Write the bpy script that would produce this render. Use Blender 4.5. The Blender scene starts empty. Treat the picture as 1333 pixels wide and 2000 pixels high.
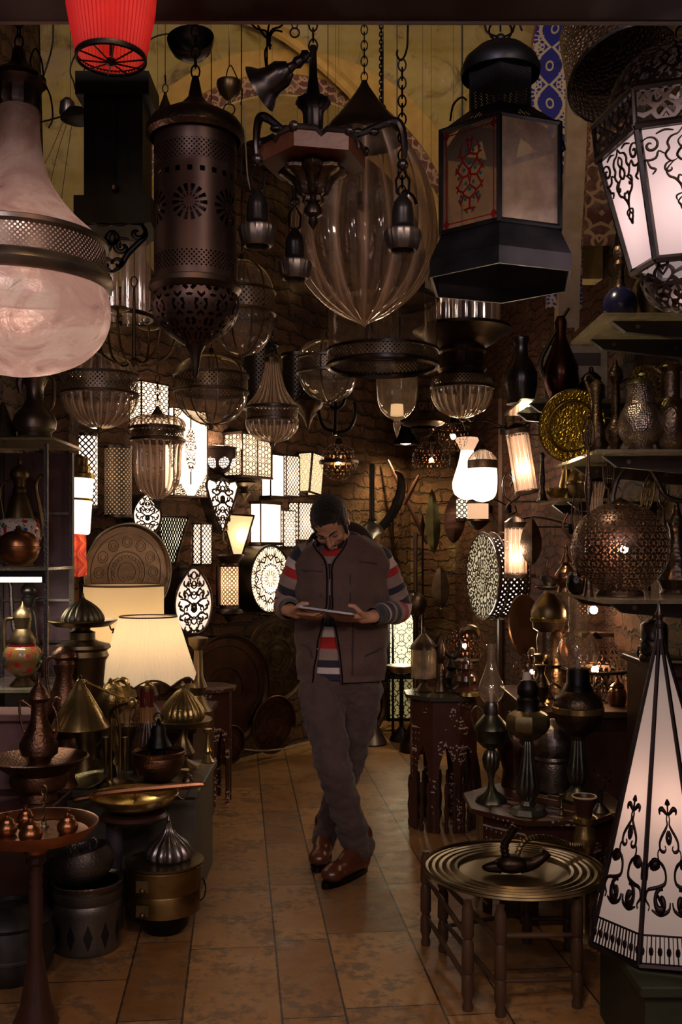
import bpy, math, random
from math import pi, sin, cos, atan2, sqrt, hypot
from mathutils import Vector, Matrix, noise
random.seed(7)
S = bpy.context.scene
C = S.collection
# ---------------------------------------------------------------- camera, world, big lights, exposure
F, HY, CX, EZ = 1944.4, 1075.0, 666.5, 1.45        # focal length in px, horizon row, centre column, eye height
cam = bpy.data.objects.new('camera', bpy.data.cameras.new('camera')); C.objects.link(cam)
cam.location = (0, 0, EZ); cam.rotation_euler = (pi/2, 0, 0)
cam.data.lens = 35; cam.data.sensor_width = 36; cam.data.shift_y = 0.0375; cam.data.clip_start = .05
S.camera = cam
S.view_settings.view_transform = 'Standard'; S.view_settings.look = 'None'
S.view_settings.gamma = 1; S.view_settings.use_curve_mapping = False
S.view_settings.exposure = 0.0
wd = bpy.data.worlds.new('world'); S.world = wd; wd.use_nodes = True
wd.node_tree.nodes['Background'].inputs[0].default_value = (.64, .46, .40, 1)
wd.node_tree.nodes['Background'].inputs[1].default_value = 0.135
def lamp(kind, name, loc, power, col, size=.1, rot=(0, 0, 0), sy=None, spot=None):
    l = bpy.data.lights.new(name, kind); l.energy = power; l.color = col
    o = bpy.data.objects.new(name, l); C.objects.link(o); o.location = loc; o.rotation_euler = rot
    if kind == 'AREA':
        l.size = size
        if sy: l.shape = 'RECTANGLE'; l.size_y = sy
    else:
        l.shadow_soft_size = size
        if spot: l.spot_size = spot; l.spot_blend = .8
    return o
# market hall lamps behind the photographer, with added fill lights among them
lamp('AREA', 'hall_light', (-1.0, -1.6, 3.9), 34, (.88, .76, .82), 1.0, (math.radians(48), 0, math.radians(-8)), .25)
lamp('AREA', 'hall_light', (1.6, -1.0, 3.6), 26, (1.0, .74, .62), .9, (math.radians(50), 0, math.radians(18)), .25)
for x_, z_, w_, c_ in ((-2.2, 2.7, 5, (1, .72, .5)), (-.7, 3.0, 6, (1, .66, .42)), (.5, 2.6, 5, (.75, .72, 1)), (1.9, 2.9, 6, (1, .7, .55)), (-1.5, 1.9, 3, (.8, .75, 1)), (2.4, 1.7, 3, (1, .8, .6))):
    lamp('AREA', 'glint_light', (x_, -1.3, z_), w_, c_, .16, (math.radians(80), 0, 0), .3)  # small added lights, there to give glints on glass and metal
lamp('AREA', 'vault_fill_light', (-.1, 3.35, 3.42), 16, (1, .72, .36), .5, (math.radians(145), 0, 0), .15)  # added unseen light, brightens the vault plaster
lamp('SPOT', 'person_fill_light', (.42, .9, 2.2), 62, (1, .74, .60), .12, (Vector((0, 4.4, .95))-Vector((.42, .9, 2.2))).to_track_quat('-Z', 'Y').to_euler(), spot=math.radians(30))  # added unseen light, brightens the man
lamp('SPOT', 'hall_spot', (-.1, 1.1, 3.6), 52, (1.0, .60, .28), .12, (math.radians(24), 0, 0), spot=math.radians(62))
WARM = (1.0, .62, .30); WHT = (1.0, .80, .60)

# ---------------------------------------------------------------- mesh helpers
def W(px, py, D): return Vector(((px-CX)*D/F, D, EZ+(HY-py)*D/F))
def DF(y): return EZ*F/(y-HY)
def cat(pts, n=4):
    out = []
    L = len(pts)
    for i in range(L-1):
        p0 = pts[max(i-1, 0)]; p1 = pts[i]; p2 = pts[i+1]; p3 = pts[min(i+2, L-1)]
        if p1 == p2: continue
        for j in range(n):
            t = j/n
            out.append(tuple(.5*((2*b)+(-a+c)*t+(2*a-5*b+4*c-d)*t*t+(-a+3*b-3*c+d)*t**3) for a, b, c, d in zip(p0, p1, p2, p3)))
    out.append(tuple(pts[-1]))
    return out
class MB:
    def __init__(s): s.v = []; s.f = []; s.uv = []; s.mi = []; s.m = 0; s.X = None
    def add(s, vs, fs, uvs=None):
        k = len(s.v)
        for p in vs:
            p = Vector(p)
            s.v.append(s.X @ p if s.X else p)
        for i, f in enumerate(fs):
            s.f.append([k+a for a in f])
            s.uv.append(uvs[i] if uvs else [(vs[a][0], vs[a][2]) for a in f])
            s.mi.append(s.m)
        return s
    def lathe(s, prof, seg=32, fl=None, sm=0, o=(0, 0, 0), arc=None):
        if sm: prof = cat(prof, sm)
        prof = [(max(0, r), z) for r, z in prof]
        R = max(r for r, z in prof); vs = []; fs = []; us = []
        n = seg if not arc else seg+1
        L = 0; ls = []
        for i, (r, z) in enumerate(prof):
            if i: L += hypot(r-prof[i-1][0], z-prof[i-1][1])
            ls.append(L)
            for j in range(n):
                a = 2*pi*j/seg if not arc else arc[0]+(arc[1]-arc[0])*j/seg
                q = r
                if fl:
                    nf, am = fl[0], fl[1]; tw = fl[2] if len(fl) > 2 else 0
                    c = abs(cos((a+tw*L)*nf/2)); q = r*(1+am*(c-.5)*2)
                vs.append((o[0]+q*cos(a), o[1]+q*sin(a), o[2]+z))
        for i in range(len(prof)-1):
            if prof[i] == prof[i+1]: continue
            for j in range(seg):
                a = i*n+j; b = i*n+((j+1) % n if not arc else j+1)
                u0, u1 = 2*pi*R*j/seg, 2*pi*R*(j+1)/seg
                if prof[i][0] < 1e-6: fs.append((a, b+n, a+n)); us.append([(u0, ls[i]), (u1, ls[i+1]), (u0, ls[i+1])])
                elif prof[i+1][0] < 1e-6: fs.append((a, b, a+n)); us.append([(u0, ls[i]), (u1, ls[i]), (u0, ls[i+1])])
                else: fs.append((a, b, b+n, a+n)); us.append([(u0, ls[i]), (u1, ls[i]), (u1, ls[i+1]), (u0, ls[i+1])])
        return s.add(vs, fs, us)
    def tube(s, pts, r, seg=8, closed=False, sm=0, flat=None):
        if sm: pts = cat([tuple(p) for p in pts], sm)
        P = [Vector(p) for p in pts]; n = len(P)
        if not hasattr(r, '__len__'): rr = [r]*n
        else: rr = [r[min(int(i*(len(r)-1)/(n-1)), len(r)-2)]*(1-((i*(len(r)-1)/(n-1)) % 1 if i < n-1 else 1)) + r[min(int(i*(len(r)-1)/(n-1))+1, len(r)-1)]*((i*(len(r)-1)/(n-1)) % 1 if i < n-1 else 1) for i in range(n)]
        vs = []; up = None
        for i in range(n):
            if closed: T = P[(i+1) % n]-P[i-1]
            else: T = P[min(i+1, n-1)]-P[max(i-1, 0)]
            if T.length < 1e-9: T = Vector((0, 0, 1))
            T.normalize()
            if up is None:
                up = Vector((0, 1, 0)) if abs(T.y) < .9 else Vector((1, 0, 0))
            up = up-T*up.dot(T)
            if up.length < 1e-6: up = T.orthogonal()
            up.normalize(); B = T.cross(up)
            for j in range(seg):
                a = 2*pi*j/seg
                vs.append(P[i]+(up*cos(a)*(flat or 1)+B*sin(a))*rr[i])
        fs = []
        m = n if closed else n-1
        for i in range(m):
            for j in range(seg):
                k = (i+1) % n
                fs.append((i*seg+j, i*seg+(j+1) % seg, k*seg+(j+1) % seg, k*seg+j))
        if not closed: fs.append(tuple(range(seg-1, -1, -1))); fs.append(tuple((n-1)*seg+j for j in range(seg)))
        return s.add(vs, fs)
    def ring(s, R, r, z=0, seg=32, o=(0, 0), k=6, sx=1):
        return s.tube([(o[0]+R*cos(2*pi*i/seg)*sx, o[1]+R*sin(2*pi*i/seg), z) for i in range(seg)], r, k, True)
    def vring(s, c, R, r, seg=20, k=6, rz=0, sx=1, sz=1):
        return s.tube([(c[0]+R*sx*cos(2*pi*i/seg)*cos(rz), c[1]+R*sx*cos(2*pi*i/seg)*sin(rz), c[2]+R*sz*sin(2*pi*i/seg)) for i in range(seg)], r, k, True)
    def box(s, c, d, rz=0, ry=0):
        R = Matrix.Rotation(rz, 3, 'Z') @ Matrix.Rotation(ry, 3, 'Y')
        vs = [Vector(c)+R @ Vector((x*d[0]/2, y*d[1]/2, z*d[2]/2)) for x in (-1, 1) for y in (-1, 1) for z in (-1, 1)]
        fs = [(0, 1, 3, 2), (4, 6, 7, 5), (0, 4, 5, 1), (2, 3, 7, 6), (0, 2, 6, 4), (1, 5, 7, 3)]
        return s.add(vs, fs)
    def prism(s, poly, z0, z1, s1=1, axis='z', cap=True, s0=1):
        n = len(poly); vs = []
        for z, k in ((z0, s0), (z1, s1)):
            for x, y in poly: vs.append((x*k, y*k, z) if axis == 'z' else (x*k, z, y*k))
        fs = [(i, (i+1) % n, n+(i+1) % n, n+i) for i in range(n)]
        if cap: fs += [tuple(range(n-1, -1, -1)), tuple(range(n, 2*n))]
        return s.add(vs, fs)
    def panel(s, poly, y=0):
        vs = [(x, y, z) for x, z in poly]
        return s.add(vs, [tuple(range(len(poly)))])
    def ell(s, c, r, rot=None, seg=16, rings=10):
        vs = []; n = seg; R = rot or Matrix.Identity(3); c = Vector(c)
        if not hasattr(r, '__len__'): r = (r, r, r)
        for i in range(rings+1):
            ph = pi*i/rings
            for j in range(seg):
                a = 2*pi*j/seg
                vs.append(c+R @ Vector((r[0]*sin(ph)*cos(a), r[1]*sin(ph)*sin(a), -r[2]*cos(ph))))
        fs = []
        for i in range(rings):
            for j in range(n):
                a, b = i*n+j, i*n+(j+1) % n
                if i == 0: fs.append((a, b+n, a+n))
                elif i == rings-1: fs.append((a, b, a+n))
                else: fs.append((a, b, b+n, a+n))
        return s.add(vs, fs)
    def cap(s, a, b, ra, rb, seg=14):          # tapered capsule, closed
        a, b = Vector(a), Vector(b); d = b-a; L = d.length; q = d.to_track_quat('Z', 'Y').to_matrix()
        prof = [(ra*sin(t*pi/10), -ra*cos(t*pi/10)) for t in range(6)]+[(rb*cos(t*pi/10), L+rb*sin(t*pi/10)) for t in range(6)]
        vs = []
        for r, z in prof:
            for j in range(seg): vs.append(a+q @ Vector((max(r, 0)*cos(2*pi*j/seg), max(r, 0)*sin(2*pi*j/seg), z)))
        fs = []
        for i in range(len(prof)-1):
            for j in range(seg):
                p, p2 = i*seg+j, i*seg+(j+1) % seg
                if i == 0: fs.append((p, p2+seg, p+seg))
                elif i == len(prof)-2: fs.append((p, p2, p+seg))
                else: fs.append((p, p2, p2+seg, p+seg))
        return s.add(vs, fs)
    def chain(s, p0, p1, L=.03, r=.0025, w=.4):
        p0, p1 = Vector(p0), Vector(p1); d = p1-p0; n = max(1, int(d.length/(L*.72)))
        q = d.to_track_quat('Z', 'Y').to_matrix()
        for i in range(n):
            c = p0+d*(i+.5)/n; a = (i % 2)*pi/2
            s.tube([c+q @ Vector((L*w*cos(t)*cos(a)*.8, L*w*cos(t)*sin(a)*.8, L/2*sin(t))) for t in [2*pi*k/10 for k in range(10)]], r, 5, True)
        return s
def obj(name, mb, mats, parent=None, label=None, smooth=.65, loc=None, rot=None):
    me = bpy.data.meshes.new(name)
    me.from_pydata([tuple(p) for p in mb.v], [], mb.f)
    uvl = me.uv_layers.new(name='UVMap').data
    k = 0
    flat = []
    for u in mb.uv:
        for a in u: flat += [a[0], a[1]]
    uvl.foreach_set('uv', flat)
    if not isinstance(mats, (list, tuple)): mats = [mats]
    for m in mats: me.materials.append(m)
    if len(mats) > 1: me.polygons.foreach_set('material_index', mb.mi)
    me.validate(); me.update()
    if smooth:
        me.shade_smooth(); me.set_sharp_from_angle(angle=smooth)
    o = bpy.data.objects.new(name, me); C.objects.link(o)
    if parent: o.parent = parent
    if loc is not None: o.location = loc
    if rot is not None: o.rotation_euler = rot
    if label: o['label'] = label
    return o
def thing(name, label, cat_, loc=(0, 0, 0), rot=(0, 0, 0), group=None):
    o = bpy.data.objects.new(name, None); C.objects.link(o); o.empty_display_size = .05
    o.location = loc; o.rotation_euler = rot if hasattr(rot, '__len__') else (0, 0, rot)
    o['label'] = label; o['category'] = cat_
    if group: o['group'] = group
    return o
def tag(o, label, cat_, group=None, kind=None):
    o['label'] = label; o['category'] = cat_
    if group: o['group'] = group
    if kind: o['kind'] = kind
    return o
def struct(name, mb, mat, **k):
    o = obj(name, mb, mat, **k); o['kind'] = 'structure'; return o
def kids(o): return [c for c in C.objects if c.parent == o]
def dup(root, loc, label, rot=None, group=None, sc=None):
    r = root.copy(); C.objects.link(r); r.location = loc; r['label'] = label
    if rot is not None: r.rotation_euler = rot
    if sc: r.scale = (sc, sc, sc)
    if group: r['group'] = group
    for ch in kids(root):
        c = ch.copy(); C.objects.link(c); c.parent = r
        for g in kids(ch):
            d = g.copy(); C.objects.link(d); d.parent = c
    return r
def vessel(name, label, cat_, cx, D, parts, group=None, rot=(0, 0, 0), yb=None):
    """parts: (part name, material, [(half width px, row px), ...], options)"""
    if yb is None: yb = max(y for p in parts for _, y in p[2])
    t = thing(name, label, cat_, W(cx, yb, D), rot, group); t['_k'] = D/F; t['_y'] = yb
    for p in parts: vpart(t, *p)
    return t
def vpart(t, pn, mat, prof, o=None):
    o = dict(o or {}); k = t['_k']; lb = o.pop('label', None); par = o.pop('par', t); dx = o.pop('dx', 0)
    m = MB(); m.lathe([(h*k, (t['_y']-y)*k) for h, y in prof], o=(dx*k, 0, 0), **o)
    return obj(pn, m, mat, par, lb)
def vtube(t, pn, mat, pts, r, dy=0, sm=4, par=None, flat=None, label=None, closed=False):
    k = t['_k']; m = MB()
    rr = [a*k for a in r] if hasattr(r, '__len__') else r*k
    m.tube([(p[0]*k, (p[2] if len(p) > 2 else dy)*k, (t['_y']-p[1])*k) for p in pts], rr, 8, closed, sm, flat)
    return obj(pn, m, mat, par or t, label)
def vchain(t, y0, y1, mat, dx=0, dx1=None, L=16, r=1.3, name='chain'):
    k = t['_k']; m = MB(); yb = t['_y']
    m.chain((dx*k, 0, (yb-y0)*k), ((dx if dx1 is None else dx1)*k, 0, (yb-y1)*k), L*k, r*k)
    return obj(name, m, mat, t)

# ---------------------------------------------------------------- material helpers
class E:
    def __init__(s, t, o): s.t = t; s.o = o
    def __add__(s, b): return mth('ADD', s, b)
    def __radd__(s, b): return mth('ADD', s, b)
    def __sub__(s, b): return mth('SUBTRACT', s, b)
    def __rsub__(s, b): return mth('SUBTRACT', b, s)
    def __mul__(s, b): return mth('MULTIPLY', s, b)
    def __rmul__(s, b): return mth('MULTIPLY', s, b)
    def __truediv__(s, b): return mth('DIVIDE', s, b)
    def __lt__(s, b): return mth('LESS_THAN', s, b)
    def __gt__(s, b): return mth('GREATER_THAN', s, b)
def mth(op, *a):
    t = [x for x in a if isinstance(x, E)][0].t
    n = t.nodes.new('ShaderNodeMath'); n.operation = op
    for i, x in enumerate(a):
        if isinstance(x, E): t.links.new(x.o, n.inputs[i])
        else: n.inputs[i].default_value = x
    return E(t, n.outputs[0])
def vabs(a): return mth('ABSOLUTE', a)
def fr(a): return mth('FRACT', a)
def mx(a, b): return mth('MAXIMUM', a, b)
def mn(a, b): return mth('MINIMUM', a, b)
def snap_(a): return mth('FLOOR', a)
def newmat(name):
    m = bpy.data.materials.new(name); m.use_nodes = True; t = m.node_tree; t.nodes.clear()
    out = t.nodes.new('ShaderNodeOutputMaterial'); return m, t, out
def lk(t, a, b):
    if isinstance(a, (int, float)): b.default_value = a
    else: t.links.new(a.o if isinstance(a, E) else a, b)
def uvc(t):
    n = t.nodes.new('ShaderNodeTexCoord'); s = t.nodes.new('ShaderNodeSeparateXYZ'); lk(t, n.outputs['UV'], s.inputs[0])
    return E(t, s.outputs[0]), E(t, s.outputs[1])
def obc(t):
    n = t.nodes.new('ShaderNodeTexCoord'); s = t.nodes.new('ShaderNodeSeparateXYZ'); lk(t, n.outputs['Object'], s.inputs[0])
    return E(t, s.outputs[0]), E(t, s.outputs[1]), E(t, s.outputs[2])
def comb(t, a, b, c=0):
    n = t.nodes.new('ShaderNodeCombineXYZ')
    for i, x in enumerate((a, b, c)):
        if isinstance(x, E): t.links.new(x.o, n.inputs[i])
        else: n.inputs[i].default_value = x
    return n.outputs[0]
def noi(t, vec=None, sc=5, det=4, rough=.55, dist=0):
    n = t.nodes.new('ShaderNodeTexNoise'); n.inputs['Scale'].default_value = sc; n.inputs['Detail'].default_value = det
    n.inputs['Roughness'].default_value = rough; n.inputs['Distortion'].default_value = dist
    if vec is None: vec = t.nodes.new('ShaderNodeTexCoord').outputs['Object']
    lk(t, vec, n.inputs['Vector']); return E(t, n.outputs['Fac'])
def vor(t, vec=None, sc=20, feat='DISTANCE_TO_EDGE', rnd=1, dim='3D'):
    n = t.nodes.new('ShaderNodeTexVoronoi'); n.voronoi_dimensions = dim; n.feature = feat
    n.inputs['Scale'].default_value = sc; n.inputs['Randomness'].default_value = rnd
    if vec is None: vec = t.nodes.new('ShaderNodeTexCoord').outputs['Object']
    lk(t, vec, n.inputs['Vector']); return E(t, n.outputs['Distance'])
def ramp(t, fac, stops):
    n = t.nodes.new('ShaderNodeValToRGB'); lk(t, fac, n.inputs[0]); e = n.color_ramp.elements
    while len(e) < len(stops): e.new(.5)
    for i, (p, c) in enumerate(stops): e[i].position = p; e[i].color = (*c, 1)
    return n.outputs[0]
def mixc(t, fac, a, b):
    n = t.nodes.new('ShaderNodeMix'); n.data_type = 'RGBA'
    lk(t, fac, n.inputs[0])
    for x, i in ((a, 6), (b, 7)):
        if isinstance(x, (tuple, list)): n.inputs[i].default_value = (*x, 1)
        else: lk(t, x, n.inputs[i])
    return n.outputs[2]
def bsdf(t, col, rough=.5, metal=0, bump=None, bstr=.3, spec=None, bd=.002, **k):
    n = t.nodes.new('ShaderNodeBsdfPrincipled')
    if isinstance(col, (tuple, list)): n.inputs['Base Color'].default_value = (*col, 1)
    else: lk(t, col, n.inputs['Base Color'])
    if isinstance(rough, E): lk(t, rough, n.inputs['Roughness'])
    else: n.inputs['Roughness'].default_value = rough
    n.inputs['Metallic'].default_value = metal
    if spec is not None: n.inputs['Specular IOR Level'].default_value = spec
    if bump is not None:
        b = t.nodes.new('ShaderNodeBump'); b.inputs['Strength'].default_value = bstr; b.inputs['Distance'].default_value = bd
        lk(t, bump, b.inputs['Height']); lk(t, b.outputs[0], n.inputs['Normal'])
    for a, v in k.items(): n.inputs[a.replace('_', ' ')].default_value = v
    return n.outputs[0]
def mixs(t, fac, a, b):
    n = t.nodes.new('ShaderNodeMixShader'); lk(t, fac, n.inputs[0]); lk(t, a, n.inputs[1]); lk(t, b, n.inputs[2]); return n.outputs[0]
def adds(t, a, b):
    n = t.nodes.new('ShaderNodeAddShader'); lk(t, a, n.inputs[0]); lk(t, b, n.inputs[1]); return n.outputs[0]
def emis(t, col, st):
    n = t.nodes.new('ShaderNodeEmission'); n.inputs[0].default_value = (*col, 1); n.inputs[1].default_value = st; return n.outputs[0]
def trans(t, col=(1, 1, 1)):
    n = t.nodes.new('ShaderNodeBsdfTransparent'); n.inputs[0].default_value = (*col, 1); return n.outputs[0]
def fin(m, t, out, sh): lk(t, sh, out.inputs[0]); return m

def lines(u, v, ang, w, off=0):
    p = u*cos(ang)+v*sin(ang)+off
    return vabs(fr(p)-.5) < w
def pattern(t, kind, s, w, u=None, v=None):
    if u is None: u, v = uvc(t)
    u, v = u*s, v*s
    if kind == 'diamond': return mx(lines(u, v, pi/4, w), lines(u, v, -pi/4, w))
    if kind == 'star':
        a = mx(lines(u, v, 0, w), mx(lines(u, v, pi/3, w), lines(u, v, -pi/3, w)))
        q = mth('SQRT', (fr(u*.5)-.5)*(fr(u*.5)-.5)*4+(fr(v*.577)-.5)*(fr(v*.577)-.5)*3.)
        ring = vabs(q-.42) < w*1.3
        return mx(mn(a, 1-(q < .42)), ring)
    if kind == 'hex':
        c = comb(t, u+fr(snap_(v*1.0)*.5), v)
        n = vor(t, comb(t, u+fr(snap_(v)*.5)*1.0, v), 1, 'DISTANCE_TO_EDGE', .0, '2D')
        q = mth('SQRT', (fr(u)-.5)*(fr(u)-.5)+(fr(v)-.5)*(fr(v)-.5))
        q2 = mth('SQRT', (fr(u+.5)-.5)*(fr(u+.5)-.5)+(fr(v+.5)-.5)*(fr(v+.5)-.5))
        return mx(vabs(q-.36) < w, vabs(q2-.36) < w)
    if kind == 'dots':
        q = mth('SQRT', (fr(u)-.5)*(fr(u)-.5)+(fr(v)-.5)*(fr(v)-.5))
        q2 = mth('SQRT', (fr(u+.5)-.5)*(fr(u+.5)-.5)+(fr(v+.5)-.5)*(fr(v+.5)-.5))
        return mn(q, q2) > w
    if kind == 'slots':
        q = mth('SQRT', (fr(u)-.5)*(fr(u)-.5)*9+(fr(v*.4)-.5)*(fr(v*.4)-.5)*1.6)
        q2 = mth('SQRT', (fr(u+.5)-.5)*(fr(u+.5)-.5)*9+(fr(v*.4+.5)-.5)*(fr(v*.4+.5)-.5)*1.6)
        return mn(q, q2) > w
    if kind == 'trace':
        uu = vabs(u); vv = v+mth('SINE', uu*3.1)*.25
        d = vor(t, comb(t, uu+mth('SINE', vv*2.3)*.3, vv), 1, 'DISTANCE_TO_EDGE', .85, '2D')
        return d < w
    if kind == 'floral':
        uu = mth('PINGPONG', u, 1.5); vv = mth('PINGPONG', v, 2.3)
        d = vor(t, comb(t, uu+mth('SINE', vv*2.6)*.35, vv+mth('SINE', uu*2.2)*.3), 1, 'DISTANCE_TO_EDGE', .9, '2D')
        return d < w
    if kind == 'grid': return mx(lines(u, v, 0, w), lines(u, v, pi/2, w))
    if kind == 'ribs': return lines(u, v, 0, w)
    if kind == 'rays':                         # radial leaves round a centre
        r = mth('SQRT', u*u+v*v); a = mth('ARCTAN2', v, u)
        rg = fr(r*1.0); k = vabs(fr(a*(14/(2*pi))+snap_(r)*.5)-.5)
        return (k+vabs(rg-.5)*.6) > w
MC = {}
def metal(name, col, rough=.35, kind='plain', dark=.35, sc=1., metallic=.92, bs=.4):
    if name in MC: return MC[name]
    m, t, out = newmat(name)
    n = noi(t, sc=9*sc, det=5); n2 = noi(t, sc=45*sc, det=3)
    f = mth('SMOOTH_MIN', n*1.6-.3, 1., .1)
    c = mixc(t, f, tuple(x*dark for x in col), col)
    bump = n2*.3
    if kind == 'engrave': bump = (vor(t, sc=70*sc)*-2.2)+n2*.4
    if kind == 'hammer': bump = vor(t, sc=42*sc, feat='F1', rnd=.6)*3
    if kind == 'ring': bump = mth('SINE', obc(t)[2]*420*sc)*.4+n2*.3
    if kind == 'trayrings':
        x, y, z = obc(t); r = mth('SQRT', x*x+z*z)
        bump = mth('SINE', r*120)*.5+vor(t, sc=60)*-2*((mth('SINE', r*26) > 0)*1.)
        c = mixc(t, (mth('SINE', r*26) > -.1)*.45, c, tuple(x*dark*.6 for x in col))
    rg = n*.35+(rough-.17)
    MC[name] = fin(m, t, out, bsdf(t, c, rg, metallic, bump, bs)); return m
def plain(name, col, rough=.6, spec=.4, bump=None, **k):
    if name in MC: return MC[name]
    m, t, out = newmat(name)
    n = noi(t, sc=14, det=5)
    c = mixc(t, n, tuple(x*.55 for x in col), tuple(min(1, x*1.25) for x in col))
    MC[name] = fin(m, t, out, bsdf(t, c, rough, 0, noi(t, sc=80), .25, spec, **k)); return m
def litpat(name, kind, s, w, col=(1, .75, .5), st=3., met=(.025, .015, .012), mir=None, back=.35):
    """lit milk glass seen through a cut dark metal lattice"""
    if name in MC: return MC[name]
    m, t, out = newmat(name)
    k = pattern(t, kind, s, w)
    tr = t.nodes.new('ShaderNodeBsdfTranslucent'); tr.inputs[0].default_value = (*[min(1, c*.3) for c in col], 1)
    light = adds(t, emis(t, col, st), tr.outputs[0])
    MC[name] = fin(m, t, out, mixs(t, k, light, bsdf(t, met, .45, .8))); return m
def perf(name, kind, s, w, col=(.06, .035, .03), rough=.4, metallic=.85):
    """metal sheet pierced by a pattern of holes"""
    if name in MC: return MC[name]
    m, t, out = newmat(name)
    k = pattern(t, kind, s, w)
    c = mixc(t, noi(t, sc=12), tuple(x*.4 for x in col), col)
    MC[name] = fin(m, t, out, mixs(t, k, trans(t), bsdf(t, c, rough, metallic))); return m
def glass(name, tint=(.93, .9, .86), refl=1.6, dust=.04, rough=.03, base=.10):
    if name in MC: return MC[name]
    m, t, out = newmat(name)
    lw = t.nodes.new('ShaderNodeLayerWeight'); lw.inputs[0].default_value = .25
    g = t.nodes.new('ShaderNodeBsdfGlossy'); g.inputs[0].default_value = (.95, .9, .85, 1); g.inputs[1].default_value = rough
    f = mn(mth('POWER', E(t, lw.outputs['Facing']), 1.6)*refl+base, 1.)
    a = mixs(t, f, trans(t, tint), g.outputs[0])
    d = t.nodes.new('ShaderNodeBsdfTranslucent'); d.inputs[0].default_value = (.9, .75, .6, 1)
    d2 = t.nodes.new('ShaderNodeBsdfDiffuse'); d2.inputs[0].default_value = (.8, .68, .58, 1)
    MC[name] = fin(m, t, out, mixs(t, noi(t, sc=20)*dust*2, a, adds(t, d.outputs[0], d2.outputs[0]))); return m
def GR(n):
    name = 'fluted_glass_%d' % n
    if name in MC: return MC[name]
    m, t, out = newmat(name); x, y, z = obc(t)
    s = mth('POWER', 1-vabs(mth('COSINE', mth('ARCTAN2', y, x)*(n/2))), 3.)  # streak on rib creases: a highlight put into the glass colour
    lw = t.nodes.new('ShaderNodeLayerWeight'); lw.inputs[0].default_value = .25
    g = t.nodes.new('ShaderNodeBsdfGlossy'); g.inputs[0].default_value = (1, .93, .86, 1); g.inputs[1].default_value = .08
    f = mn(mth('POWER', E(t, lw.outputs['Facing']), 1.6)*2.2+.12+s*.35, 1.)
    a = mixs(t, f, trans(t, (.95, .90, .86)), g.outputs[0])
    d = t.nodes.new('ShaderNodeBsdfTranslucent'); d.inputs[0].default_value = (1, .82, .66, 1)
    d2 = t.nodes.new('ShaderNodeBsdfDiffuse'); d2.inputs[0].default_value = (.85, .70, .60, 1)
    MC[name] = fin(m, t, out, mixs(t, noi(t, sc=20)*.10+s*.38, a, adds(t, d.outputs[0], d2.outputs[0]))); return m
def glow(name, col, st, tl=.8):
    if name in MC: return MC[name]
    m, t, out = newmat(name)
    tr = t.nodes.new('ShaderNodeBsdfTranslucent'); tr.inputs[0].default_value = (*[c*tl for c in col], 1)
    MC[name] = fin(m, t, out, adds(t, emis(t, col, st), tr.outputs[0])); return m
# palette
BRONZE = metal('dark_bronze', (.11, .078, .06), .36, 'plain'); IRON = metal('black_iron', (.035, .03, .03), .42)
BRENG = metal('engraved_bronze', (.15, .10, .07), .36, 'engrave'); PEWT = metal('pewter', (.34, .29, .25), .34, 'plain', .4)
PEWENG = metal('engraved_pewter', (.30, .25, .22), .34, 'engrave', .4); BRASS = metal('brass', (.62, .45, .18), .24, 'plain', .45)
BRSENG = metal('engraved_brass', (.50, .36, .14), .33, 'engrave', .35); COPPER = metal('copper', (.48, .20, .09), .3, 'plain', .4)
COPENG = metal('engraved_copper', (.25, .125, .075), .38, 'engrave', .35); OLDB = metal('old_brass', (.25, .18, .09), .38, 'plain', .35)
SILV = metal('tarnished_silver', (.5, .44, .42), .26, 'engrave', .35); GUN = metal('gunmetal', (.17, .15, .15), .28)
TIN = metal('dull_tin', (.17, .15, .14), .45, 'engrave', .4)
GLASS = glass('clear_glass'); GLASSR = glass('ribbed_glass', (.95, .90, .86), refl=2.6, dust=.085, base=.16, rough=.05); CORD = plain('cord_black', (.02, .016, .014))
PALECORD = plain('cord_pale', (.35, .28, .2)); WOODD = plain('dark_wood', (.055, .022, .015), .35)
BAND = metal('pierced_band', (.22, .18, .16), .3, 'engrave', .3, 1.6, bs=.8)
BULB = glow('bulb_glow', (1, .72, .42), 60)
# ---------------------------------------------------------------- setting: floor, walls, vault
def floor_mat():
    m, t, out = newmat('stone_tiles'); x, y, z = obc(t)
    u = x+y*.1035-.137; per = u/.51; ci = snap_(per); f = fr(per)*.51
    wide = (f > .2)*1.; col = ci*2+wide
    d1 = mn(mn(f, vabs(f-.2)), vabs(f-.51))
    hsh = fr(mth('SINE', col*12.9898)*43758.5)
    v = (y-x*.1035)/.62+hsh; vi = snap_(v); fv = fr(v)*.62
    d2 = mn(fv, vabs(fv-.62)); wob = noi(t, sc=30, det=2)*.006-.003
    joint = mx((d1+wob) < .0035, (d2+wob) < .0028)
    th = fr(mth('SINE', col*7.31+vi*31.7)*24634.6)
    n = noi(t, sc=5, det=6, rough=.65); n2 = noi(t, sc=22, det=5, rough=.7)
    c = ramp(t, n*.7+th*.35, [(.25, (.18, .082, .026)), (.5, (.32, .16, .056)), (.75, (.46, .25, .095))])
    c = mixc(t, mn(mx((n2*n*4.2)-.98, 0)*2.2, .8), c, (.13, .08, .05))
    c = mixc(t, joint, c, (.045, .03, .022))
    lk(t, bsdf(t, c, noi(t, sc=8)*.35+.25, 0, (n2*.35)-joint*1.0, .5, .4), out.inputs[0]); return m
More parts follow.
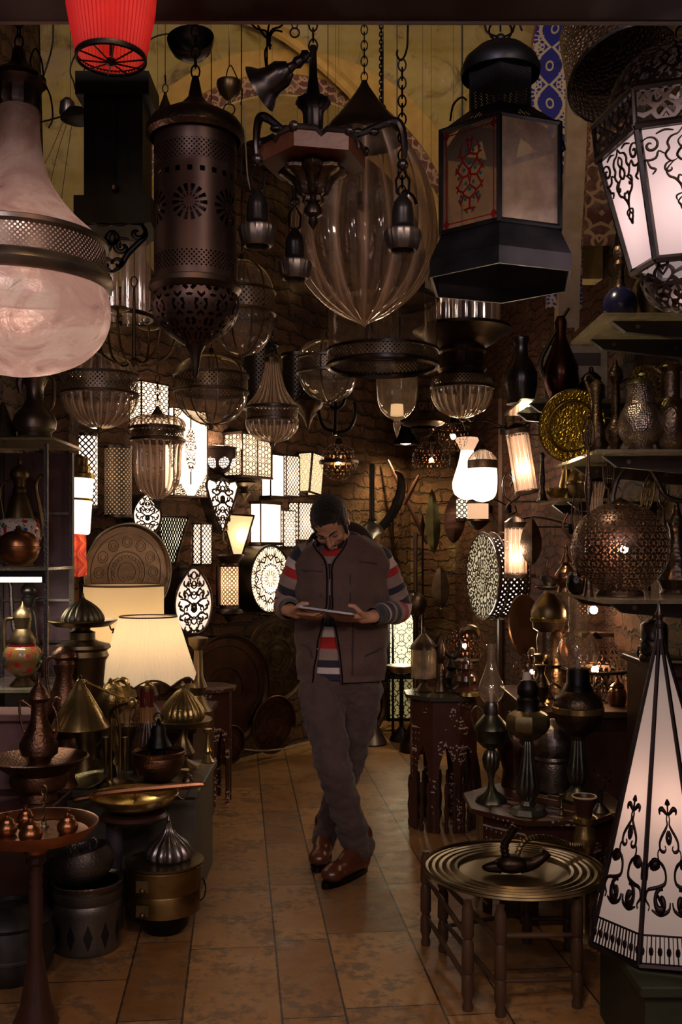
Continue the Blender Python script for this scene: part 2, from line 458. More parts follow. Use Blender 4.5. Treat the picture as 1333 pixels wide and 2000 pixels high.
def brick_mat(name, c1, c2, mort, sc=1., bs=1., rot=0):
    m, t, out = newmat(name); u, v = uvc(t)
    w = noi(t, sc=9, det=5)*.16; w2 = noi(t, sc=6, det=6)*.15
    vec = comb(t, u+w, v+w2)
    b = t.nodes.new('ShaderNodeTexBrick'); lk(t, vec, b.inputs['Vector'])
    b.inputs['Scale'].default_value = 1; b.inputs['Brick Width'].default_value = .28*sc; b.inputs['Row Height'].default_value = .085*sc
    b.inputs['Mortar Size'].default_value = .012*sc; b.inputs['Mortar Smooth'].default_value = .6
    b.inputs['Color1'].default_value = (*c1, 1); b.inputs['Color2'].default_value = (*c2, 1); b.inputs['Mortar'].default_value = (*mort, 1)
    n = noi(t, sc=6, det=6, rough=.7)
    c = mixc(t, mn(mx(n*2-.6, 0), 1), tuple(x*.35 for x in c1), b.outputs['Color'])
    c = mixc(t, mn(mx(noi(t, sc=2.6, det=6)*4-2.2, 0), .9), c, tuple(x*1.5 for x in (c1[0], c1[0]*.72, c1[0]*.34)))
    c = mixc(t, mn(mx(noi(t, sc=1.7, det=4, dist=.6)*4-2.1, 0), .85), c, tuple(x*.25 for x in c2))
    h = E(t, b.outputs['Fac'])*-1+n*1.2
    return fin(m, t, out, bsdf(t, c, .85, 0, h, 1., .2, bd=.025*bs))
def plaster_mat():
    m, t, out = newmat('old_plaster')
    n = noi(t, sc=2.4, det=8, rough=.65); n2 = noi(t, sc=4.5, det=8, rough=.7, dist=1.2)
    c = ramp(t, n, [(.3, (.35, .26, .17)), (.5, (.42, .32, .11)), (.7, (.50, .41, .24))])
    c = mixc(t, mn(mx(n2*6-3.2, 0), .85), c, (.13, .085, .05))
    c = mixc(t, mn(mx(noi(t, sc=9, det=4)*6-4., 0), .6), c, (.6, .55, .45))
    return fin(m, t, out, bsdf(t, c, .8, 0, n2+noi(t, sc=20)*.4, .6, .2, bd=.02))
BRICK = brick_mat('red_brick', (.085, .027, .012), (.11, .042, .018), (.035, .022, .015), .7)
STONE = brick_mat('rough_stone', (.17, .085, .042), (.11, .045, .022), (.045, .028, .018), 1.2, 1.6)
DARKW = brick_mat('dark_stone', (.10, .05, .035), (.13, .07, .045), (.05, .035, .03), 1.2)
PLASTER = plaster_mat()
m = MB(); m.box((0, 4.4, -.05), (5.2, 11, .1)); struct('floor', m, floor_mat())
m = MB(); m.box((0, 5, 4.85), (5.2, 10, .1)); struct('ceiling', m, DARKW)
def wall(name, a, b, z0, z1, mat, th=.12, side=1):
    a, b = Vector(a), Vector(b); d = (b-a); L = d.length; d.normalize(); n = Vector((-d.y, d.x))*side*th
    m = MB(); N = max(2, int(L/.25)); 
    vs = []; fs = []; us = []
    for k, off in ((0, Vector((0, 0))), (1, n)):
        for z in (z0, z1):
            for p in (a, b): vs.append((p.x+off.x, p.y+off.y, z))
    fs = [(0, 1, 3, 2), (4, 6, 7, 5), (0, 2, 6, 4), (1, 5, 7, 3), (2, 3, 7, 6), (0, 4, 5, 1)]
    us = [[(0, z0), (L, z0), (L, z1), (0, z1)], [(0, z0), (0, z1), (L, z1), (L, z0)]]+[[(0, z0), (0, z1), (th, z1), (th, z0)]]*4
    m.add(vs, fs, us); return struct(name, m, mat, smooth=0)
wall('wall_left', (-1.6, .9), (-1.6, 5.68), 0, 4.8, DARKW)
WP, WD = Vector((-.81, 6.8)), Vector((.577, .817))
wall('wall_back_left', (-1.6, 5.68), (.62, 8.825), 0, 4.8, STONE)
wall('wall_back', (.62, 8.825), (1.0, 8.7), 0, 4.8, STONE)
wall('wall_back_right', (1.0, 8.7), (1.4, 5.2), 0, 4.8, BRICK)
wall('wall_right', (1.4, 5.2), (1.4, .9), 0, 4.8, DARKW)
def wallD(px):                                   # depth at which the sight column px meets the angled lamp wall
    r = (px-CX)/F; t = (r*WP.y-WP.x)/(WD.x-WD.y*r); return WP.y+t*WD.y
def rwallD(px):
    r = (px-CX)/F; a = Vector((1.4, 5.2)); d = Vector((-.4, 3.5)); t = (r*a.y-a.x)/(d.x-d.y*r); return a.y+t*d.y
# brick back of the arched recess
m = MB(); vs = [(-2.2, 6.9, 3.0), (1.4, 6.9, 3.0), (1.4, 6.9, 4.8), (-2.2, 6.9, 4.8)]
# plaster vault face with the arched opening
AC, AR, ASP, AY = (560-CX)*5.4/F, .80, 3.08, 5.4
def vy(x, z): return AY-.10*((z-3)/1.5)**2-.05*abs(x)+.02*noise.noise(Vector((x*2, z*2, 0)))
m = MB(); NA = 40; NR = 12; vs = []; fs = []; us = []
XL, XR, ZT = -1.59, 1.39, 4.79
for i in range(NA+1):
    a = pi-pi*i/NA
    ix, iz = AC+AR*cos(a), ASP+AR*1.02*sin(a)
    dx, dz = cos(a), sin(a)
    tt = []
    if dx < -1e-6: tt.append((XL-AC)/dx)
    if dx > 1e-6: tt.append((XR-AC)/dx)
    if dz > 1e-6: tt.append((ZT-ASP)/dz)
    T = min(tt); ox, oz = AC+dx*T, ASP+dz*T
    for j in range(NR+1):
        k = (j/NR); x, z = ix+(ox-ix)*k, iz+(oz-iz)*k
        vs.append((x, vy(x, z), z))
for i in range(NA):
    for j in range(NR):
        a = i*(NR+1)+j; fs.append((a, a+1, a+NR+2, a+NR+1))
m.add(vs, fs)
m.box(((XL+AC-AR)/2, AY-.03, 2.99), (AC-AR-XL, .12, .2)); m.box(((XR+AC+AR)/2, AY-.06, 2.99), (XR-AC-AR, .12, .2))
struct('wall_vault', m, PLASTER)
m = MB(); n = len(m.v)                         # arch soffit
vs = []; fs = []
for i in range(NA+1):
    a = pi-pi*i/NA; x, z = AC+AR*cos(a), ASP+AR*1.02*sin(a)
    vs += [(x, vy(x, z), z), (x, AY+.45, z)]
for i in range(NA): fs.append((2*i, 2*i+1, 2*i+3, 2*i+2))
m.add(vs, fs); struct('trim_1', m, plain('ochre_plaster', (.42, .29, .10), .8))
def band(name, mat, R0, R1, off, a0=pi, a1=0, N=60):
    m = MB(); vs = []; fs = []; us = []
    for i in range(N+1):
        a = a0+(a1-a0)*i/N
        for R in (R0, R1):
            x, z = AC+R*cos(a), ASP+R*1.02*sin(a)
            for o in (0, 1): vs.append((x, vy(x, z)-off*(1-o)-.002+o*.01, z))
    for i in range(N):
        b = 4*i; u0, u1 = R0*pi*i/N, R0*pi*(i+1)/N
        fs += [(b, b+4, b+6, b+2), (b, b+1, b+5, b+4), (b+2, b+6, b+7, b+3)]
        us += [[(u0, 0), (u1, 0), (u1, R1-R0), (u0, R1-R0)]]*3
    m.add(vs, fs, us); return struct(name, m, mat)
def painted(name, bg, fg, s, w, kind='floral'):
    m, t, out = newmat(name); k = pattern(t, kind, s, w)
    n = noi(t, sc=12, det=6)
    c = mixc(t, k, bg, fg); c = mixc(t, mx(n*2-.9, 0), c, (.36, .25, .15))
    return fin(m, t, out, bsdf(t, c, .7))
band('trim_2', painted('painted_border', (.10, .03, .03), (.40, .24, .17), 22, .12), .81, .90, .012)
band('trim_3', plain('ochre_band', (.55, .34, .10), .7), .90, 1.02, .03)
# diagonal rib of the vault
m = MB(); pts = [W(470, 30, 5.15), W(560, 70, 5.15), W(680, 170, 5.2), W(780, 290, 5.22), W(850, 400, 5.24), W(880, 500, 5.27)]
m.tube(pts, .035, 8, sm=5); struct('trim_4', m, MC['ochre_band'])
# blue painted arch band, pilaster and painted panel on the right
def ribbon(name, mat, pts, w, D, th=.05):
    P = cat(pts, 8); m = MB(); vs = []; fs = []; us = []; L = 0
    for i, (x, y, hw) in enumerate(P):
        if i: L += hypot(x-P[i-1][0], y-P[i-1][1])*D/F
        for s_ in (-1, 1):
            q = W(x+s_*hw, y, D); vs += [q, q+Vector((0, th, 0))]
        if i:
            b = 4*(i-1); Lp = L-hypot(x-P[i-1][0], y-P[i-1][1])*D/F; h = hw*D/F
            fs += [(b, b+2, b+6, b+4), (b, b+4, b+5, b+1), (b+2, b+3, b+7, b+6)]
            us += [[(-h, Lp), (h, Lp), (h, L), (-h, L)]]*3
    m.add(vs, fs, us); return struct(name, m, mat)
def blue_mat():
    m, t, out = newmat('blue_arabesque'); u, v = uvc(t)
    a = vabs(u); s = mth('SINE', v*17)
    d1 = vabs(a-.062*vabs(s)-.008) < .0085
    vv = vabs(fr(v*17/(2*pi)*2)-.5)*2
    q = mth('SQRT', (u*u)*640+(vv*vv)*3.2)
    d2 = vabs(q-.42) < .10
    q3 = mth('SQRT', (a-.075)*(a-.075)*900+(vv-1)*(vv-1)*1.8)
    fl = vor(t, comb(t, a*30, vabs(fr(v*5.411)-.5)*9), 1, 'DISTANCE_TO_EDGE', .8, '2D')
    d3 = (mn((fl < .16)*1., (q3 < 1.2)*1.))
    k = mx(mx(d1, d2), mx(d3, q3 < .35))
    edge = a > .094
    c = mixc(t, k, (.018, .02, .26), (.50, .42, .33)); c = mixc(t, edge, c, (.20, .035, .015))
    return fin(m, t, out, bsdf(t, c, .6))
ribbon('trim_5', blue_mat(), [(1092, 20, 40), (1076, 110, 40), (1074, 190, 40), (1084, 280, 40), (1098, 380, 38), (1104, 520, 34), (1104, 600, 34)], 0, 4.9)
ribbon('trim_6', plain('beige_plaster', (.42, .31, .22), .8), [(1136, -20, 22), (1134, 160, 24), (1130, 320, 24), (1116, 470, 22), (1112, 640, 20)], 0, 4.85, .1)
ribbon('trim_7', painted('painted_panel', (.09, .028, .016), (.38, .22, .12), 14, .11), [(1196, 150, 40), (1188, 300, 38), (1170, 480, 30)], 0, 4.8, .06)
# stone pier beside the glass shelves on the left
m = MB(); m.box((-1.50, 5.35, 1.5), (.13, .2, 3.0)); struct('wall_pier', m, STONE, smooth=0)
# entrance beam and the rails that carry the lamps
m = MB(); m.box((0, 2.0, 2.70), (4.4, .08, .33)); struct('trim_8', m, plain('maroon_beam', (.05, .016, .014), .5))
m = MB(); m.tube([(-1.6, 2.045, 2.533), (-.4, 2.045, 2.536), (.8, 2.045, 2.533), (1.4, 2.045, 2.528)], .005, 8); struct('trim_9', m, plain('pale_edge', (.3, .24, .18), .7))
RAILS = [(1.8, 2.60), (2.35, 2.88), (2.7, 3.06), (3.1, 3.28), (3.6, 3.56), (4.1, 3.85), (4.6, 4.1), (4.9, 4.27), (5.2, 4.42)]
for i, (d, z) in enumerate(RAILS):
    m = MB(); m.tube([(-1.6, d, z), (1.4, d, z)], .014, 8); struct('trim_%d' % (10+i), m, IRON)
def railz(D): return min(RAILS, key=lambda r: abs(r[0]-D))[1]
def hang(t, y0, mat=None, r=.001, dx=0, name='cord', chain_y=None):
    """cord (and a chain below it) from row y0 up to the rail over the thing"""
    k = t['_k']; D = k*F; ztop = railz(D)-t.location.z; z0 = (t['_y']-y0)*k
    if chain_y is not None:
        z1 = (t['_y']-chain_y)*k if chain_y > -900 else ztop
        m = MB(); m.chain((dx*k, 0, z0), (dx*k, 0, z1), .032, .0022); obj('chain', m, IRON, t); z0 = z1
        if chain_y <= -900: return
    m = MB(); m.tube([(dx*k, 0, z0), (dx*k, 0, ztop)], r, 6); obj(name, m, mat or CORD, t)
# ---------------------------------------------------------------- ornament strokes
def spiral(x, y, r, turns, a0, d=1, n=20, r1=.12):
    return [(x+r*(1-(1-r1)*i/n)*cos(a0+d*2*pi*turns*i/n), y+r*(1-(1-r1)*i/n)*sin(a0+d*2*pi*turns*i/n)) for i in range(n+1)]
def orn_cone():
    L = []
    L.append(([(0, .86), (0, 1.0)], .012)); L.append(([(0, .98), (-.035, .955), (0, 1.0)], .016))
    L.append(([(-.002, .86), (-.05, .885), (-.11, .915), (-.17, .90), (-.15, .865)], .018)); L.append(([(0, .88), (-.03, .83), (-.02, .78), (-.05, .74), (-.12, .68), (-.17, .62), (-.165, .555), (-.10, .535), (-.06, .56), (-.08, .59)], .014))
    L.append(([(0, .72), (-.035, .66), (0, .60)], .022)); L.append(([(-.16, .57), (-.21, .53), (-.20, .46), (-.13, .42), (-.09, .37), (-.08, .30), (-.12, .25), (-.26, .22), (-.40, .20), (-.44, .12), (-.38, .06), (-.40, .02)], .014))
    L.append(([(-.08, .33), (-.12, .40), (-.22, .46), (-.32, .45), (-.40, .40), (-.41, .32), (-.42, .28)], .014))
    L.append(([(-.18, .43), (-.30, .42), (-.33, .37)], .045)); L.append((spiral(-.18, .10, .12, 1.2, 1.2, 1), .03)); L.append(([(-.17, .12), (-.20, .09)], .06))
    L.append(([(-.02, .10), (-.05, .03), (-.2, -.01), (-.34, .03)], .014))
    return L
def orn_crest():
    L = []
    L.append(([(0, 1.0), (-.05, .93), (-.13, .90), (-.17, .83), (-.15, .76), (-.19, .70), (-.17, .64), (-.12, .60), (-.06, .62)], .016))
    L.append(([(0, .90), (-.05, .84), (-.03, .78), (0, .76), (.04, .72), (.06, .66), (0, .60), (-.06, .66), (-.04, .72), (0, .76)], .016))
    L.append((spiral(-.14, .52, .085, .9, 1.0, 1), .016)); L.append(([(-.10, .60), (-.18, .50), (-.15, .42), (-.08, .38), (-.02, .30), (0, .22), (0, .16)], .016))
    L.append(([(0, .30), (-.05, .35), (-.04, .42), (0, .40)], .014)); L.append(([(0, .16), (-.05, .10), (-.02, .05), (0, 0), (.02, .05), (.05, .10), (0, .16)], .016))
    L.append((spiral(-.36, .82, .11, 1.3, 2.6, -1), .018)); L.append(([(-.47, .80), (-.46, .70), (-.40, .64), (-.30, .66), (-.27, .74), (-.2, .70)], .016))
    L.append(([(-.40, .64), (-.36, .55), (-.30, .52), (-.34, .46)], .016)); L.append(([(0, .2), (-.07, .17), (-.06, .11)], .012))
    L.append(([(-.3, .95), (-.2, .99), (-.1, .97)], .014))
    return L
def orn_tree():
    L = []
    for y, r, s in ((.12, .10, 1), (.30, .12, -1), (.50, .12, 1), (.66, .09, -1), (.80, .055, 1)):
        w = .42*min(1, (1-y)*1.9)*min(1, (y+.25)*1.6)
        L.append(([(0, y-.08), (-.10, y-.03), (-w*.55, y+.02), (-w*.9, y+.03*s)], .020)); L.append((spiral(-w*.55, y+.07, r*.62, 1.15, -1.2, s), .018))
        L.append(([(-w*.25, y-.02), (-w*.35, y-.07), (-w*.6, y-.08)], .024)); L.append(([(0, y+.02), (-.07, y+.06), (-.05, y+.11), (0, y+.14)], .018))
        L.append(([(-w*.75, y+.05), (-w*.98, y+.09), (-w*.9, y+.14)], .022)); L.append(([(-w*.9, y-.0), (-w*1.0, y-.06), (-w*.75, y-.09)], .022))
    L.append(([(0, .02), (0, .06)], .02)); L.append(([(0, .34), (-.05, .42), (0, .46)], .04)); L.append(([(-.05, .04), (-.18, .03), (-.26, .09)], .022))
    return L
def strokes(mb, L, P, mirror=True, wk=1., sm=3):
    """flat ribbons; P maps (x, y) of the ornament to a point; second arg is the half width along the plane"""
    for pts, w in L:
        for s in ((1, -1) if mirror else (1,)):
            q = cat([(x*s, y) for x, y in pts], sm); n = len(q)
            vs = []
            for i, (x, y) in enumerate(q):
                a, b = q[max(i-1, 0)], q[min(i+1, n-1)]; dx, dy = b[0]-a[0], b[1]-a[1]; l = hypot(dx, dy) or 1
                h = w*.5*wk*(.55+.9*sin(pi*min(1, (i+.6)/n)))
                vs += [P(x-dy/l*h, y+dx/l*h), P(x+dy/l*h, y-dx/l*h)]
            mb.add(vs, [(2*i, 2*i+1, 2*i+3, 2*i+2) for i in range(n-1)], [[(0, 0)]*4]*(n-1))
def solid(o, th=.002, off=0):
    md = o.modifiers.new('thickness', 'SOLIDIFY'); md.thickness = th; md.offset = off; return o

# ---------------------------------------------------------------- lamps hanging close to the entrance
def mercury():
    m, t, out = newmat('mercury_glass')
    n = noi(t, sc=7, det=7, rough=.7, dist=1.); n2 = noi(t, sc=60, det=3)
    c = ramp(t, n, [(.32, (.22, .13, .12)), (.5, (.52, .36, .32)), (.62, (.80, .66, .60)), (.75, (.5, .36, .30))])
    p = bsdf(t, c, n*.3+.12, .35, n2+n*.8, .35, .7, .004)
    e = t.nodes.new('ShaderNodeBsdfTranslucent'); lk(t, c, e.inputs[0])
    a = mixs(t, .45, p, e.outputs[0])
    return fin(m, t, out, mixs(t, mn(mx(n*2.4-1.0, 0), .6), a, trans(t, (.9, .75, .7))))
MERC = mercury()
LAT = perf('lattice_band', 'hex', 85, .14, (.20, .15, .12))
t = vessel('bell_lantern', 'big bell-shaped lantern of frosty pinkish glass with pierced waistband, cut by the left edge', 'lantern', 37, 2.35, [
    ('upper_glass', MERC, [(38, 214), (40, 260), (47, 310), (62, 355), (88, 395), (118, 428), (148, 455), (162, 475)], dict(seg=48, sm=4)),
    ('waistband', LAT, [(165, 480), (167, 498), (168, 530)], dict(seg=64)),
    ('band_rim', PEWT, [(163, 466), (171, 470), (172, 478), (166, 483)], dict(seg=48)),
    ('band_rim', PEWT, [(168, 528), (176, 533), (182, 548), (178, 560), (170, 566), (165, 560), (164, 530), (168, 528)], dict(seg=48)),
    ('bowl_glass', MERC, [(168, 562), (175, 590), (174, 625), (160, 662), (128, 696), (80, 720), (30, 732), (0, 736)], dict(seg=48, sm=4)),
    ('cap', BRONZE, [(38, 214), (42, 205), (39, 185), (44, 170), (52, 162), (50, 152), (38, 142), (22, 132), (14, 118), (12, 100), (7, 92), (0, 90)], dict(seg=24, fl=(12, .04))),
])
lamp('POINT', 'bell_lantern_bulb', W(37, 600, 2.35), 2.2, (1., .80, .68), .03)
hang(t, 92, chain_y=-999)
vtube(t, 'hook', IRON, [(30, 150), (22, 120), (32, 95), (44, 118), (50, 160), (62, 190), (66, 230), (58, 250)], 1.8)
cols = dict(seg=40)
ROS = None
def rosette_mat():
    m, t, out = newmat('pierced_rosette_bronze'); u, v = uvc(t)
    s = 2*pi*.0967/6; a = fr(u/s)-.5; 
    def ros(vc, R):
        y = (v-vc)/s; x = a; q = mth('SQRT', x*x+y*y); an = mth('ARCTAN2', y, x)
        return mx(mn(vabs(q-R) < R*.28, mth('COSINE', an*14) > -.1), mn(vabs(q-R*.52) < R*.14, mth('COSINE', an*14) > .1))
    h1 = ros(.175, .32)
    q = pattern(t, 'dots', 90, .2); bands = mx(mn(vabs(v-.05) < .022, 1-q), mn(vabs(v-.30) < .02, 1-q))
    tri = mn(vabs(a) < (.02+(.045-vabs(v-.075))*3), vabs(v-.075) < .012)
    k = mx(mx(h1, bands), mn(mth('COSINE', u*220) > .3, vabs(v-.098) < .006))
    c = mixc(t, noi(t, sc=12), (.03, .02, .018), (.10, .062, .05))
    return fin(m, t, out, mixs(t, k, bsdf(t, c, .42, .85), trans(t)))
t = vessel('pierced_cylinder_lantern', 'dark bronze cylinder lantern pierced with rosettes, hanging between the red shade and the chandelier', 'lantern', 382, 2.35, [
    ('crown', BRENG, [(6, 150), (10, 168), (14, 190), (30, 208), (58, 224), (86, 240), (95, 254), (96, 268), (88, 276)], dict(seg=40)),
    ('cylinder', rosette_mat(), [(80, 276), (80, 400), (80, 552)], dict(seg=48)),
    ('collar', BRONZE, [(80, 552), (88, 556), (90, 566), (84, 574), (80, 578)], dict(seg=40)),
    ('pierced_bowl', perf('pierced_bowl_bronze', 'floral', 75, -1, (.10, .062, .05)), [(84, 578), (86, 600), (78, 625), (60, 648), (38, 664), (20, 676)], dict(seg=40, sm=3)),
    ('finial', BRONZE, [(20, 676), (12, 690), (8, 712), (5, 735), (0, 742)], dict(seg=16)),
    ('liner', IRON, [(66, 280), (66, 600), (30, 655)], dict(seg=24))])
m, tt, out = newmat('pierced_leaf'); uu, vv = uvc(tt)
kk = pattern(tt, 'floral', 55, .24)
fin(m, tt, out, mixs(tt, kk, trans(tt), bsdf(tt, (.075, .046, .038), .42, .85)))
for c in kids(t):
    if c.name.startswith('pierced_bowl'): c.data.materials[0] = m
hang(t, 150, chain_y=-999)
# tilted ceiling cup over it
t = vessel('ceiling_cup', 'round dark metal ceiling cup tilted on its wire above the pierced cylinder lantern', 'ceiling cup', 378, 2.35, [
    ('cup', GUN, [(48, 118), (47, 128), (40, 146), (24, 160), (8, 166), (0, 167), (8, 164), (24, 156), (38, 142), (44, 128), (46, 118)], dict(seg=32))])
t.rotation_euler = (math.radians(58), 0, 0); t.location = W(378, 118, 2.50)
tc = vessel('cup_wire', 'thin black wire loop holding the tilted ceiling cup under the beam', 'wire', 378, 2.52, [('knot', IRON, [(3, 66), (4, 70), (3, 76), (0, 77)], {})])
vtube(tc, 'wire', CORD, [(-95, 84), (-70, 70), (-40, 66), (-10, 70), (0, 74)], 1.6)
vtube(tc, 'wire', CORD, [(-6, -10), (-5, 30), (-2, 66)], 1.6); vtube(tc, 'wire', CORD, [(8, -10), (7, 30), (2, 66)], 1.6)
hang(tc, 66, dx=0)
# flat box lantern with bead chain
t = thing('box_lantern', 'dark flat box lantern with a hanging bead chain, under the red shade', 'lantern', W(232, 460, 2.7)); k = 2.7/F; t['_k'] = k; t['_y'] = 460
DKM = metal('dark_olive_metal', (.035, .032, .025), .5)
m = MB(); m.box((0, 0, 150*k), (112*k, .13, 290*k)); obj('housing', m, DKM, t, smooth=0)
m = MB(); m.box((0, -.005, 272*k), (140*k, .15, 44*k)); obj('top_plate', m, DKM, t, smooth=0)
m = MB(); m.box((2*k, -.01, 30*k), (146*k, .16, 52*k)); obj('bottom_plate', m, DKM, t, smooth=0)
m = MB()
for i in range(34): m.ell((4*k, -.078, (255-5*i)*k), .0026, seg=6, rings=4)
obj('bead_chain', m, IRON, t); m = MB(); m.ell((4*k, -.08, 74*k), .010); obj('bead', m, OLDB, t)
m = MB()
sc = [([(0, 0), (-.10, -.02), (-.2, .02), (-.3, .0), (-.42, .06)], .05), (spiral(-.3, -.13, .12, 1.1, 1.4, 1), .045), (spiral(-.12, -.32, .12, 1.1, 2.2, -1), .045), ([(-.36, -.02), (-.40, -.16), (-.30, -.28), (-.18, -.42), (-.10, -.58), (0, -.66)], .05), (spiral(-.07, -.55, .08, 1, 0, 1), .04), ([(0, -.1), (-.06, -.2), (0, -.3)], .05)]
strokes(m, sc, lambda x, y: (x*160*k, -.075, (y*140+6)*k)); solid(obj('scroll_apron', m, IRON, t), .006)
m = MB()
for sx in (-1, 1): m.tube([(sx*48*k, 0, 290*k), (sx*55*k, 0, 318*k), (sx*30*k, 0, 330*k)], .004)
m.tube([(0, 0, 290*k), (0, 0, railz(2.7)-t.location.z)], .006); obj('bracket', m, IRON, t)
# red pleated shade
def redfab():
    m, t, out = newmat('red_pleated_cloth'); n = noi(t, sc=30)
    p = bsdf(t, mixc(t, n, (.26, .006, .008), (.42, .014, .014)), .7); e = t.nodes.new('ShaderNodeBsdfTranslucent'); e.inputs[0].default_value = (.6, .03, .02, 1)
    return fin(m, t, out, adds(t, p, e.outputs[0]))
t = vessel('red_lampshade', 'bright red pleated cloth lampshade hanging upside down under the entrance beam', 'lampshade', 217, 1.8, [
    ('shade', redfab(), [(90, -60), (84, 20), (67, 112)], dict(seg=120, fl=(60, .018), )),
    ('rim', IRON, [(66, 106), (69, 110), (69, 118), (65, 120)], dict(seg=40))])
k = t['_k']; m = MB(); m.ring(66*k, .003, 4*k, 32); 
for i in range(10): a = 2*pi*i/10; m.tube([(8*k*cos(a), 8*k*sin(a), -2*k), (66*k*cos(a), 66*k*sin(a), 3*k)], .0016, 5)
m.lathe([(0, 6*k), (9*k, 4*k), (9*k, -6*k), (0, -9*k)], 16); obj('wire_spider', m, IRON, t)
lamp('POINT', 'red_shade_bulb', W(217, 40, 1.8), .07, (1, .6, .5), .03)
hang(t, 110, IRON, .003)

# chandelier with three bell sockets
t = vessel('chandelier', 'dark cast-metal chandelier with wooden hexagonal plate and three fluted bell sockets', 'chandelier', 612, 2.35, [
    ('stem_cup', GUN, [(6, 90), (8, 150), (14, 190), (32, 196), (33, 204), (24, 212), (19, 222), (18, 256), (26, 266), (30, 278), (20, 286)], dict(seg=32, fl=(12, .06))),
    ('capital', BRENG, [(18, 322), (56, 330), (60, 342), (46, 350), (34, 362), (26, 382), (18, 386), (20, 396), (12, 400)], dict(seg=32, fl=(8, .12), sm=2)),
    ('finial', BRONZE, [(12, 400), (18, 408), (18, 420), (8, 426), (10, 434), (3, 446), (0, 450)], dict(seg=16))], yb=450)
k = t['_k']; z = lambda y: (450-y)*k
m = MB(); hx = [(104*k*cos(a), 104*k*sin(a)) for a in [pi/6*0+pi/3*i+.2 for i in range(6)]]; m.prism(hx, z(324), z(290)); obj('hexagonal_plate', m, plain('red_wood', (.16, .055, .03), .35), t, 'reddish wooden hexagonal plate', smooth=0)
m = MB()
for i in range(6):
    a, b = Vector((*hx[i], z(288))), Vector((*hx[(i+1) % 6], z(288))); m.tube([a, a.lerp(b, .4), a.lerp(b, .5)+Vector((0, 0, -.012)), a.lerp(b, .6), b], .007, 6); m.ell(a, .012, seg=8, rings=6)
for r_, zz in ((60, 284), (34, 280)): m.ring(r_*k, .008, z(zz))
obj('cast_trim', m, GUN, t)
for (ax, ay) in ((-.129, -.03), (.2115, .0), (-.055, .25)):
    m = MB(); s = Vector((ax, ay, 0)); 
    P = [Vector((0, 0, z(272)))+s*.15, Vector((0, 0, z(262)))+s*.5, Vector((0, 0, z(238)))+s*.85, Vector((0, 0, z(246)))+s*.98, Vector((0, 0, z(290)))+s*1.02, Vector((0, 0, z(318)))+s]
    m.tube(P, [.009, .008, .011, .010, .008, .006], 8, sm=5)
    for q in (.3, .5, .68, .85): m.ell(Vector((0, 0, z(258 if q < .7 else 240)))+s*q, (.013, .011, .010), seg=8, rings=6)
    m.ell(s+Vector((0, 0, z(322))), .014, seg=10, rings=8)
    arm = obj('arm', m, GUN, t)
    m = MB(); m.tube([s+Vector((0, 0, z(330))), s+Vector((-.016, 0, z(352))), s+Vector((-.014, 0, z(376))), s+Vector((0, 0, z(386))), s+Vector((.014, 0, z(376))), s+Vector((.016, 0, z(352)))], .0035, 6, True); obj('shackle', m, IRON, arm)
    m = MB(); m.lathe([(.004, z(378)), (.010, z(384)), (.022, z(396)), (.026, z(412)), (.027, z(440)), (.030, z(446)), (.042, z(452))], 32, o=(ax, ay, 0)); obj('socket', m, GUN, arm)
    m = MB(); m.lathe([(.042, z(452)), (.044, z(458)), (.036, z(486)), (.031, z(490)), (.027, z(488)), (.025, z(460))], 48, fl=(20, .03), o=(ax, ay, 0)); obj('fluted_skirt', m, PEWT, arm)
hang(t, 100, chain_y=-999)
# tilted bell canopy hooked beside the stem
t = vessel('bell_canopy', 'small dark metal bell cup tilted sideways on a hook, left of the chandelier stem', 'ceiling cup', 540, 2.35, [
    ('bell', GUN, [(44, 10), (40, 4), (30, -6), (25, -20), (24, -40), (14, -56), (0, -60), (12, -52), (20, -38), (22, -18), (36, 6)], dict(seg=28)),
    ('neck', GUN, [(9, -56), (7, -66), (11, -74), (8, -84), (13, -92), (8, -100), (0, -102)], dict(seg=14))], yb=0)
t.location = W(516, 168, 2.2); t.rotation_euler = (.35, math.radians(64), 0)
tc = thing('hook_wires', 'bunch of twisted black hook wires holding the tilted bell cup', 'wire', W(522, 60, 2.25)); tc['_k'] = 2.25/F; tc['_y'] = 60
for q in ([(-32, 45), (-20, 56), (0, 62), (6, 80), (-4, 100), (-2, 130)], [(36, 40), (26, 52), (10, 58), (2, 76), (8, 90)], [(8, -30), (8, 30), (2, 60), (6, 96)], [(-18, 50), (0, 75), (14, 60), (30, 62)]):
    vtube(tc, 'wire', IRON, q, 2.0)
m = MB(); m.tube([(.01, 0, .03), (.01, -.1, .40)], .003); m.tube([(0, 0, -.14), (0, 0, 0)], .002); obj('tie', m, IRON, tc)
# glass onion pendant
t = vessel('onion_pendant', 'huge ribbed clear glass onion-shaped pendant with a dark conical cap, hanging behind the chandelier', 'pendant lamp', 712, 3.1, [
    ('cap', BRONZE, [(5, 158), (9, 168), (14, 176), (30, 200), (55, 232), (70, 248), (78, 262), (80, 272), (74, 276)], dict(seg=40)),
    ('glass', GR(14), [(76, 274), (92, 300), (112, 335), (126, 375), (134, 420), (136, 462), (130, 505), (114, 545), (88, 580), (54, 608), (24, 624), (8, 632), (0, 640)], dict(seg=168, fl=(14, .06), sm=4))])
k = t['_k']; m = MB(); m.tube([(0, 0, (640-276)*k), (0, 0, (640-380)*k)], .006); m.lathe([(0, 225*k), (14*k, 230*k), (14*k, 262*k), (0, 264*k)], 16); obj('lamp_holder', m, BRONZE, t)
hang(t, 158, chain_y=-999)
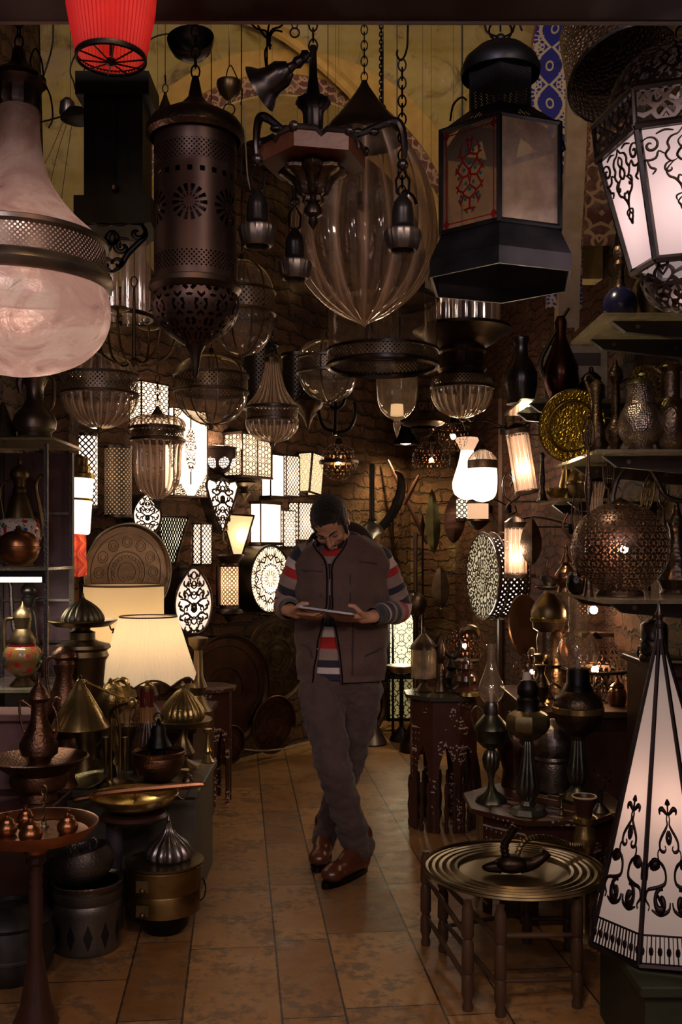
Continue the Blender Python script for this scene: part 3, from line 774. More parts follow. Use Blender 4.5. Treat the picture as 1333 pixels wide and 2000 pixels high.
# three hanging chains / hook beside it
for (px, D, y1, big, lab) in ((786, 2.7, 420, 16, 'long iron hook ending in a thin chain, right of the conical cap'), (740, 3.1, 200, 11, 'thin iron chain ending in a ring, just behind the conical cap'), (576, 3.1, 68, 18, 'short dark ring hanging from the beam left of the onion pendant')):
    tc = thing('hanging_chain', lab, 'chain', W(px, y1, D)); tc['_k'] = D/F; tc['_y'] = y1
    if px == 786:
        vtube(tc, 'hook', IRON, [(12, -140), (11, 60), (8, 100), (-2, 118), (-10, 108), (-9, 98)], 2); vchain(tc, 118, 400, IRON, L=24, r=1.8)
        vtube(tc, 'shackle', IRON, [(0, 380), (6, 372), (22, 384), (28, 400)], 3)
    else:
        vchain(tc, -20 if px == 740 else 40, y1-14, IRON, L=big, r=1.5); k = tc['_k']; m = MB(); m.vring((0, 0, 4*k), 9*k, 1.6*k); obj('ring', m, IRON, tc)
        m = MB(); m.tube([(0, 0, (y1+20 if px == 740 else y1-40)*k), (0, 0, railz(D)-tc.location.z)], .0022); obj('wire', m, IRON, tc)
    if px == 740: tc.location.y = 3.16; tc.location.x = W(745, 0, 3.16).x
    if px == 786: m = MB(); m.tube([(12*tc['_k'], 0, 555*tc['_k']), (12*tc['_k'], 0, railz(D)-tc.location.z)], .0022); obj('wire', m, IRON, tc)

# six-sided tin lantern with painted glass
def hexpts(R, a0, n=6): return [(R*cos(a0+2*pi*i/n), R*sin(a0+2*pi*i/n)) for i in range(n)]
def frame_face(a, b, c, d): pass
t = thing('hexagonal_lantern', 'large six-sided tin lantern with dusty glass and a red and green painted pane', 'lantern', W(978, 556, 2.7)); k = 2.7/F; t['_k'] = k; t['_y'] = 556
z = lambda y: (556-y)*k; A0 = math.radians(20)
BTIN = metal('blue_black_tin', (.105, .105, .125), .42, 'plain', .4)
m = MB(); m.lathe([(76*k, z(150)), (78*k, z(138)), (70*k, z(118)), (48*k, z(98)), (20*k, z(86)), (8*k, z(84)), (0, z(83))], 36); m.ell((0, 0, z(76)), .014); obj('cap', m, BTIN, t)
m = MB(); m.vring((0, 0, z(60)), .028, .003, sx=1.1); obj('hanging_ring', m, IRON, t)
m = MB(); m.X = None; h = hexpts(68*k, A0); 
vs = []; us = []
m.prism(h, z(228), z(136), cap=False)
m.uv = [[(0, 0), (68*k, 0), (68*k, 92*k), (0, 92*k)] for _ in m.uv]
obj('pierced_collar', m, perf('pinholed_tin', 'dots', 130, -.16, (.10, .10, .12)), t, smooth=0)
mt, tt, out = newmat('pinholed_blue_tin'); q = pattern(tt, 'dots', 120, .17); fin(mt, tt, out, mixs(tt, q, trans(tt), bsdf(tt, (.075, .075, .09), .45, .8)))
kids(t)[-1].data.materials[0] = mt
m = MB(); h2 = hexpts(128*k, A0)
vs = [(x, y, z(228)) for x, y in h]+[(x, y, z(276)) for x, y in h2]
# shoulder with a triangular window in every side
fs = []; V = list(vs)
for i in range(6):
    j = (i+1) % 6; a, b, c, d = [Vector(V[q]) for q in (i, j, 6+j, 6+i)]
    t1, t2, t3 = d.lerp(c, .28).lerp(a.lerp(b, .3), .12), d.lerp(c, .72).lerp(a.lerp(b, .7), .12), (a+b+c+d)/4+((a+b)/2-(c+d)/2)*.15
    n0 = len(vs); vs += [t1, t2, t3]
    fs += [(i, 6+i, n0, n0+2), (6+i, 6+j, n0+1, n0), (6+j, j, n0+2, n0+1), (i, n0+2, j)]
m.add(vs, fs); solid(obj('shoulder', m, BTIN, t, smooth=0), .002)
R2, zb, zt = 127*k, z(470), z(276)
dusty = glass('dusty_pane', (.80, .70, .62), 1.4, .38, .12, .12)
def paint_mat():
    m, t, out = newmat('painted_pane'); u, v = uvc(t)
    x = u/.09; y = v/.135; q = mth('SQRT', x*x*2.6+y*y*1.15)
    tr = vor(t, comb(t, vabs(x)*3.4, y*4.4), 1, 'DISTANCE_TO_EDGE', .9, '2D') < .10
    cell = vor(t, comb(t, vabs(x)*4.2, y*5), 1, 'F1', .9, '2D')
    red = mx(mn(tr, q < .78), mx(mn(vabs(vabs(x)-.80) < .018, vabs(y) < .8), mn(vabs(vabs(y)-.86) < .012, vabs(x) < .7)))
    grn = mn(cell < .2, q < .8); dia = (vabs(vabs(x)-.80)+vabs(vabs(y)-.86)*1.2) < .12
    base = t.nodes['Material Output']
    lw = t.nodes.new('ShaderNodeBsdfGlossy'); lw.inputs[1].default_value = .15
    d = bsdf(t, (.42, .31, .22), .5); g = mixs(t, .10, mixs(t, .42, trans(t, (.85, .72, .6)), d), lw.outputs[0])
    g = mixs(t, grn, g, bsdf(t, (.02, .16, .14), .4)); g = mixs(t, mx(red, dia), g, bsdf(t, (.30, .015, .015), .4))
    return fin(m, t, out, g)
for i in range(6):
    j = (i+1) % 6; a, b = h2[i], h2[j]; c = Vector(((a[0]+b[0])/2, (a[1]+b[1])/2, (zb+zt)/2)); u = Vector((b[0]-a[0], b[1]-a[1], 0)); L = u.length; u.normalize(); H = (zt-zb)/2
    m = MB(); q = [(-L/2, -H), (L/2, -H), (L/2, H), (-L/2, H)]
    m.add([c+u*x+Vector((0, 0, y)) for x, y in q], [(0, 1, 2, 3)], [[(x, y) for x, y in q]])
    pane = obj('pane', m, paint_mat() if i == 3 else dusty, t, 'pane painted with red and green scrolls' if i == 3 else None, smooth=0)
m = MB()
for i in range(6):
    j = (i+1) % 6; m.tube([(*h2[i], zb-.005), (*h2[i], zt+.004)], .0075, 6)
    for zz in (zb, zt): m.tube([(*h2[i], zz), (*h2[j], zz)], .007, 6)
obj('frame', m, BTIN, t)
m = MB(); vs = []
for R, zz in ((126, 470), (152, 524), (152, 556), (146, 556), (146, 528), (120, 474)): vs += [(x, y, z(zz)) for x, y in hexpts(R*k, A0)]
m.add(vs, [(r*6+i, r*6+(i+1) % 6, (r+1)*6+(i+1) % 6, (r+1)*6+i) for r in range(5) for i in range(6)]); obj('flared_base', m, BTIN, t, smooth=0)
m = MB(); m.tube([(108*k*1, -60*k, z(300)), (112*k, -62*k, z(316)), (104*k, -60*k, z(324))], .003); obj('door_latch', m, IRON, t)
vtube(t, 'hook', IRON, [(-98, 236), (-92, 205), (-76, 190), (-66, 196)], 2); m = MB(); m.tube([(-30*k, 0, z(20)), (-28*k, 0, z(60)), (0, 0, z(72)), (24*k, 0, z(62)), (30*k, 0, z(30)), (42*k, 0, z(60))], .003, sm=3); obj('wire', m, IRON, t)
hang(t, 62, IRON, .0025)

# tapered white lantern with scroll ornament (right edge)
t = thing('scroll_lantern', 'tapering white-paned lantern with dark scroll ornament and pierced dome, cut by the right edge', 'lantern', W(1337, 610, 2.35)); k = 2.35/F; t['_k'] = k; t['_y'] = 610
z = lambda y: (610-y)*k; A0 = math.radians(40)
PW = glow('white_opal_pane', (.80, .62, .60), .30, .55)
def hx3(R, y): return [Vector((R*k*cos(A0+pi/3*i), R*k*sin(A0+pi/3*i), z(y))) for i in range(6)]
top, bot = hx3(160, 292), hx3(98, 525)
for i in range(6):
    j = (i+1) % 6; m = MB(); m.add([top[i], top[j], bot[j], bot[i]], [(0, 3, 2, 1)]); obj('pane', m, PW, t, smooth=0)
    c0, c1 = (top[i]+top[j])/2, (bot[i]+bot[j])/2; u = (top[j]-top[i]); w = u.length; u.normalize(); v = c0-c1; n = u.cross(v).normalized()*.004
    if n.dot(c0) < 0 and n.dot(Vector((c0.x, c0.y, 0))) < 0: n = -n
    m = MB(); strokes(m, orn_crest(), lambda x, y: c1.lerp(c0, .36+.60*y)+u*x*w*.98+n, wk=1.3); solid(obj('scroll_ornament', m, BRONZE, t), .003)
m = MB()
for P in (top, bot):
    for i in range(6): m.tube([P[i], P[(i+1) % 6]], .009, 6)
for i in range(6): m.tube([top[i], bot[i]], .009, 6)
obj('frame', m, GUN, t)
PIERCE, tt, out = newmat('pierced_scrollwork'); q = pattern(tt, 'floral', 34, .15); fin(PIERCE, tt, out, mixs(tt, q, trans(tt), bsdf(tt, (.10, .075, .07), .4, .85)))
m = MB(); a, b = hx3(166, 292), hx3(172, 224)
for i in range(6):
    j = (i+1) % 6; m.add([a[i], a[j], b[j], b[i]], [(0, 1, 2, 3)], [[(i*.2, 0), (i*.2+.19, 0), (i*.2+.19, .08), (i*.2, .08)]])
obj('pierced_gallery', m, PIERCE, t, smooth=0)
m = MB()
for P in (a, b):
    for i in range(6): m.tube([P[i], P[(i+1) % 6]], .009, 6)
for i in range(6): m.tube([a[i], b[i]], .006, 6)
obj('gallery_rails', m, GUN, t)
m = MB(); m.lathe([(r*k, z(y)) for r, y in [(150, 222), (138, 170), (112, 130), (70, 104), (20, 92), (0, 90)]], 48, sm=3); obj('pierced_dome', m, PIERCE, t)
m = MB(); m.lathe([(r*k, z(y)) for r, y in [(84, 528), (82, 552), (64, 586), (34, 606), (0, 612)]], 40, sm=3); obj('pierced_bowl', m, PIERCE, t)
m = MB(); m.ell((0, 0, z(84)), .012); m.vring((0, 0, z(66)), .02, .003); obj('finial', m, GUN, t)
lamp('POINT', 'scroll_lantern_bulb', W(1337, 400, 2.35), 1.5, (1., .82, .80), .04)
hang(t, 70, IRON, .003)
# hammered metal shade
def hamm():
    m, t, out = newmat('hammered_metal'); u, v = uvc(t)
    d = vor(t, comb(t, u*1.0, v), 62, 'F1', .7, '2D'); c = mixc(t, noi(t, sc=20), (.16, .11, .08), (.5, .37, .27))
    return fin(m, t, out, bsdf(t, c, .34, .6, d*-3.5, 1., bd=.012))
t = vessel('hammered_shade', 'wide hammered metal drum shade seen from below, top right under the beam', 'lampshade', 1206, 3.1, [
    ('shade', hamm(), [(0, 12), (70, 14), (84, 30), (96, 100), (108, 168)], dict(seg=64)),
    ('rim', GUN, [(106, 166), (110, 170), (106, 174)], dict(seg=48))], rot=(math.radians(-27), math.radians(-12), 0))
t.location.y = 3.02; k = t['_k']; m = MB(); m.tube([(0, 0, 160*k), (0, .09, 240*k)], .004); m.box((0, 0, 140*k), (.16, .008, .008)); m.box((0, 0, 140*k), (.008, .16, .008)); obj('spider', m, IRON, t)
# small things before the plaster
t = vessel('ceiling_bowl', 'small bronze ceiling bowl with wire handle and ring before the vault, left of the chandelier', 'ceiling cup', 448, 3.6, [
    ('bowl', OLDB, [(24, 160), (25, 166), (20, 182), (10, 193), (3, 197), (3, 205), (0, 206)], dict(seg=24)),])
vtube(t, 'handle', IRON, [(-8, 162), (-3, 136), (3, 128), (10, 140), (22, 168), (26, 184), (22, 205)], 1.2); k = t['_k']; m = MB(); m.vring((0, 0, -8*k), 11*k, 1.4*k); obj('ring', m, IRON, t)
hang(t, 130, r=.0018)
vtube(t, 'cord', PALECORD, [(28, 205), (30, 240), (33, 300), (36, 345), (42, 370)], 1.6)
t = vessel('wire_pendant', 'small dark bell fitting on a chain before the vault, left of the ceiling bowl', 'pendant', 323, 3.6, [('bell', BRENG, [(2, 180), (5, 192), (12, 210), (16, 225), (10, 232)], dict(seg=20))])
hang(t, 182, chain_y=145, r=.0015)
t = vessel('steel_fitting', 'shiny little metal lamp fitting on wires before the stained plaster, right of the bell lantern', 'lamp fitting', 132, 3.6, [('cup', PEWT, [(6, 192), (14, 200), (16, 222), (10, 232), (0, 234)], dict(seg=20)), ('arm', IRON, [(3, 214), (22, 216), (34, 234), (20, 240), (0, 238)], dict(seg=12, dx=20))])
for a in ([(-5, 228), (-30, 290), (-50, 330)], [(2, 232), (-20, 300), (-40, 390)], [(10, 232), (0, 300), (-12, 390)]): vtube(t, 'wire', CORD, a, .6)
hang(t, 196, dx=6)
t = thing('black_cable', 'loose black cable looping down at the left in front of the vault', 'cable', W(100, 200, 2.7)); t['_k'] = 2.7/F; t['_y'] = 200
vtube(t, 'cable', CORD, [(2, -60), (4, 40), (2, 90), (-12, 140), (-28, 180), (-34, 215), (-26, 238), (20, 228), (60, 222)], 1.8)
vtube(t, 'cable', CORD, [(70, -60), (64, 60), (38, 130), (44, 160), (52, 172), (80, 90), (92, 60)], 1.6)
# ---------------------------------------------------------------- second rank of hanging lamps
GG = 'glass globe pendants'
LATB = perf('fine_lattice_band', 'diamond', 90, .20, (.5, .40, .30))
def globe(label, cx, D, hw, yt, ya, yb_, ybot, fl=None, ribs=0, name='globe_pendant', topy=None, rimmat=PEWT, ctop=None):
    up = [(hw*sin(pi/2*q/7)*.985, yt+(ya-yt)*(1-cos(pi/2*q/7))) for q in range(0, 8)]
    dn = [(hw*cos(pi/2*q/9)*.985, yb_+(ybot-yb_)*sin(pi/2*q/9)) for q in range(0, 10)]
    t = vessel(name, label, 'pendant lamp', cx, D, [
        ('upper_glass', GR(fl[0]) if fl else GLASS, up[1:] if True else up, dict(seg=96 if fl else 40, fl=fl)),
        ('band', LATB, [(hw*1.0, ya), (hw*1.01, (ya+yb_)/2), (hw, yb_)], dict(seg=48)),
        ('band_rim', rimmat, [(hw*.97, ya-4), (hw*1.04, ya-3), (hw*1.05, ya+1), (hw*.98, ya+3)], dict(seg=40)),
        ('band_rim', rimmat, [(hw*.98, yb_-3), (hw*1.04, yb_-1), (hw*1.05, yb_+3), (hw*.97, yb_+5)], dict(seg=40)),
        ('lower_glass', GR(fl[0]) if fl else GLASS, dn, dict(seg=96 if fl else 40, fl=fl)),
        ('cap', BRONZE, [(0, yt-14), (4, yt-12), (5, yt-4), (hw*.2, yt), (hw*.23, yt+3)], dict(seg=20)),
        ('finial', rimmat, [(hw*.10, ybot-3), (6, ybot), (4, ybot+4), (5, ybot+7), (0, ybot+11)], dict(seg=14))], group=None)
    if ribs:
        k = t['_k']; m = MB(); y0 = t['_y']
        for i in range(ribs):
            a = 2*pi*i/ribs+.3; q = [(p*1.01*k, (y0-y)*k) for p, y in up+dn]
            m.tube([(r*cos(a), r*sin(a), z) for r, z in q], 1.5*k, 5)
        obj('ribs', m, rimmat, t)
    k = t['_k']; m = MB(); m.lathe([(0, (t['_y']-yt)*k), (7*k, (t['_y']-yt-2)*k), (7*k, (t['_y']-ya)*k), (4*k, (t['_y']-ya-8)*k), (0, (t['_y']-ya-9)*k)], 14); obj('lamp_holder', m, OLDB, t)
    hang(t, yt-12, OLDB if ctop else None, .0022, chain_y=ctop)
    return t
globe('clear glass globe with swirled lower bowl and pewter waistband, below the bell lantern', 195, 3.6, 73, 690, 735, 770, 838, fl=(22, .05))
globe('brass-ribbed clear globe pendant directly under the pierced cylinder lantern', 413, 3.6, 71, 692, 735, 765, 830, ribs=8)
globe('larger yellowish globe pendant half hidden behind the pierced cylinder lantern', 472, 3.1, 65, 508, 572, 612, 695, ribs=6, rimmat=OLDB)
globe('small ribbed globe pendant left of the ring-bottomed glass cylinder', 641, 4.6, 59, 662, 702, 728, 785, ribs=6)
# bell-shaped fluted glass
t = vessel('fluted_bell_pendant', 'fluted clear glass bell pendant narrowing to a long neck, above the hexagonal wall lamp', 'pendant lamp', 532, 4.1, [
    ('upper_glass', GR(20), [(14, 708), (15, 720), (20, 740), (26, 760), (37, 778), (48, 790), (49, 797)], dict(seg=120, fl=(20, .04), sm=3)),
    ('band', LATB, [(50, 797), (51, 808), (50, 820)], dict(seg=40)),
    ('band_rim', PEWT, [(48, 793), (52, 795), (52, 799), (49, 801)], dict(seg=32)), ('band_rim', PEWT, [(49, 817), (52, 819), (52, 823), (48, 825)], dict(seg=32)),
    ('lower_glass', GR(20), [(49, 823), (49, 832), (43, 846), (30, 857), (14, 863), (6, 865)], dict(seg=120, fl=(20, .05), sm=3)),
    ('cap', PEWT, [(15, 708), (16, 700), (12, 695), (5, 690), (0, 688)], dict(seg=20)), ('finial', PEWT, [(6, 864), (5, 870), (0, 874)], {})])
hang(t, 690, chain_y=620)
# glass urn
t = vessel('glass_urn_pendant', 'big fluted clear glass urn pendant with pewter band, before the tall lit panel', 'pendant lamp', 308, 4.1, [
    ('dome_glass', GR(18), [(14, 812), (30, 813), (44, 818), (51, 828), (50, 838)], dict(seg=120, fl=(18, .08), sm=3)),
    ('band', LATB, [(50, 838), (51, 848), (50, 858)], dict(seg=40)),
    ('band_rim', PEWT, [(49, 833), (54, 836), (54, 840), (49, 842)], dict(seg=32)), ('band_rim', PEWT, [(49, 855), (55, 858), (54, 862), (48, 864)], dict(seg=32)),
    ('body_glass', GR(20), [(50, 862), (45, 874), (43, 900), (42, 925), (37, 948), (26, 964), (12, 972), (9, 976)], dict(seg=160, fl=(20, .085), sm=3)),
    ('cap', PEWT, [(14, 813), (10, 806), (6, 800), (3, 794), (0, 792)], dict(seg=16)), ('finial', PEWT, [(10, 975), (12, 979), (5, 986), (7, 990), (0, 996)], dict(seg=14))])
hang(t, 794, chain_y=735)
# ring-bottomed glass cylinder
t = vessel('ring_pendant', 'clear glass cylinder pendant standing in a wide pierced metal ring, under the onion pendant', 'pendant lamp', 748, 3.6, [
    ('glass', GLASS, [(106, 590), (106, 640), (106, 688)], dict(seg=64)),
    ('ring', LATB, [(107, 686), (108, 700), (107, 712)], dict(seg=64)),
    ('ring_rim', GUN, [(104, 683), (110, 684), (110, 689), (106, 690)], dict(seg=56)), ('ring_rim', GUN, [(106, 709), (111, 712), (111, 718), (106, 722), (103, 718)], dict(seg=56)),
    ('crown', BRONZE, [(106, 592), (110, 588), (104, 580), (60, 568), (10, 560), (0, 558)], dict(seg=48))])
k = t['_k']; m = MB()
for i in range(4): a = pi/4+pi/2*i; m.lathe([(0, 134*k), (7*k, 130*k), (7*k, 60*k), (5*k, 40*k), (0, 38*k)], 12, o=(38*k*cos(a), 38*k*sin(a), 0))
obj('lamp_holder', m, GUN, t); hang(t, 560, r=.004)
t = vessel('glass_bell_pendant', 'small plain glass bell pendant with a drop tip, seen under the metal ring', 'pendant lamp', 776, 4.1, [
    ('glass', GLASSR, [(41, 700), (41, 740), (40, 770), (35, 795), (22, 812), (10, 819), (5, 821)], dict(seg=48, sm=3)),
    ('drop', GLASSR, [(6, 820), (8, 826), (6, 836), (2, 850), (0, 856)], dict(seg=16)), ('cap', BRONZE, [(42, 703), (42, 696), (20, 690), (0, 688)], dict(seg=24)),
    ('sleeve', glow('candle_sleeve', (1, .72, .42), .6), [(12, 790), (13, 812), (0, 814)], dict(seg=16))])
hang(t, 690, r=.003)
# plate and bowl pendant
t = vessel('tiered_pendant', 'tiered pendant of rippled glass, dark plate and fluted bowl, under the hexagonal lantern', 'pendant lamp', 903, 4.1, [
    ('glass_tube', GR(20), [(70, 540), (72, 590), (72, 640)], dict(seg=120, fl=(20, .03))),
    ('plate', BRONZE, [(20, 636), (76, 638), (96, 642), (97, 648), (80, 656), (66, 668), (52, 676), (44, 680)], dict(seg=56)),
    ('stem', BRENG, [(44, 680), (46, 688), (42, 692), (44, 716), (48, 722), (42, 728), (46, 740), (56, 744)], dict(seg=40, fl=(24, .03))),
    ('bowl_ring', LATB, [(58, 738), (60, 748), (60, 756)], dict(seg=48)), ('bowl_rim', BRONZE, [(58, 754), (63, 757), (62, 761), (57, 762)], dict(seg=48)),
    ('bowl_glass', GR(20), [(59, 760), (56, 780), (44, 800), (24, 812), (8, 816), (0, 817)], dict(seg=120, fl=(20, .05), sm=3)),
    ('inner_spike', BRONZE, [(10, 744), (14, 756), (8, 770), (9, 780), (3, 790), (0, 792)], dict(seg=16))], rot=(0, 0, 0))
k = t['_k']; m = MB()
for i in range(5): a = 1.2*i; m.lathe([(0, 226*k), (10*k, 222*k), (10*k, 185*k), (0, 182*k)], 12, o=(36*k*cos(a), 36*k*sin(a), 0))
obj('lamp_holder', m, plain('blue_candle', (.05, .05, .09), .25), t); hang(t, 640, r=.005)
# brass arm chandelier with candle dishes and glass tubes
t = vessel('candle_arm_chandelier', 'brass chandelier with curved arms and flat candle dishes around clear glass tubes', 'chandelier', 262, 3.1, [
    ('stem', OLDB, [(3, 560), (4, 700), (9, 706), (4, 712), (0, 718)], dict(seg=12))], yb=718)
k = t['_k']; z = lambda y: (718-y)*k
for i in range(6):
    a = 2*pi*i/6+.35; ca, sa = cos(a), sin(a); R = 80; m = MB()
    m.tube([(4*k*ca, 4*k*sa, z(700)), (30*k*ca, 30*k*sa, z(712)), (66*k*ca, 66*k*sa, z(690)), (R*k*ca, R*k*sa, z(655)), (R*k*ca, R*k*sa, z(628))], 2.4*k, 7, sm=5)
    arm = obj('arm', m, OLDB, t)
    m = MB(); m.lathe([(0, z(628)), (10*k, z(627)), (21*k, z(623)), (22*k, z(621)), (18*k, z(623)), (0, z(624))], 24, o=(R*k*ca, R*k*sa, 0)); obj('dish', m, OLDB, arm)
hang(t, 560, chain_y=540)
TG = 'glass tubes of the tube chandelier'
t = vessel('tube_chandelier', 'round cluster of clear glass tubes under a dark cap, behind the box lantern', 'chandelier', 235, 4.1, [
    ('cap', BRONZE, [(0, 440), (20, 444), (62, 452), (64, 464), (58, 468)], dict(seg=32)), ('foot_ring', BRONZE, [(60, 614), (65, 617), (64, 624), (58, 624)], dict(seg=40))])
k = t['_k']
for i in range(10):
    a = 2*pi*i/10+.2; m = MB(); m.lathe([(12*k, 0), (12*k, 158*k)], 14, o=(47*k*cos(a), 47*k*sin(a), 0)); obj('glass_tube', m, GLASSR, t)
hang(t, 442, r=.004)
# unlit lattice lanterns in the dark recess
LATD = perf('dark_hex_lattice', 'hex', 42, .13, (.10, .075, .06))
LIN = plain('lattice_lining', (.10, .07, .05), .8)
for cx, y0, y1, hw, D, lab in ((508, 668, 800, 33, 5.2, 'unlit dark lattice drum lantern behind the fluted bell pendant, left of two'), (581, 690, 800, 29, 5.2, 'unlit dark lattice drum lantern right behind the fluted bell pendant, narrower one')):
    t = vessel('lattice_lantern', lab, 'lantern', cx, D, [('lattice', LATD, [(hw, y0+8), (hw, y1-6)], dict(seg=32)), ('cap', BRONZE, [(0, y0-10), (6, y0-4), (hw+3, y0+2), (hw+3, y0+8), (hw-2, y0+9)], dict(seg=32)), ('base', BRONZE, [(hw-2, y1-8), (hw+3, y1-6), (hw+2, y1), (0, y1+2)], dict(seg=32)), ('lining', LIN, [(hw-6, y0+8), (hw-6, y1-6)], dict(seg=20))])
    hang(t, y0-8)
# dark mosque lamp and branching candelabra
t = vessel('mosque_lamp', 'small dark pierced bowl lamp with hanging tip, under the lattice drums', 'lantern', 602, 4.9, [
    ('bowl', BRENG, [(26, 782), (30, 786), (28, 794), (18, 806), (10, 816), (4, 830), (0, 842)], dict(seg=28)), ('gallery', LATD, [(26, 782), (23, 772), (22, 768)], dict(seg=28)), ('cap', BRONZE, [(0, 752), (5, 756), (22, 766), (24, 769)], dict(seg=24))])
hang(t, 754)
t = thing('candelabra', 'dark iron candelabra with upward curving arms hanging in the recess', 'candelabra', W(656, 860, 4.9)); t['_k'] = 4.9/F; t['_y'] = 860
vtube(t, 'stem', IRON, [(0, 700), (0, 790), (-2, 850)], [3, 3, 5])
for s, q in ((-1, [(0, 842), (-22, 836), (-32, 812), (-34, 790)]), (1, [(0, 846), (26, 838), (38, 812), (36, 785)]), (-1, [(0, 800), (-14, 790), (-22, 770)]), (1, [(0, 800), (14, 790), (20, 768)])):
    vtube(t, 'arm', IRON, q, 3.4)
hang(t, 702)
# pierced balls
def ball_mat(name, s, w, col=(.07, .04, .03), kind='floral'): return perf(name, kind, s, w, col)
def pierced(name, s, w, col, kind='floral'):
    if name in MC: return MC[name]
    m, t, out = newmat(name); q = pattern(t, kind, s, abs(w)); q = q if w > 0 else 1-q
    c = mixc(t, noi(t, sc=12), tuple(x*.4 for x in col), col)
    MC[name] = fin(m, t, out, mixs(t, q, trans(t), bsdf(t, c, .38, .85))); return m
PB1 = pierced('pierced_ball_scroll', 46, -.30, (.09, .055, .04)); PB2 = pierced('pierced_ball_fine', 56, -.34, (.10, .055, .05))
def sphere_prof(hw, yc, ry=None, n=16, a0=.06, a1=.97):
    ry = ry or hw
    return [(hw*sin(pi*(a0+(a1-a0)*i/n)), yc-ry*cos(pi*(a0+(a1-a0)*i/n))) for i in range(n+1)]
def ball(lab, cx, yc, hw, D, mat, power, ry=None, ring=False, foot=None, hy=None, ceil=True, bulb=.012, group=None):
    ps = [('shell', mat, sphere_prof(hw, yc, ry), dict(seg=48)), ('cap', BRONZE, [(0, yc-(ry or hw)-10), (5, yc-(ry or hw)-8), (hw*.22, yc-(ry or hw)-1), (hw*.24, yc-(ry or hw)+3)], dict(seg=20))]
    if ring: ps.append(('belt', BRONZE, [(hw, yc-3), (hw*1.05, yc-2), (hw*1.05, yc+3), (hw, yc+4)], dict(seg=40)))
    t = vessel('pierced_ball_lamp', lab, 'lamp', cx, D, ps, group)
    k = t['_k']; m = MB(); m.ell((0, 0, (t['_y']-yc)*k), bulb, seg=12, rings=8); b = obj('bulb', m, BULB, t, 'glowing bulb')
    m = MB(); m.tube([(0, 0, (t['_y']-yc)*k+bulb), (0, 0, (t['_y']-yc+(ry or hw))*k)], .004); obj('lamp_holder', m, BRONZE, t)
    l = lamp('POINT', 'ball_lamp_light', W(cx, yc, D), power, WARM, bulb*1.05)
    if ceil: hang(t, yc-(ry or hw)-8)
    return t
ball('pierced metal ball lamp with a belt, glowing in front of the patterned brick', 662, 902, 37, 5.2, PB1, 11, ring=True)
ball('pierced ball lamp with one bright bulb, left of the lit glass lamps', 843, 899, 38, 5.2, PB2, 7)
ball('smaller pierced ball lamp partly behind, below the tiered pendant', 886, 853, 30, 4.6, PB2, 3)
t = vessel('hat_lamp', 'dark pierced bell-shaped lamp with a wide wavy brim, right of the small glass bell', 'lantern', 826, 4.6, [
    ('dome', PB2, [(6, 765), (14, 772), (20, 790), (21, 806)], dict(seg=32, sm=3)), ('brim', BRONZE, [(20, 804), (24, 810), (40, 822), (43, 826), (38, 830), (26, 834)], dict(seg=40, fl=(6, .02))), ('bowl', PB2, [(26, 832), (24, 842), (14, 852), (0, 856)], dict(seg=28))])
hang(t, 767)
# ---------------------------------------------------------------- lamps on the angled stone wall
def wl(px, y, gap=.0):                           # point on the lamp wall
    D = wallD(px); return W(px, y, D), D
WROT = atan2(WD.y, WD.x)
def fwid(px):                                    # px per metre along the wall at this column
    D = wallD(px); r = (px-CX)/F; return F/D*(WD.x-r*WD.y)
def wlamp(name, lab, cat_, cx, y, rot=None, group=None, th=0):
    want = cx
    for _ in range(4):
        q = W(cx, y, wallD(cx))+Vector((WD.y, -WD.x, 0))*th; cx -= (q.x*F/q.y+CX)-want
    """Empty on the wall at row y; local +x along the wall to the right, local -y out of the wall"""
    p, D = wl(cx, y); t = thing(name, lab, cat_, p, (0, 0, WROT if rot is None else rot), group); t['_k'] = D/F; t['_y'] = y; t['_u'] = 1/(fwid(cx) if rot is None else F/D); return t
def rect_lamp(name, lab, cx, y0, y1, hw, mat, th=.10, fm=None, bar=.008, power=6, frontal=False, mull=0, caps=0, sx=None, open_=True):
    """box lamp: lit pane(s) behind a metal frame; bottom on row y1"""
    t = wlamp(name, lab, 'wall lamp', cx, y1, th=th*.75); k, u = t['_k'], t['_u']; w = hw*u*.86; H = (y1-y0)*k; fm = fm or BRONZE
    y_ = -th-.012
    m = MB(); m.add([(-w, y_, 0), (w, y_, 0), (w, y_, H), (-w, y_, H)], [(0, 1, 2, 3)])
    obj('pane', m, mat, t, smooth=0)
    for s in (-1, 1):
        m = MB(); m.add([(s*w, y_, 0), (s*w, -.012, 0), (s*w, -.012, H), (s*w, y_, H)], [(0, 1, 2, 3)], [[(0, 0), (th, 0), (th, H), (0, H)]])
        obj('side_pane', m, mat, t, smooth=0)
    m = MB()
    for s in (-1, 1): m.box((s*w, y_, H/2), (bar, bar, H+bar)); m.box((s*w, -.012, H/2), (bar, bar, H+bar))
    for zz in (0, H): m.box((0, y_, zz), (2*w+bar, bar, bar)); m.box((0, -.006, zz), (2*w+bar, .012, bar)); m.box((-w, y_/2, zz), (bar, th, bar)); m.box((w, y_/2, zz), (bar, th, bar))
    for i in range(mull): m.box((-w+2*w*(i+1)/(mull+1), y_, H/2), (bar*.6, bar, H))
    if caps: m.box((0, y_/2, H+caps/2), (2*w+.02, th+.03, caps)); m.box((0, y_/2, -caps/2), (2*w+.02, th+.03, caps))
    obj('frame', m, fm, t, smooth=0)
    m = MB(); m.box((0, -.004, H/2), (2*w*.8, .008, H*.8)); obj('back_plate', m, fm, t, smooth=0)
    if power:
        p = t.matrix_basis @ Vector((0, 0, 0))
        q = Matrix.Translation(t.location) @ Matrix.Rotation(t.rotation_euler.z, 4, 'Z') @ Vector((0, -th*.55, H*.5))
        lamp('POINT', 'wall_lamp_light', q, power*.30, WHT, .012)
    return t
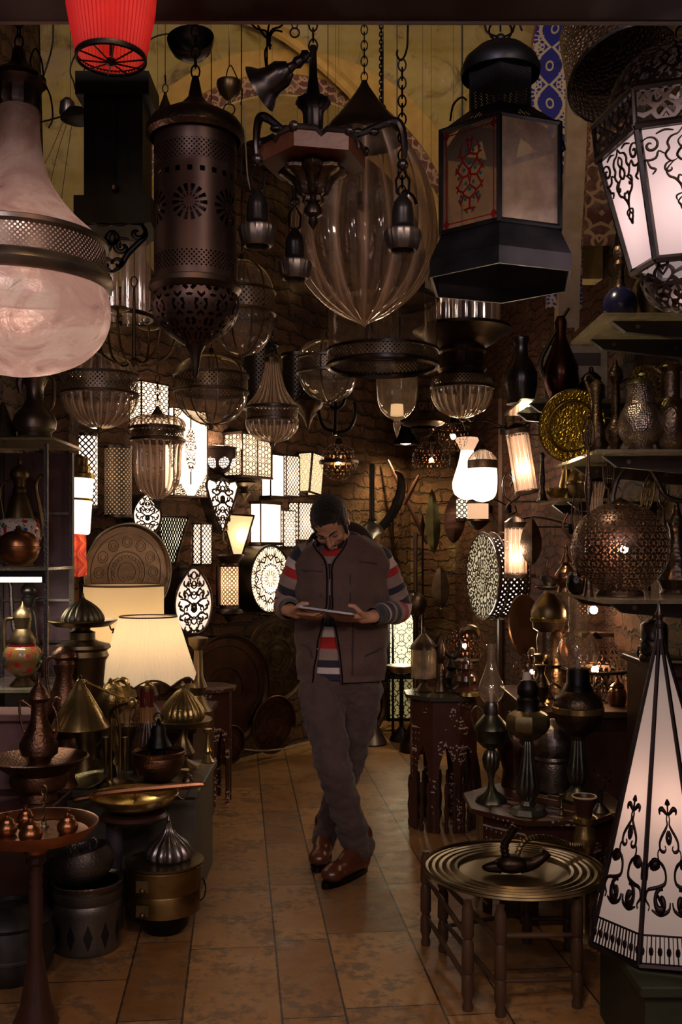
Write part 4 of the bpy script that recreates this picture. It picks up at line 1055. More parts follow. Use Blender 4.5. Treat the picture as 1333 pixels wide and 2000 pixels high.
HEXL = litpat('lit_star_lattice', 'hex', 26, .07, (1, .72, .50), 2.0); DIAL = litpat('lit_diamond_lattice', 'diamond', 42, .14, (1, .72, .50), 1.8)
STARL = litpat('lit_star_panel', 'star', 30, .07, (1, .68, .42), 1.5); WHITEL = glow('white_glass_lit', (1, .78, .60), 2.2, .5)
CREAML = glow('cream_glass_lit', (1, .70, .34), .8, .4)
def medallion():
    m, t, out = newmat('medallion_panel'); u, v = uvc(t); v = v-.30
    x = u/.058; y = v/.155; q = mth('SQRT', x*x+y*y)
    tr = vor(t, comb(t, vabs(u)*42, v*34), 1, 'DISTANCE_TO_EDGE', .9, '2D') < .13
    leaf = vor(t, comb(t, vabs(u)*42, v*34), 1, 'F1', .9, '2D') < .2
    inside = q < (.88+mth('SINE', mth('ARCTAN2', y, x)*16)*.06)
    cor = (mx(vabs(u)-.125, -1)*1.+mx(vabs(v)-.235, -1)*.8) > -.045
    spike = mn(vabs(u) < .006, mn(vabs(v) < .225, vabs(v) > .14))
    k = mx(mn(mx(tr, leaf), mx(inside, cor)), mx(spike, mn(vabs(q-1) < .0, tr)))
    e = adds(t, emis(t, (1, .70, .46), 2.0), (lambda n: (n.inputs[0].__setattr__('default_value', (.5, .38, .28, 1)), n.outputs[0])[1])(t.nodes.new('ShaderNodeBsdfTranslucent')))
    return fin(m, t, out, mixs(t, k, e, bsdf(t, (.05, .025, .015), .5, .6)))
rect_lamp('lattice_wall_lamp', 'lit hexagonal-lattice box lamp high on the wall, behind the glass urn cord', 295, 752, 838, 31, HEXL, .10, power=5)
rect_lamp('panel_wall_lamp', 'tallest lit white panel lamp with a dark floral medallion', 366, 803, 970, 38, medallion(), .08, power=14)
rect_lamp('lattice_wall_lamp', 'square-fronted lit box lamp with star lattice and a centre bar, under the fluted bell pendant', 491, 853, 933, 34, STARL, .16, bar=.012, power=6, mull=1, caps=.012)
rect_lamp('glass_wall_lamp', 'small white lit glass lamp beside the star-lattice box, upper of the plain white ones', 535, 890, 970, 15, WHITEL, .08, power=5, caps=.016)
rect_lamp('lattice_wall_lamp', 'slim lit diamond-lattice lamp right of the upper plain white lamp', 566, 892, 970, 15, DIAL, .08, power=3)
rect_lamp('glass_wall_lamp', 'broad bright white glass wall lamp with reeded ends, left of the person', 522, 985, 1060, 23, WHITEL, .09, power=9, caps=.018)
rect_lamp('lattice_wall_lamp', 'narrow lit honeycomb-lattice lamp between the broad white lamp and the person', 560, 998, 1068, 14, HEXL, .07, power=3)
rect_lamp('lattice_wall_lamp', 'lit diamond-lattice lamp just behind the head and shoulder of the person', 592, 983, 1055, 18, DIAL, .09, power=5)
rect_lamp('lattice_wall_lamp', 'small upright diamond-lattice lamp above the teardrop lamp', 397, 1024, 1102, 12, DIAL, .07, power=2.5)
# cylinders of lattice
def cyl_lamp(name, lab, cx, y0, y1, hw, mat, power, capm=BRONZE, stand=.07, caps=True):
    D = wallD(cx)-stand-hw*wallD(cx)/F
    ps = [('lattice', mat, [(hw, y0), (hw, y1)], dict(seg=36)), ('rim', capm, [(hw-2, y0-3), (hw+1, y0-3), (hw+1, y0+3), (hw-2, y0+3)], dict(seg=32)), ('rim', capm, [(hw-2, y1-3), (hw+1, y1-3), (hw+1, y1+3), (hw-2, y1+3)], dict(seg=32))]
    t = vessel(name, lab, 'wall lamp', cx, D, ps); k = t['_k']; n = Vector((WD.y, -WD.x))
    m = MB(); H = (y1-y0)*k; r = hw*k
    dd = (wallD(cx)-D)*.577-.012; m.tube([(0, 0, H*.5), (-n.x*dd, -n.y*dd, H*.5)], .006); m.lathe([(0, H*.3), (.014, H*.3), (.014, H*.55), (0, H*.55)], 12); obj('bracket', m, capm, t)
    if power: lamp('POINT', 'wall_lamp_light', W(cx, (y0+y1)/2-4, D), power*.30, WHT, .015)
    return t
cyl_lamp('lattice_cylinder_lamp', 'bright lit lattice cylinder lamp on the wall beside the stone pier', 168, 850, 990, 22, litpat('lit_lattice_cylinder', 'diamond', 40, .17, (1, .76, .56), 2.2), 8)
t = cyl_lamp('lattice_cylinder_lamp', 'dim brass lattice cylinder lamp, right of the bright one', 231, 874, 1008, 26, litpat('dim_lattice_cylinder', 'diamond', 52, .24, (1, .62, .32), .28, (.10, .07, .045)), 1.2)
# tilted white tube sconce with brass cap
t = vessel('tube_sconce', 'bright white glass tube sconce hanging at a tilt from a stepped brass cap', 'wall lamp', 155, 5.1, [
    ('glass', glow('white_tube_lit', (1, .80, .62), 2.6), [(20, 932), (20, 1040), (17, 1043), (0, 1043)], dict(seg=32)),
    ('brass_band', BRASS, [(20, 972), (22, 973), (22, 977), (20, 978)], dict(seg=32)),
    ('cap', BRASS, [(0, 892), (7, 894), (8, 908), (12, 910), (12, 922), (22, 925), (22, 934), (18, 934)], dict(seg=28))], rot=(0, math.radians(4), 0))
vtube(t, 'arm', OLDB, [(0, 896), (-14, 890), (-22, 905, .1), (-24, 910, .148)], 3); lamp('POINT', 'sconce_light', W(150, 1060, 4.9), 2.2, WHT, .03)
k = t['_k']; m = MB(); m.ell((-25*k, .142, 132*k), (12*k, .01, 26*k)); obj('wall_rose', m, OLDB, t)
# half-bowl sconce
def rotband(mat_): return mat_
m_, tt, out_ = newmat('lit_rosette_bowl'); u_, v_ = uvc(tt); q_ = vor(tt, comb(tt, u_*55, v_*55), 1, 'DISTANCE_TO_EDGE', .5, '2D') < .16
cell = vabs(fr(u_/.10)-.5)*.1; rr_ = mth('SQRT', cell*cell+(v_-.105)*(v_-.105)); q_ = mx(q_, rr_ > .04)
ROSB = fin(m_, tt, out_, mixs(tt, q_, emis(tt, (1, .82, .66), 3.), bsdf(tt, (.05, .03, .025), .4, .8)))
t = vessel('bowl_sconce', 'half-bowl wall sconce pierced with round rosettes, glowing upward on the wall', 'wall lamp', 430, wallD(430)-.11, [
    ('bowl', ROSB, [(31, 876), (31, 890), (28, 905), (20, 918), (8, 925), (0, 927)], dict(seg=40, sm=3)), ('rim', BRONZE, [(29, 873), (33, 874), (33, 878), (30, 879)], dict(seg=32))])
lamp('POINT', 'sconce_light', W(430, 868, wallD(430)-.11), 3.5, WHT, .03)
# free-shape lamps with cut scroll fronts
def shape_lamp(name, lab, cx, y0, y1, hw, outline, th, glowm, orn, power, rimm=BRONZE, wk=1.0, cat_='wall lamp', rot=None, metalm=None):
    """outline in unit coordinates x -.5..5, y 0..1 (bottom up)"""
    t = wlamp(name, lab, cat_, cx, y1, rot, th=th); k, u = t['_k'], t['_u']; Wd = 2*hw*u*.9; H = (y1-y0)*k; yf = -th
    pts = [(x*Wd, y*H) for x, y in outline]; n = len(pts)
    m = MB(); m.panel(pts, yf); obj('pane', m, glowm, t, smooth=0)
    m = MB(); m.prism(pts, yf, -.002, axis='y', cap=False); m.panel([(x*.98, y) for x, y in pts], -.004); obj('casing', m, rimm, t, smooth=.5)
    m = MB(); m.tube([(x, yf-.002, z) for x, z in pts], .009, 6, True); obj('rim', m, rimm, t)
    if orn: m = MB(); strokes(m, orn, lambda x, y: Vector((x*Wd, yf-.006, y*H)), wk=wk); solid(obj('scroll_ornament', m, metalm or BRONZE, t), .003)
    if power:
        q = Matrix.Translation(t.location) @ Matrix.Rotation(t.rotation_euler.z, 4, 'Z') @ Vector((0, -th*.45, H*.42)); lamp('POINT', 'wall_lamp_light', q, power*.30, WHT, .012)
    return t
def drop(n=36):
    o = []
    for i in range(n):
        a = 2*pi*i/n; y = .5-.5*cos(a); w = .5*sin(a)
        w *= (1.15-.55*max(0, y-.25)**1.0) if y > .25 else 1.15-.0
        o.append((max(-.5, min(.5, w*.92)), y))
    return o
def teardrop(n=40):
    o = []
    for i in range(n):
        s = i/n; side = 1 if s < .5 else -1; q = s*2 if s < .5 else (1-s)*2
        y = .5-.5*cos(pi*q); w = .5*(sin(pi*min(q*1.0, 1))**.75)*(1 if y < .38 else max(0, 1-((y-.38)/.62)**2.2*.55))
        o.append((w*side, y))
    return o
PANEW = glow('warm_white_pane', (1, .78, .66), .6, .5); PANEB = glow('bright_pane', (1, .78, .60), 1.7, .4)
t = shape_lamp('teardrop_lamp', 'large teardrop lamp with arabesque scroll front, right of the pleated table lamp', 378, 1108, 1236, 41, teardrop(), .13, PANEW, orn_tree(), 9, GUN, 1.25)
t = shape_lamp('teardrop_lamp', 'smaller teardrop scroll lamp above the big embossed tray', 287, 966, 1042, 31, teardrop(), .10, PANEB, orn_tree(), 4, BRONZE, 1.3)
tri = [(-.5, .86), (-.42, .97), (-.2, .93), (0, 1.0), (.2, .93), (.42, .97), (.5, .86), (.36, .55), (.16, .2), (0, 0), (-.16, .2), (-.36, .55)][::-1]
def flip(L): return [([(x, 1-y) for x, y in p], w) for p, w in L]
t = shape_lamp('triangular_lamp', 'pointed triangular lit lamp with bold scrolls, below the rosette bowl sconce', 434, 935, 1040, 35, tri, .09, PANEB, [([(x*.86, y) for x, y in p], w*1.1) for p, w in flip(orn_tree())], 5, BRONZE, 1.2)
# round drum lamp with arabesque net
def net_mat():
    m, t, out = newmat('lit_arabesque_net'); u, v = uvc(t); v = v-.235
    r = mth('SQRT', u*u+v*v); a = mth('ARCTAN2', v, u)
    s = vabs(fr(a*(12/(2*pi)))-.5)*2
    d = vor(t, comb(t, s*(r*9+.9), r*17), 1, 'DISTANCE_TO_EDGE', .9, '2D') < .10
    d2 = vabs(fr(r*9+s*.35)-.5) < .07
    e = t.nodes.new('ShaderNodeBsdfTranslucent'); e.inputs[0].default_value = (.5, .38, .28, 1)
    return fin(m, t, out, mixs(t, mx(d, d2), adds(t, emis(t, (1, .74, .50), 1.4), e.outputs[0]), bsdf(t, (.02, .012, .01), .5, .7)))
circ = [(.5*cos(2*pi*i/48), .5+.5*sin(2*pi*i/48)) for i in range(48)]
t = shape_lamp('round_drum_lamp', 'round drum lamp with a lit arabesque net front, left of the person', 529, 1066, 1195, 44, circ, .20, net_mat(), None, 9, IRON)
# tapering glass lantern and fan lamps
def fan_lamp(lab, cx, y0, y1, hw, mat, th=.14, power=3, name='fan_lamp', split=True):
    t = wlamp(name, lab, 'wall lamp', cx, y1, th=th*.5); k, u = t['_k'], t['_u']; w = hw*u*.9; H = (y1-y0)*k; b = .18
    a0, a1, a2 = Vector((-w, -.01, H)), Vector((w*.05, -th, H*.96)), Vector((w, -.01, H)); c0, c1, c2 = Vector((-w*b, -.01, 0)), Vector((0, -th*.3, 0)), Vector((w*b, -.01, 0))
    for P in ((a0, a1, c1, c0), (a1, a2, c2, c1)):
        m = MB(); W0 = (P[1]-P[0]).length; m.add([P[3], P[2], P[1], P[0]], [(0, 1, 2, 3)], [[(W0*.4, 0), (W0*.6, 0), (W0, H), (0, H)]]); obj('pane', m, mat, t, smooth=0)
    m = MB()
    for q in ((a0, c0), (a1, c1), (a2, c2), (a0, a1), (a1, a2), (c0, c1), (c1, c2)): m.tube(q, .007, 6)
    obj('frame', m, BRONZE, t)
    if power: lamp('POINT', 'wall_lamp_light', Matrix.Translation(t.location) @ Matrix.Rotation(WROT, 4, 'Z') @ Vector((0, -th*.4, H*.55)), power*.30, WHT, .012)
    return t
fan_lamp('V-shaped lamp of two tapering slotted panes, between the urn pendant and the embossed tray', 349, 1008, 1100, 33, litpat('lit_slots', 'slots', 62, .30, (1, .88, .55), 1.6), .16, 3)
fan_lamp('tapering cream glass lantern with thin scroll lines, under the triangular lamp', 478, 1005, 1092, 33, CREAML, .16, 6, 'tapered_lantern')
# hexagonal lattice lamp between dark metal caps
t = cyl_lamp('capped_lattice_lamp', 'warm orange star-lattice lamp between dark metal dishes, left of the round drum lamp', 449, 1104, 1184, 17, litpat('orange_star_lattice', 'hex', 34, .08, (1, .52, .26), 1.5), 3, stand=.17)
vpart(t, 'top_dish', BRONZE, [(0, 1084), (8, 1086), (26, 1082), (29, 1086), (22, 1094), (18, 1100), (19, 1104)], dict(seg=28))
vpart(t, 'bottom_dish', BRONZE, [(19, 1184), (20, 1188), (26, 1192), (28, 1197), (12, 1203), (7, 1212), (0, 1215)], dict(seg=28))
vpart(t, 'back_plate', BRONZE, [(5, 1104), (5, 1184)], dict(seg=10, dx=-22))
# tilted lantern with cream medallion pane
t = rect_lamp('tilted_lantern', 'tilted dark lantern with a narrow cream medallion pane, above the person', 607, 888, 965, 14, litpat('cream_medallion', 'floral', 60, .06, (1, .74, .42), 1.2), .13, bar=.012, power=0)
t.rotation_euler.y = math.radians(8)
# mushroom lamp and dish sconce on the wall
t = vessel('dish_sconce', 'brass dish sconce hanging under the star-lattice box lamp', 'wall lamp', 478, wallD(478)-.12, [
    ('dish', OLDB, [(0, 938), (20, 940), (26, 944), (12, 952), (6, 958), (12, 964), (5, 972), (0, 980)], dict(seg=28))])
k = t['_k']; m = MB(); n_ = Vector((WD.y, -WD.x)); m.tube([(0, 0, 28*k), (-n_.x*.13, -n_.y*.13, 34*k)], .006); obj('bracket', m, OLDB, t)
t = vessel('mushroom_lamp', 'little orange mushroom-shaped lamp in a wall niche near the tapered cream lantern', 'lamp', 436, wallD(436)-.09, [
    ('shade', plain('amber_glass', (.7, .26, .06), .3, Emission_Color=(.9, .35, .08, 1), Emission_Strength=.25), [(0, 1026), (8, 1028), (11, 1036), (0, 1037)], dict(seg=20)), ('stem', OLDB, [(2, 1036), (2, 1056), (7, 1062), (0, 1063)], dict(seg=12))])
k = t['_k']; m = MB(); m.tube([(0, 0, 10*k), (-n_.x*.10, -n_.y*.10, 4*k)], .006); obj('bracket', m, OLDB, t)
# round trays
def tray(name, lab, cx, cy, hw, hh, mat, on='wall', D=None, lean=8, rz=None, emb=True, rimm=None, zf=None):
    """tray disc standing on its rim, radius from its height in px"""
    if D is None: D = wallD(cx)-.10
    R = hh*D/F; p = W(cx, cy, D)
    t = thing(name, lab, 'tray', (p.x, p.y, p.z-R), (0, 0, WROT if rz is None else rz)); t['_k'] = D/F; t['_y'] = cy+hh
    m = MB(); X = Matrix.Translation((0, 0, R)) @ Matrix.Rotation(math.radians(lean), 4, 'X') @ Matrix.Rotation(pi/2, 4, 'X'); m.X = X
    m.lathe([(0, -.012), (R*.93, -.012), (R*.96, 0), (R*.985, .008), (R, .010), (R*.995, -.004), (R*.94, -.018), (0, -.018)], 72); obj('plate', m, mat, t)
    m = MB(); m.X = X; m.ring(R*.992, .007, .007, 72); m.ring(R*.80, .003, -.010, 60); m.ring(R*.42, .004, -.010, 48); m.ring(R*.2, .003, -.010, 32); obj('beaded_rim', m, rimm or mat, t)
    pw = t.location.xy; nn = Vector((WD.y, -WD.x)); dist = (pw-WP).dot(nn)-.004; q = Matrix.Rotation(-t.rotation_euler.z, 3, 'Z') @ Vector((-nn.x*dist, -nn.y*dist, 0))
    m = MB(); zz = 2*R-.02; m.tube([(0, 0, zz), Vector((0, 0, zz))+q], .004); obj('hook', m, IRON, t)
    if emb:
        m = MB(); m.X = X
        for i in range(12): a = 2*pi*i/12; m.ring(R*.11, .003, -.010, 16, (R*.62*cos(a), R*.62*sin(a))); m.ring(R*.06, .002, -.010, 12, (R*.62*cos(a), R*.62*sin(a)))
        for i in range(24): a = 2*pi*i/24; m.ring(R*.035, .0022, -.010, 10, (R*.32*cos(a), R*.32*sin(a)))
        obj('embossing', m, rimm or mat, t)
    return t
TRM = metal('tray_copper_dark', (.20, .105, .07), .4, 'trayrings', .4); TRG = metal('tray_bronze', (.22, .15, .08), .42, 'trayrings', .4)
TRS = metal('tray_silver_brown', (.36, .25, .19), .36, 'trayrings', .4); TRP = metal('tray_plain', (.14, .075, .045), .42, 'plain', .5)
t = tray('embossed_tray', 'big embossed silver-brown round tray leaning behind the cream drum lampshade', 250, 1118, 82, 96, TRS, D=5.85, lean=2, rz=.72, rimm=PEWT)
tray('round_tray', 'largest dark plain copper tray with raised beaded rim, standing by the inlaid table', 440, 1352, 72, 113, TRP, D=6.58, lean=3, rimm=BRONZE, emb=False, rz=.80)
tray('round_tray', 'greenish engraved round tray leaning on the wall left of the hip of the person', 545, 1285, 58, 87, TRG, D=7.06, lean=3, rimm=OLDB, rz=.80)
tray('round_tray', 'reddish dark tray standing on the floor, below the greenish engraved one', 535, 1415, 52, 56, TRM, D=6.88, lean=3, rz=.80)
tray('round_tray', 'small dark tray low on the floor behind the inlaid table leg', 448, 1455, 22, 38, TRM, D=6.42, lean=3, emb=False, rz=.8)
tray('round_tray', 'faint dark tray on the floor seen right of the legs of the person', 715, 1382, 34, 60, TRP, D=7.95, lean=3, emb=False, rz=.85)
m = MB(); pts = [W(432, 1455, 6.5), W(500, 1466, 6.75), W(560, 1462, 6.8), W(600, 1452, 7.2), W(680, 1440, 7.7), W(740, 1425, 8.0), W(770, 1400, 8.3), W(790, 1385, 8.35)]
m.tube([(p.x, p.y, max(.008, p.z)) for p in pts], .006, 6, sm=4); tag(obj('floor_cable', m, PALECORD), 'pale cable running along the foot of the stone wall to the white panel lamp', 'cable')
# spot lamp in the corner and lit stone
t = vessel('cone_spot_lamp', 'dark conical hanging lamp lighting the rough stone corner', 'lamp', 793, 8.2, [
    ('shade', IRON, [(0, 828), (8, 830), (14, 846), (24, 864), (25, 869), (22, 868)], dict(seg=28)), ('bulb', glow('spot_bulb', (1, .8, .45), 14), [(0, 858), (10, 860), (12, 866), (0, 869)], dict(seg=16))])
k = t['_k']; m = MB(); m.tube([(0, 0, 40*k), (0, .1, 60*k), (0, .55, 60*k)], .008, sm=4); obj('bracket', m, IRON, t)
lamp('SPOT', 'corner_spot', W(793, 872, 8.2), 55, (1, .74, .36), .03, (math.radians(10), math.radians(-8), 0), spot=math.radians(150))
# tall lit panel lamp by the floor, right of the person
t = thing('tall_panel_lamp', 'tall white panel lamp with thin black scrollwork, on the floor right of the person', 'floor lamp', W(784, 1408, 8.0)); k = 8.0/F; t['_k'] = k; t['_y'] = 1408
z = lambda y: (1408-y)*k
m_, tt, out_ = newmat('lit_thin_scrolls'); u_, v_ = uvc(tt); q_ = pattern(tt, 'floral', 24, .07, u_, v_)
SCR = fin(m_, tt, out_, mixs(tt, q_, emis(tt, (1, .88, .52), 1.4), bsdf(tt, (.02, .015, .01), .5)))
m_, tt, out_ = newmat('dim_thin_scrolls'); u_, v_ = uvc(tt); q_ = pattern(tt, 'floral', 24, .10, u_, v_)
SCD = fin(m_, tt, out_, mixs(tt, q_, emis(tt, (.8, .62, .25), .25), bsdf(tt, (.02, .015, .01), .5)))
m = MB(); m.add([(-22*k, -.06, z(1300)), (22*k, -.06, z(1300)), (22*k, -.06, z(1160)), (-22*k, -.06, z(1160))], [(0, 1, 2, 3)]); obj('upper_pane', m, SCR, t, smooth=0)
m = MB(); m.add([(-22*k, -.06, z(1400)), (22*k, -.06, z(1400)), (22*k, -.06, z(1325)), (-22*k, -.06, z(1325))], [(0, 1, 2, 3)]); obj('lower_pane', m, SCD, t, smooth=0)
m = MB()
for s in (-1, 1): m.box((s*25*k, 0, z(1280)), (5*k, .14, 252*k))
for y in (1155, 1306, 1320, 1403): m.box((0, 0, z(y)), (58*k, .14, 6*k))
m.box((0, .06, z(1280)), (46*k, .01, 244*k)); obj('frame', m, IRON, t, smooth=0)
lamp('POINT', 'panel_lamp_light', W(784, 1230, 7.75), 5, (1, .85, .55), .08)
# ---------------------------------------------------------------- left side: cabinet, tiers and what stands there
CABW = plain('purple_back_board', (.16, .09, .11), .6); GSH = glass('green_shelf_glass', (.55, .68, .5), 1.2, .12, .08, .10)
t = thing('glass_cabinet', 'open display cabinet with glass shelves, metal post and purplish back board at the left edge', 'cabinet', (-1.41, 4.4, 0)); 
m = MB(); m.box((.005, .215, .95), (.33, .02, 1.9)); obj('back_board', m, CABW, t, smooth=0)
m = MB(); m.box((0, 0, .2), (.32, .40, .4)); obj('plinth', m, WOODD, t, smooth=0)
CABZ = [1.455+(1075-858)*4.2/F, 1.45-(1108-1075)*4.2/F, 1.45-(1345-1075)*4.2/F]
for z0 in CABZ:
    m = MB(); m.box((.02, -.02, z0-.006), (.38 if z0 > 1.5 else .33, .44, .012)); obj('glass_shelf', m, GSH, t, smooth=0)
for x, y in ((.165, -.2), (.165, .19), (-.155, -.2), (-.155, .19)):
    m = MB(); m.box((x, y, .95), (.016, .016, 1.9)); obj('post', m, TIN, t, smooth=0)
m = MB()
for z0 in (1.62, 1.22, 1.03): m.box((0, .195, z0), (.32, .012, .012))
obj('rail', m, PEWT, t, smooth=0)
t = thing('tube_light', 'glowing fluorescent tube fixed under the middle glass shelf of the cabinet', 'light', (-1.40, 4.2, CABZ[1]-.052)); m = MB(); m.tube([(-.13, 0, 0), (.135, 0, 0)], .011, 10); obj('tube', m, glow('tube_glow', (1, .9, .72), 5), t)
m = MB(); m.box((0, .0, .024), (.3, .03, .026)); m.box((.148, 0, .006), (.014, .028, .04)); obj('housing', m, IRON, t, smooth=0)
lamp('AREA', 'tube_light_glow', (-1.40, 4.2, CABZ[1]-.07), 1.6, (1, .88, .7), .24, (0, 0, 0), .02)
t = vessel('pewter_ewer', 'worn pewter ewer with curved handle on the top glass shelf at left', 'ewer', 68, 4.2, [
    ('body', PEWT, [(0, 728), (30, 728), (31, 733), (24, 742), (17, 760), (16, 782), (24, 798), (37, 812), (42, 826), (40, 840), (31, 848), (33, 855), (0, 856)], dict(seg=40))], yb=857)
vtube(t, 'handle', OLDB, [(16, 755), (24, 740), (36, 742), (38, 760), (36, 790), (30, 803)], [5, 4, 4, 4, 3]); vtube(t, 'tap', PEWT, [(-26, 736), (-30, 750), (-28, 770)], [7, 8, 3])
t.location.z = CABZ[0]+.001
t = vessel('tin_funnel', 'dull grey tin cone standing beside the ewer at the far left edge', 'cone', 6, 4.2, [('cone', TIN, [(3, 785), (6, 792), (20, 830), (30, 853), (0, 854)], dict(seg=28))]); t.location.z = CABZ[0]+.001
def porcelain(name='flowered_porcelain', base=(.72, .66, .58)):
    m, t, out = newmat(name); x, y, z = obc(t)
    v = vor(t, sc=26, feat='F1'); e = vor(t, sc=26)
    n = t.nodes.new('ShaderNodeTexVoronoi'); n.inputs['Scale'].default_value = 26; lk(t, t.nodes.new('ShaderNodeTexCoord').outputs['Object'], n.inputs['Vector'])
    cell = t.nodes.new('ShaderNodeSeparateColor'); lk(t, n.outputs['Color'], cell.inputs[0])
    c = ramp(t, E(t, cell.outputs[0]), [(.0, (.45, .02, .03)), (.42, (.50, .02, .05)), (.46, (.03, .05, .25)), (.7, (.03, .05, .30)), (.74, (.02, .22, .10))])
    n.id_data.nodes[c.node.name].color_ramp.interpolation = 'CONSTANT'
    k = mx(v < .33, vabs(noi(t, sc=30, det=1)-.5) < .012)
    return fin(m, t, out, bsdf(t, mixc(t, k, base, c), .18))
PORC = porcelain()
def body_tilt(t, x=0, y=0): t.rotation_euler = (x, y, 0)
zs = CABZ[1]+.002
t = vessel('porcelain_coffee_pot', 'tall coffee pot with flowered white porcelain belly and brass neck, on the middle glass shelf', 'coffee pot', 38, 4.42, [
    ('brass_neck', OLDB, [(28, 998), (26, 990), (18, 962), (12, 948), (14, 942), (10, 936), (12, 924), (17, 918)], dict(seg=32)),
    ('lid', OLDB, [(18, 918), (19, 912), (16, 902), (8, 896), (3, 892), (5, 886), (2, 878), (0, 872)], dict(seg=28)),
    ('belly', PORC, [(28, 998), (38, 1003), (43, 1018), (42, 1036), (34, 1054), (22, 1064)], dict(seg=40, sm=2)),
    ('foot', OLDB, [(22, 1064), (18, 1070), (24, 1080), (28, 1090), (0, 1091)], dict(seg=28))])
vtube(t, 'spout', OLDB, [(38, 1030), (46, 1018), (38, 970), (32, 935), (40, 916), (50, 914)], [7, 6, 4, 3.5, 3, 3]); vtube(t, 'handle', OLDB, [(-14, 922), (-30, 928), (-38, 945), (-34, 975), (-30, 1002)], 2.5)
t.location.z = zs
t = vessel('copper_ball_pot', 'polished round copper pot with a pierced crest, in front of the porcelain coffee pot', 'pot', 36, 4.25, [
    ('body', COPPER, [(0, 1036), (8, 1037), (24, 1042), (36, 1054), (40, 1070), (39, 1082), (32, 1096), (18, 1106), (0, 1108)], dict(seg=48, sm=3)), ('seam', COPPER, [(39, 1068), (42, 1070), (42, 1073), (39, 1075)], dict(seg=40)), ('knob', OLDB, [(8, 1037), (5, 1033), (6, 1030), (0, 1027)], {})]); t.location.z = zs
zs = CABZ[2]+.002
t = vessel('painted_jug', 'squat jug with gold and blue floral enamel belly on the lowest glass shelf', 'jug', 44, 4.3, [
    ('belly', porcelain('flowered_enamel', (.22, .13, .04)), [(24, 1272), (34, 1280), (38, 1296), (36, 1310), (26, 1324), (16, 1330)], dict(seg=36, sm=2)),
    ('neck', OLDB, [(24, 1272), (26, 1264), (20, 1250), (14, 1240), (16, 1226), (18, 1218)], dict(seg=28)), ('lid', OLDB, [(18, 1218), (16, 1208), (8, 1200), (3, 1194), (0, 1186)], dict(seg=24)), ('red_band', plain('red_enamel', (.3, .01, .02), .2), [(24, 1273), (27, 1270), (27, 1275)], {}),
    ('foot', OLDB, [(16, 1330), (12, 1336), (20, 1345), (24, 1350), (0, 1350)], dict(seg=24))]); t.location.z = zs
vtube(t, 'handle', OLDB, [(-18, 1220), (-34, 1225), (-36, 1260), (-34, 1290)], 4); vtube(t, 'spout', OLDB, [(36, 1300), (44, 1280), (42, 1255), (50, 1240)], [6, 5, 3, 3])
t = vessel('dark_samovar', 'dark metal samovar-like urn with onion lid, behind the painted jug under the tube light', 'urn', 56, 4.48, [
    ('lid', GUN, [(0, 1136), (2, 1142), (5, 1152), (14, 1166), (15, 1174), (10, 1180)], dict(seg=28, sm=2)), ('body', GUN, [(10, 1180), (14, 1186), (13, 1196), (9, 1204), (14, 1214), (17, 1230), (20, 1270), (24, 1300), (18, 1330), (26, 1344), (0, 1345)], dict(seg=28))]); t.location.z = zs
vtube(t, 'spout', TIN, [(-14, 1290), (-30, 1240), (-34, 1190), (-36, 1160), (-46, 1146), (-58, 1142)], [6, 5, 4.5, 4, 4, 4]); vtube(t, 'handle', GUN, [(12, 1188), (30, 1186), (38, 1210), (36, 1260), (22, 1290)], 2.5)
# red woven hanging
def weave():
    m, t, out = newmat('red_woven_cloth'); u, v = uvc(t)
    z = vabs(fr(v*9)-.5)*2; d = vabs(u)*26+z
    c = ramp(t, fr(d*1.0), [(0, (.75, .05, .02)), (.3, (.85, .22, .03)), (.45, (.7, .03, .05)), (.62, (.85, .10, .02)), (.8, (.55, .02, .06)), (.9, (.12, .10, .10)), (.95, (.75, .06, .02))])
    return fin(m, t, out, bsdf(t, c, .8, 0, noi(t, sc=150), .6))
m = MB(); vs = []; fs = []; us = []
for i in range(25):
    for j in range(9):
        x, z = (j/8-.5)*.105, -i/24*.345; vs.append((x, -.012+.010*sin(j*1.6+i*.12)+.004*sin(i*.7), z+.02*abs(x)*10*(i == 24)))
for i in range(24):
    for j in range(8): a = i*9+j; fs.append((a, a+1, a+10, a+9)); us.append([(vs[q][0], vs[q][2]) for q in fs[-1]])
m.add(vs, fs, us); o = solid(obj('woven_hanging', m, weave(), loc=W(147, 1000, 5.235), rot=(0, math.radians(-2), 0)), .004)
tag(o, 'bright red and orange woven cloth strip hanging on the stone pier', 'textile')
# tiers
def boxthing(name, lab, cat_, x0, x1, y0, y1, z1, mat, plinth=True):
    t = thing(name, lab, cat_, ((x0+x1)/2, (y0+y1)/2, 0)); w, d = x1-x0, y1-y0
    m = MB(); m.box((0, 0, z1-.015), (w, d, .03)); o = obj('top_board', m, mat, t, smooth=0); b = o.modifiers.new('bev', 'BEVEL'); b.width = .004
    m = MB(); m.box((0, .01, (z1-.03)/2), (w-.04, d-.04, z1-.03)); obj('body', m, mat, t, smooth=0); return t
GREYW = plain('grey_green_wood', (.10, .085, .062), .5)
boxthing('display_bench', 'low grey-green wooden bench holding the brass ware, left of the aisle', 'bench', -1.22, -.575, 4.02, 4.62, .48, GREYW)
boxthing('display_step', 'dark wooden step behind the bench carrying the two shaded table lamps', 'step', -1.22, -.68, 4.68, 5.50, .62, WOODD)
boxthing('low_cupboard', 'small dark cupboard under the copper brazier at the left edge', 'cupboard', -1.42, -1.06, 3.57, 3.93, .509, WOODD)
boxthing('pink_box', 'dull pinkish box on the plinth of the cabinet behind the dark ewer', 'box', -1.42, -1.22, 3.95, 4.14, .80, plain('pink_board', (.25, .13, .12), .7))
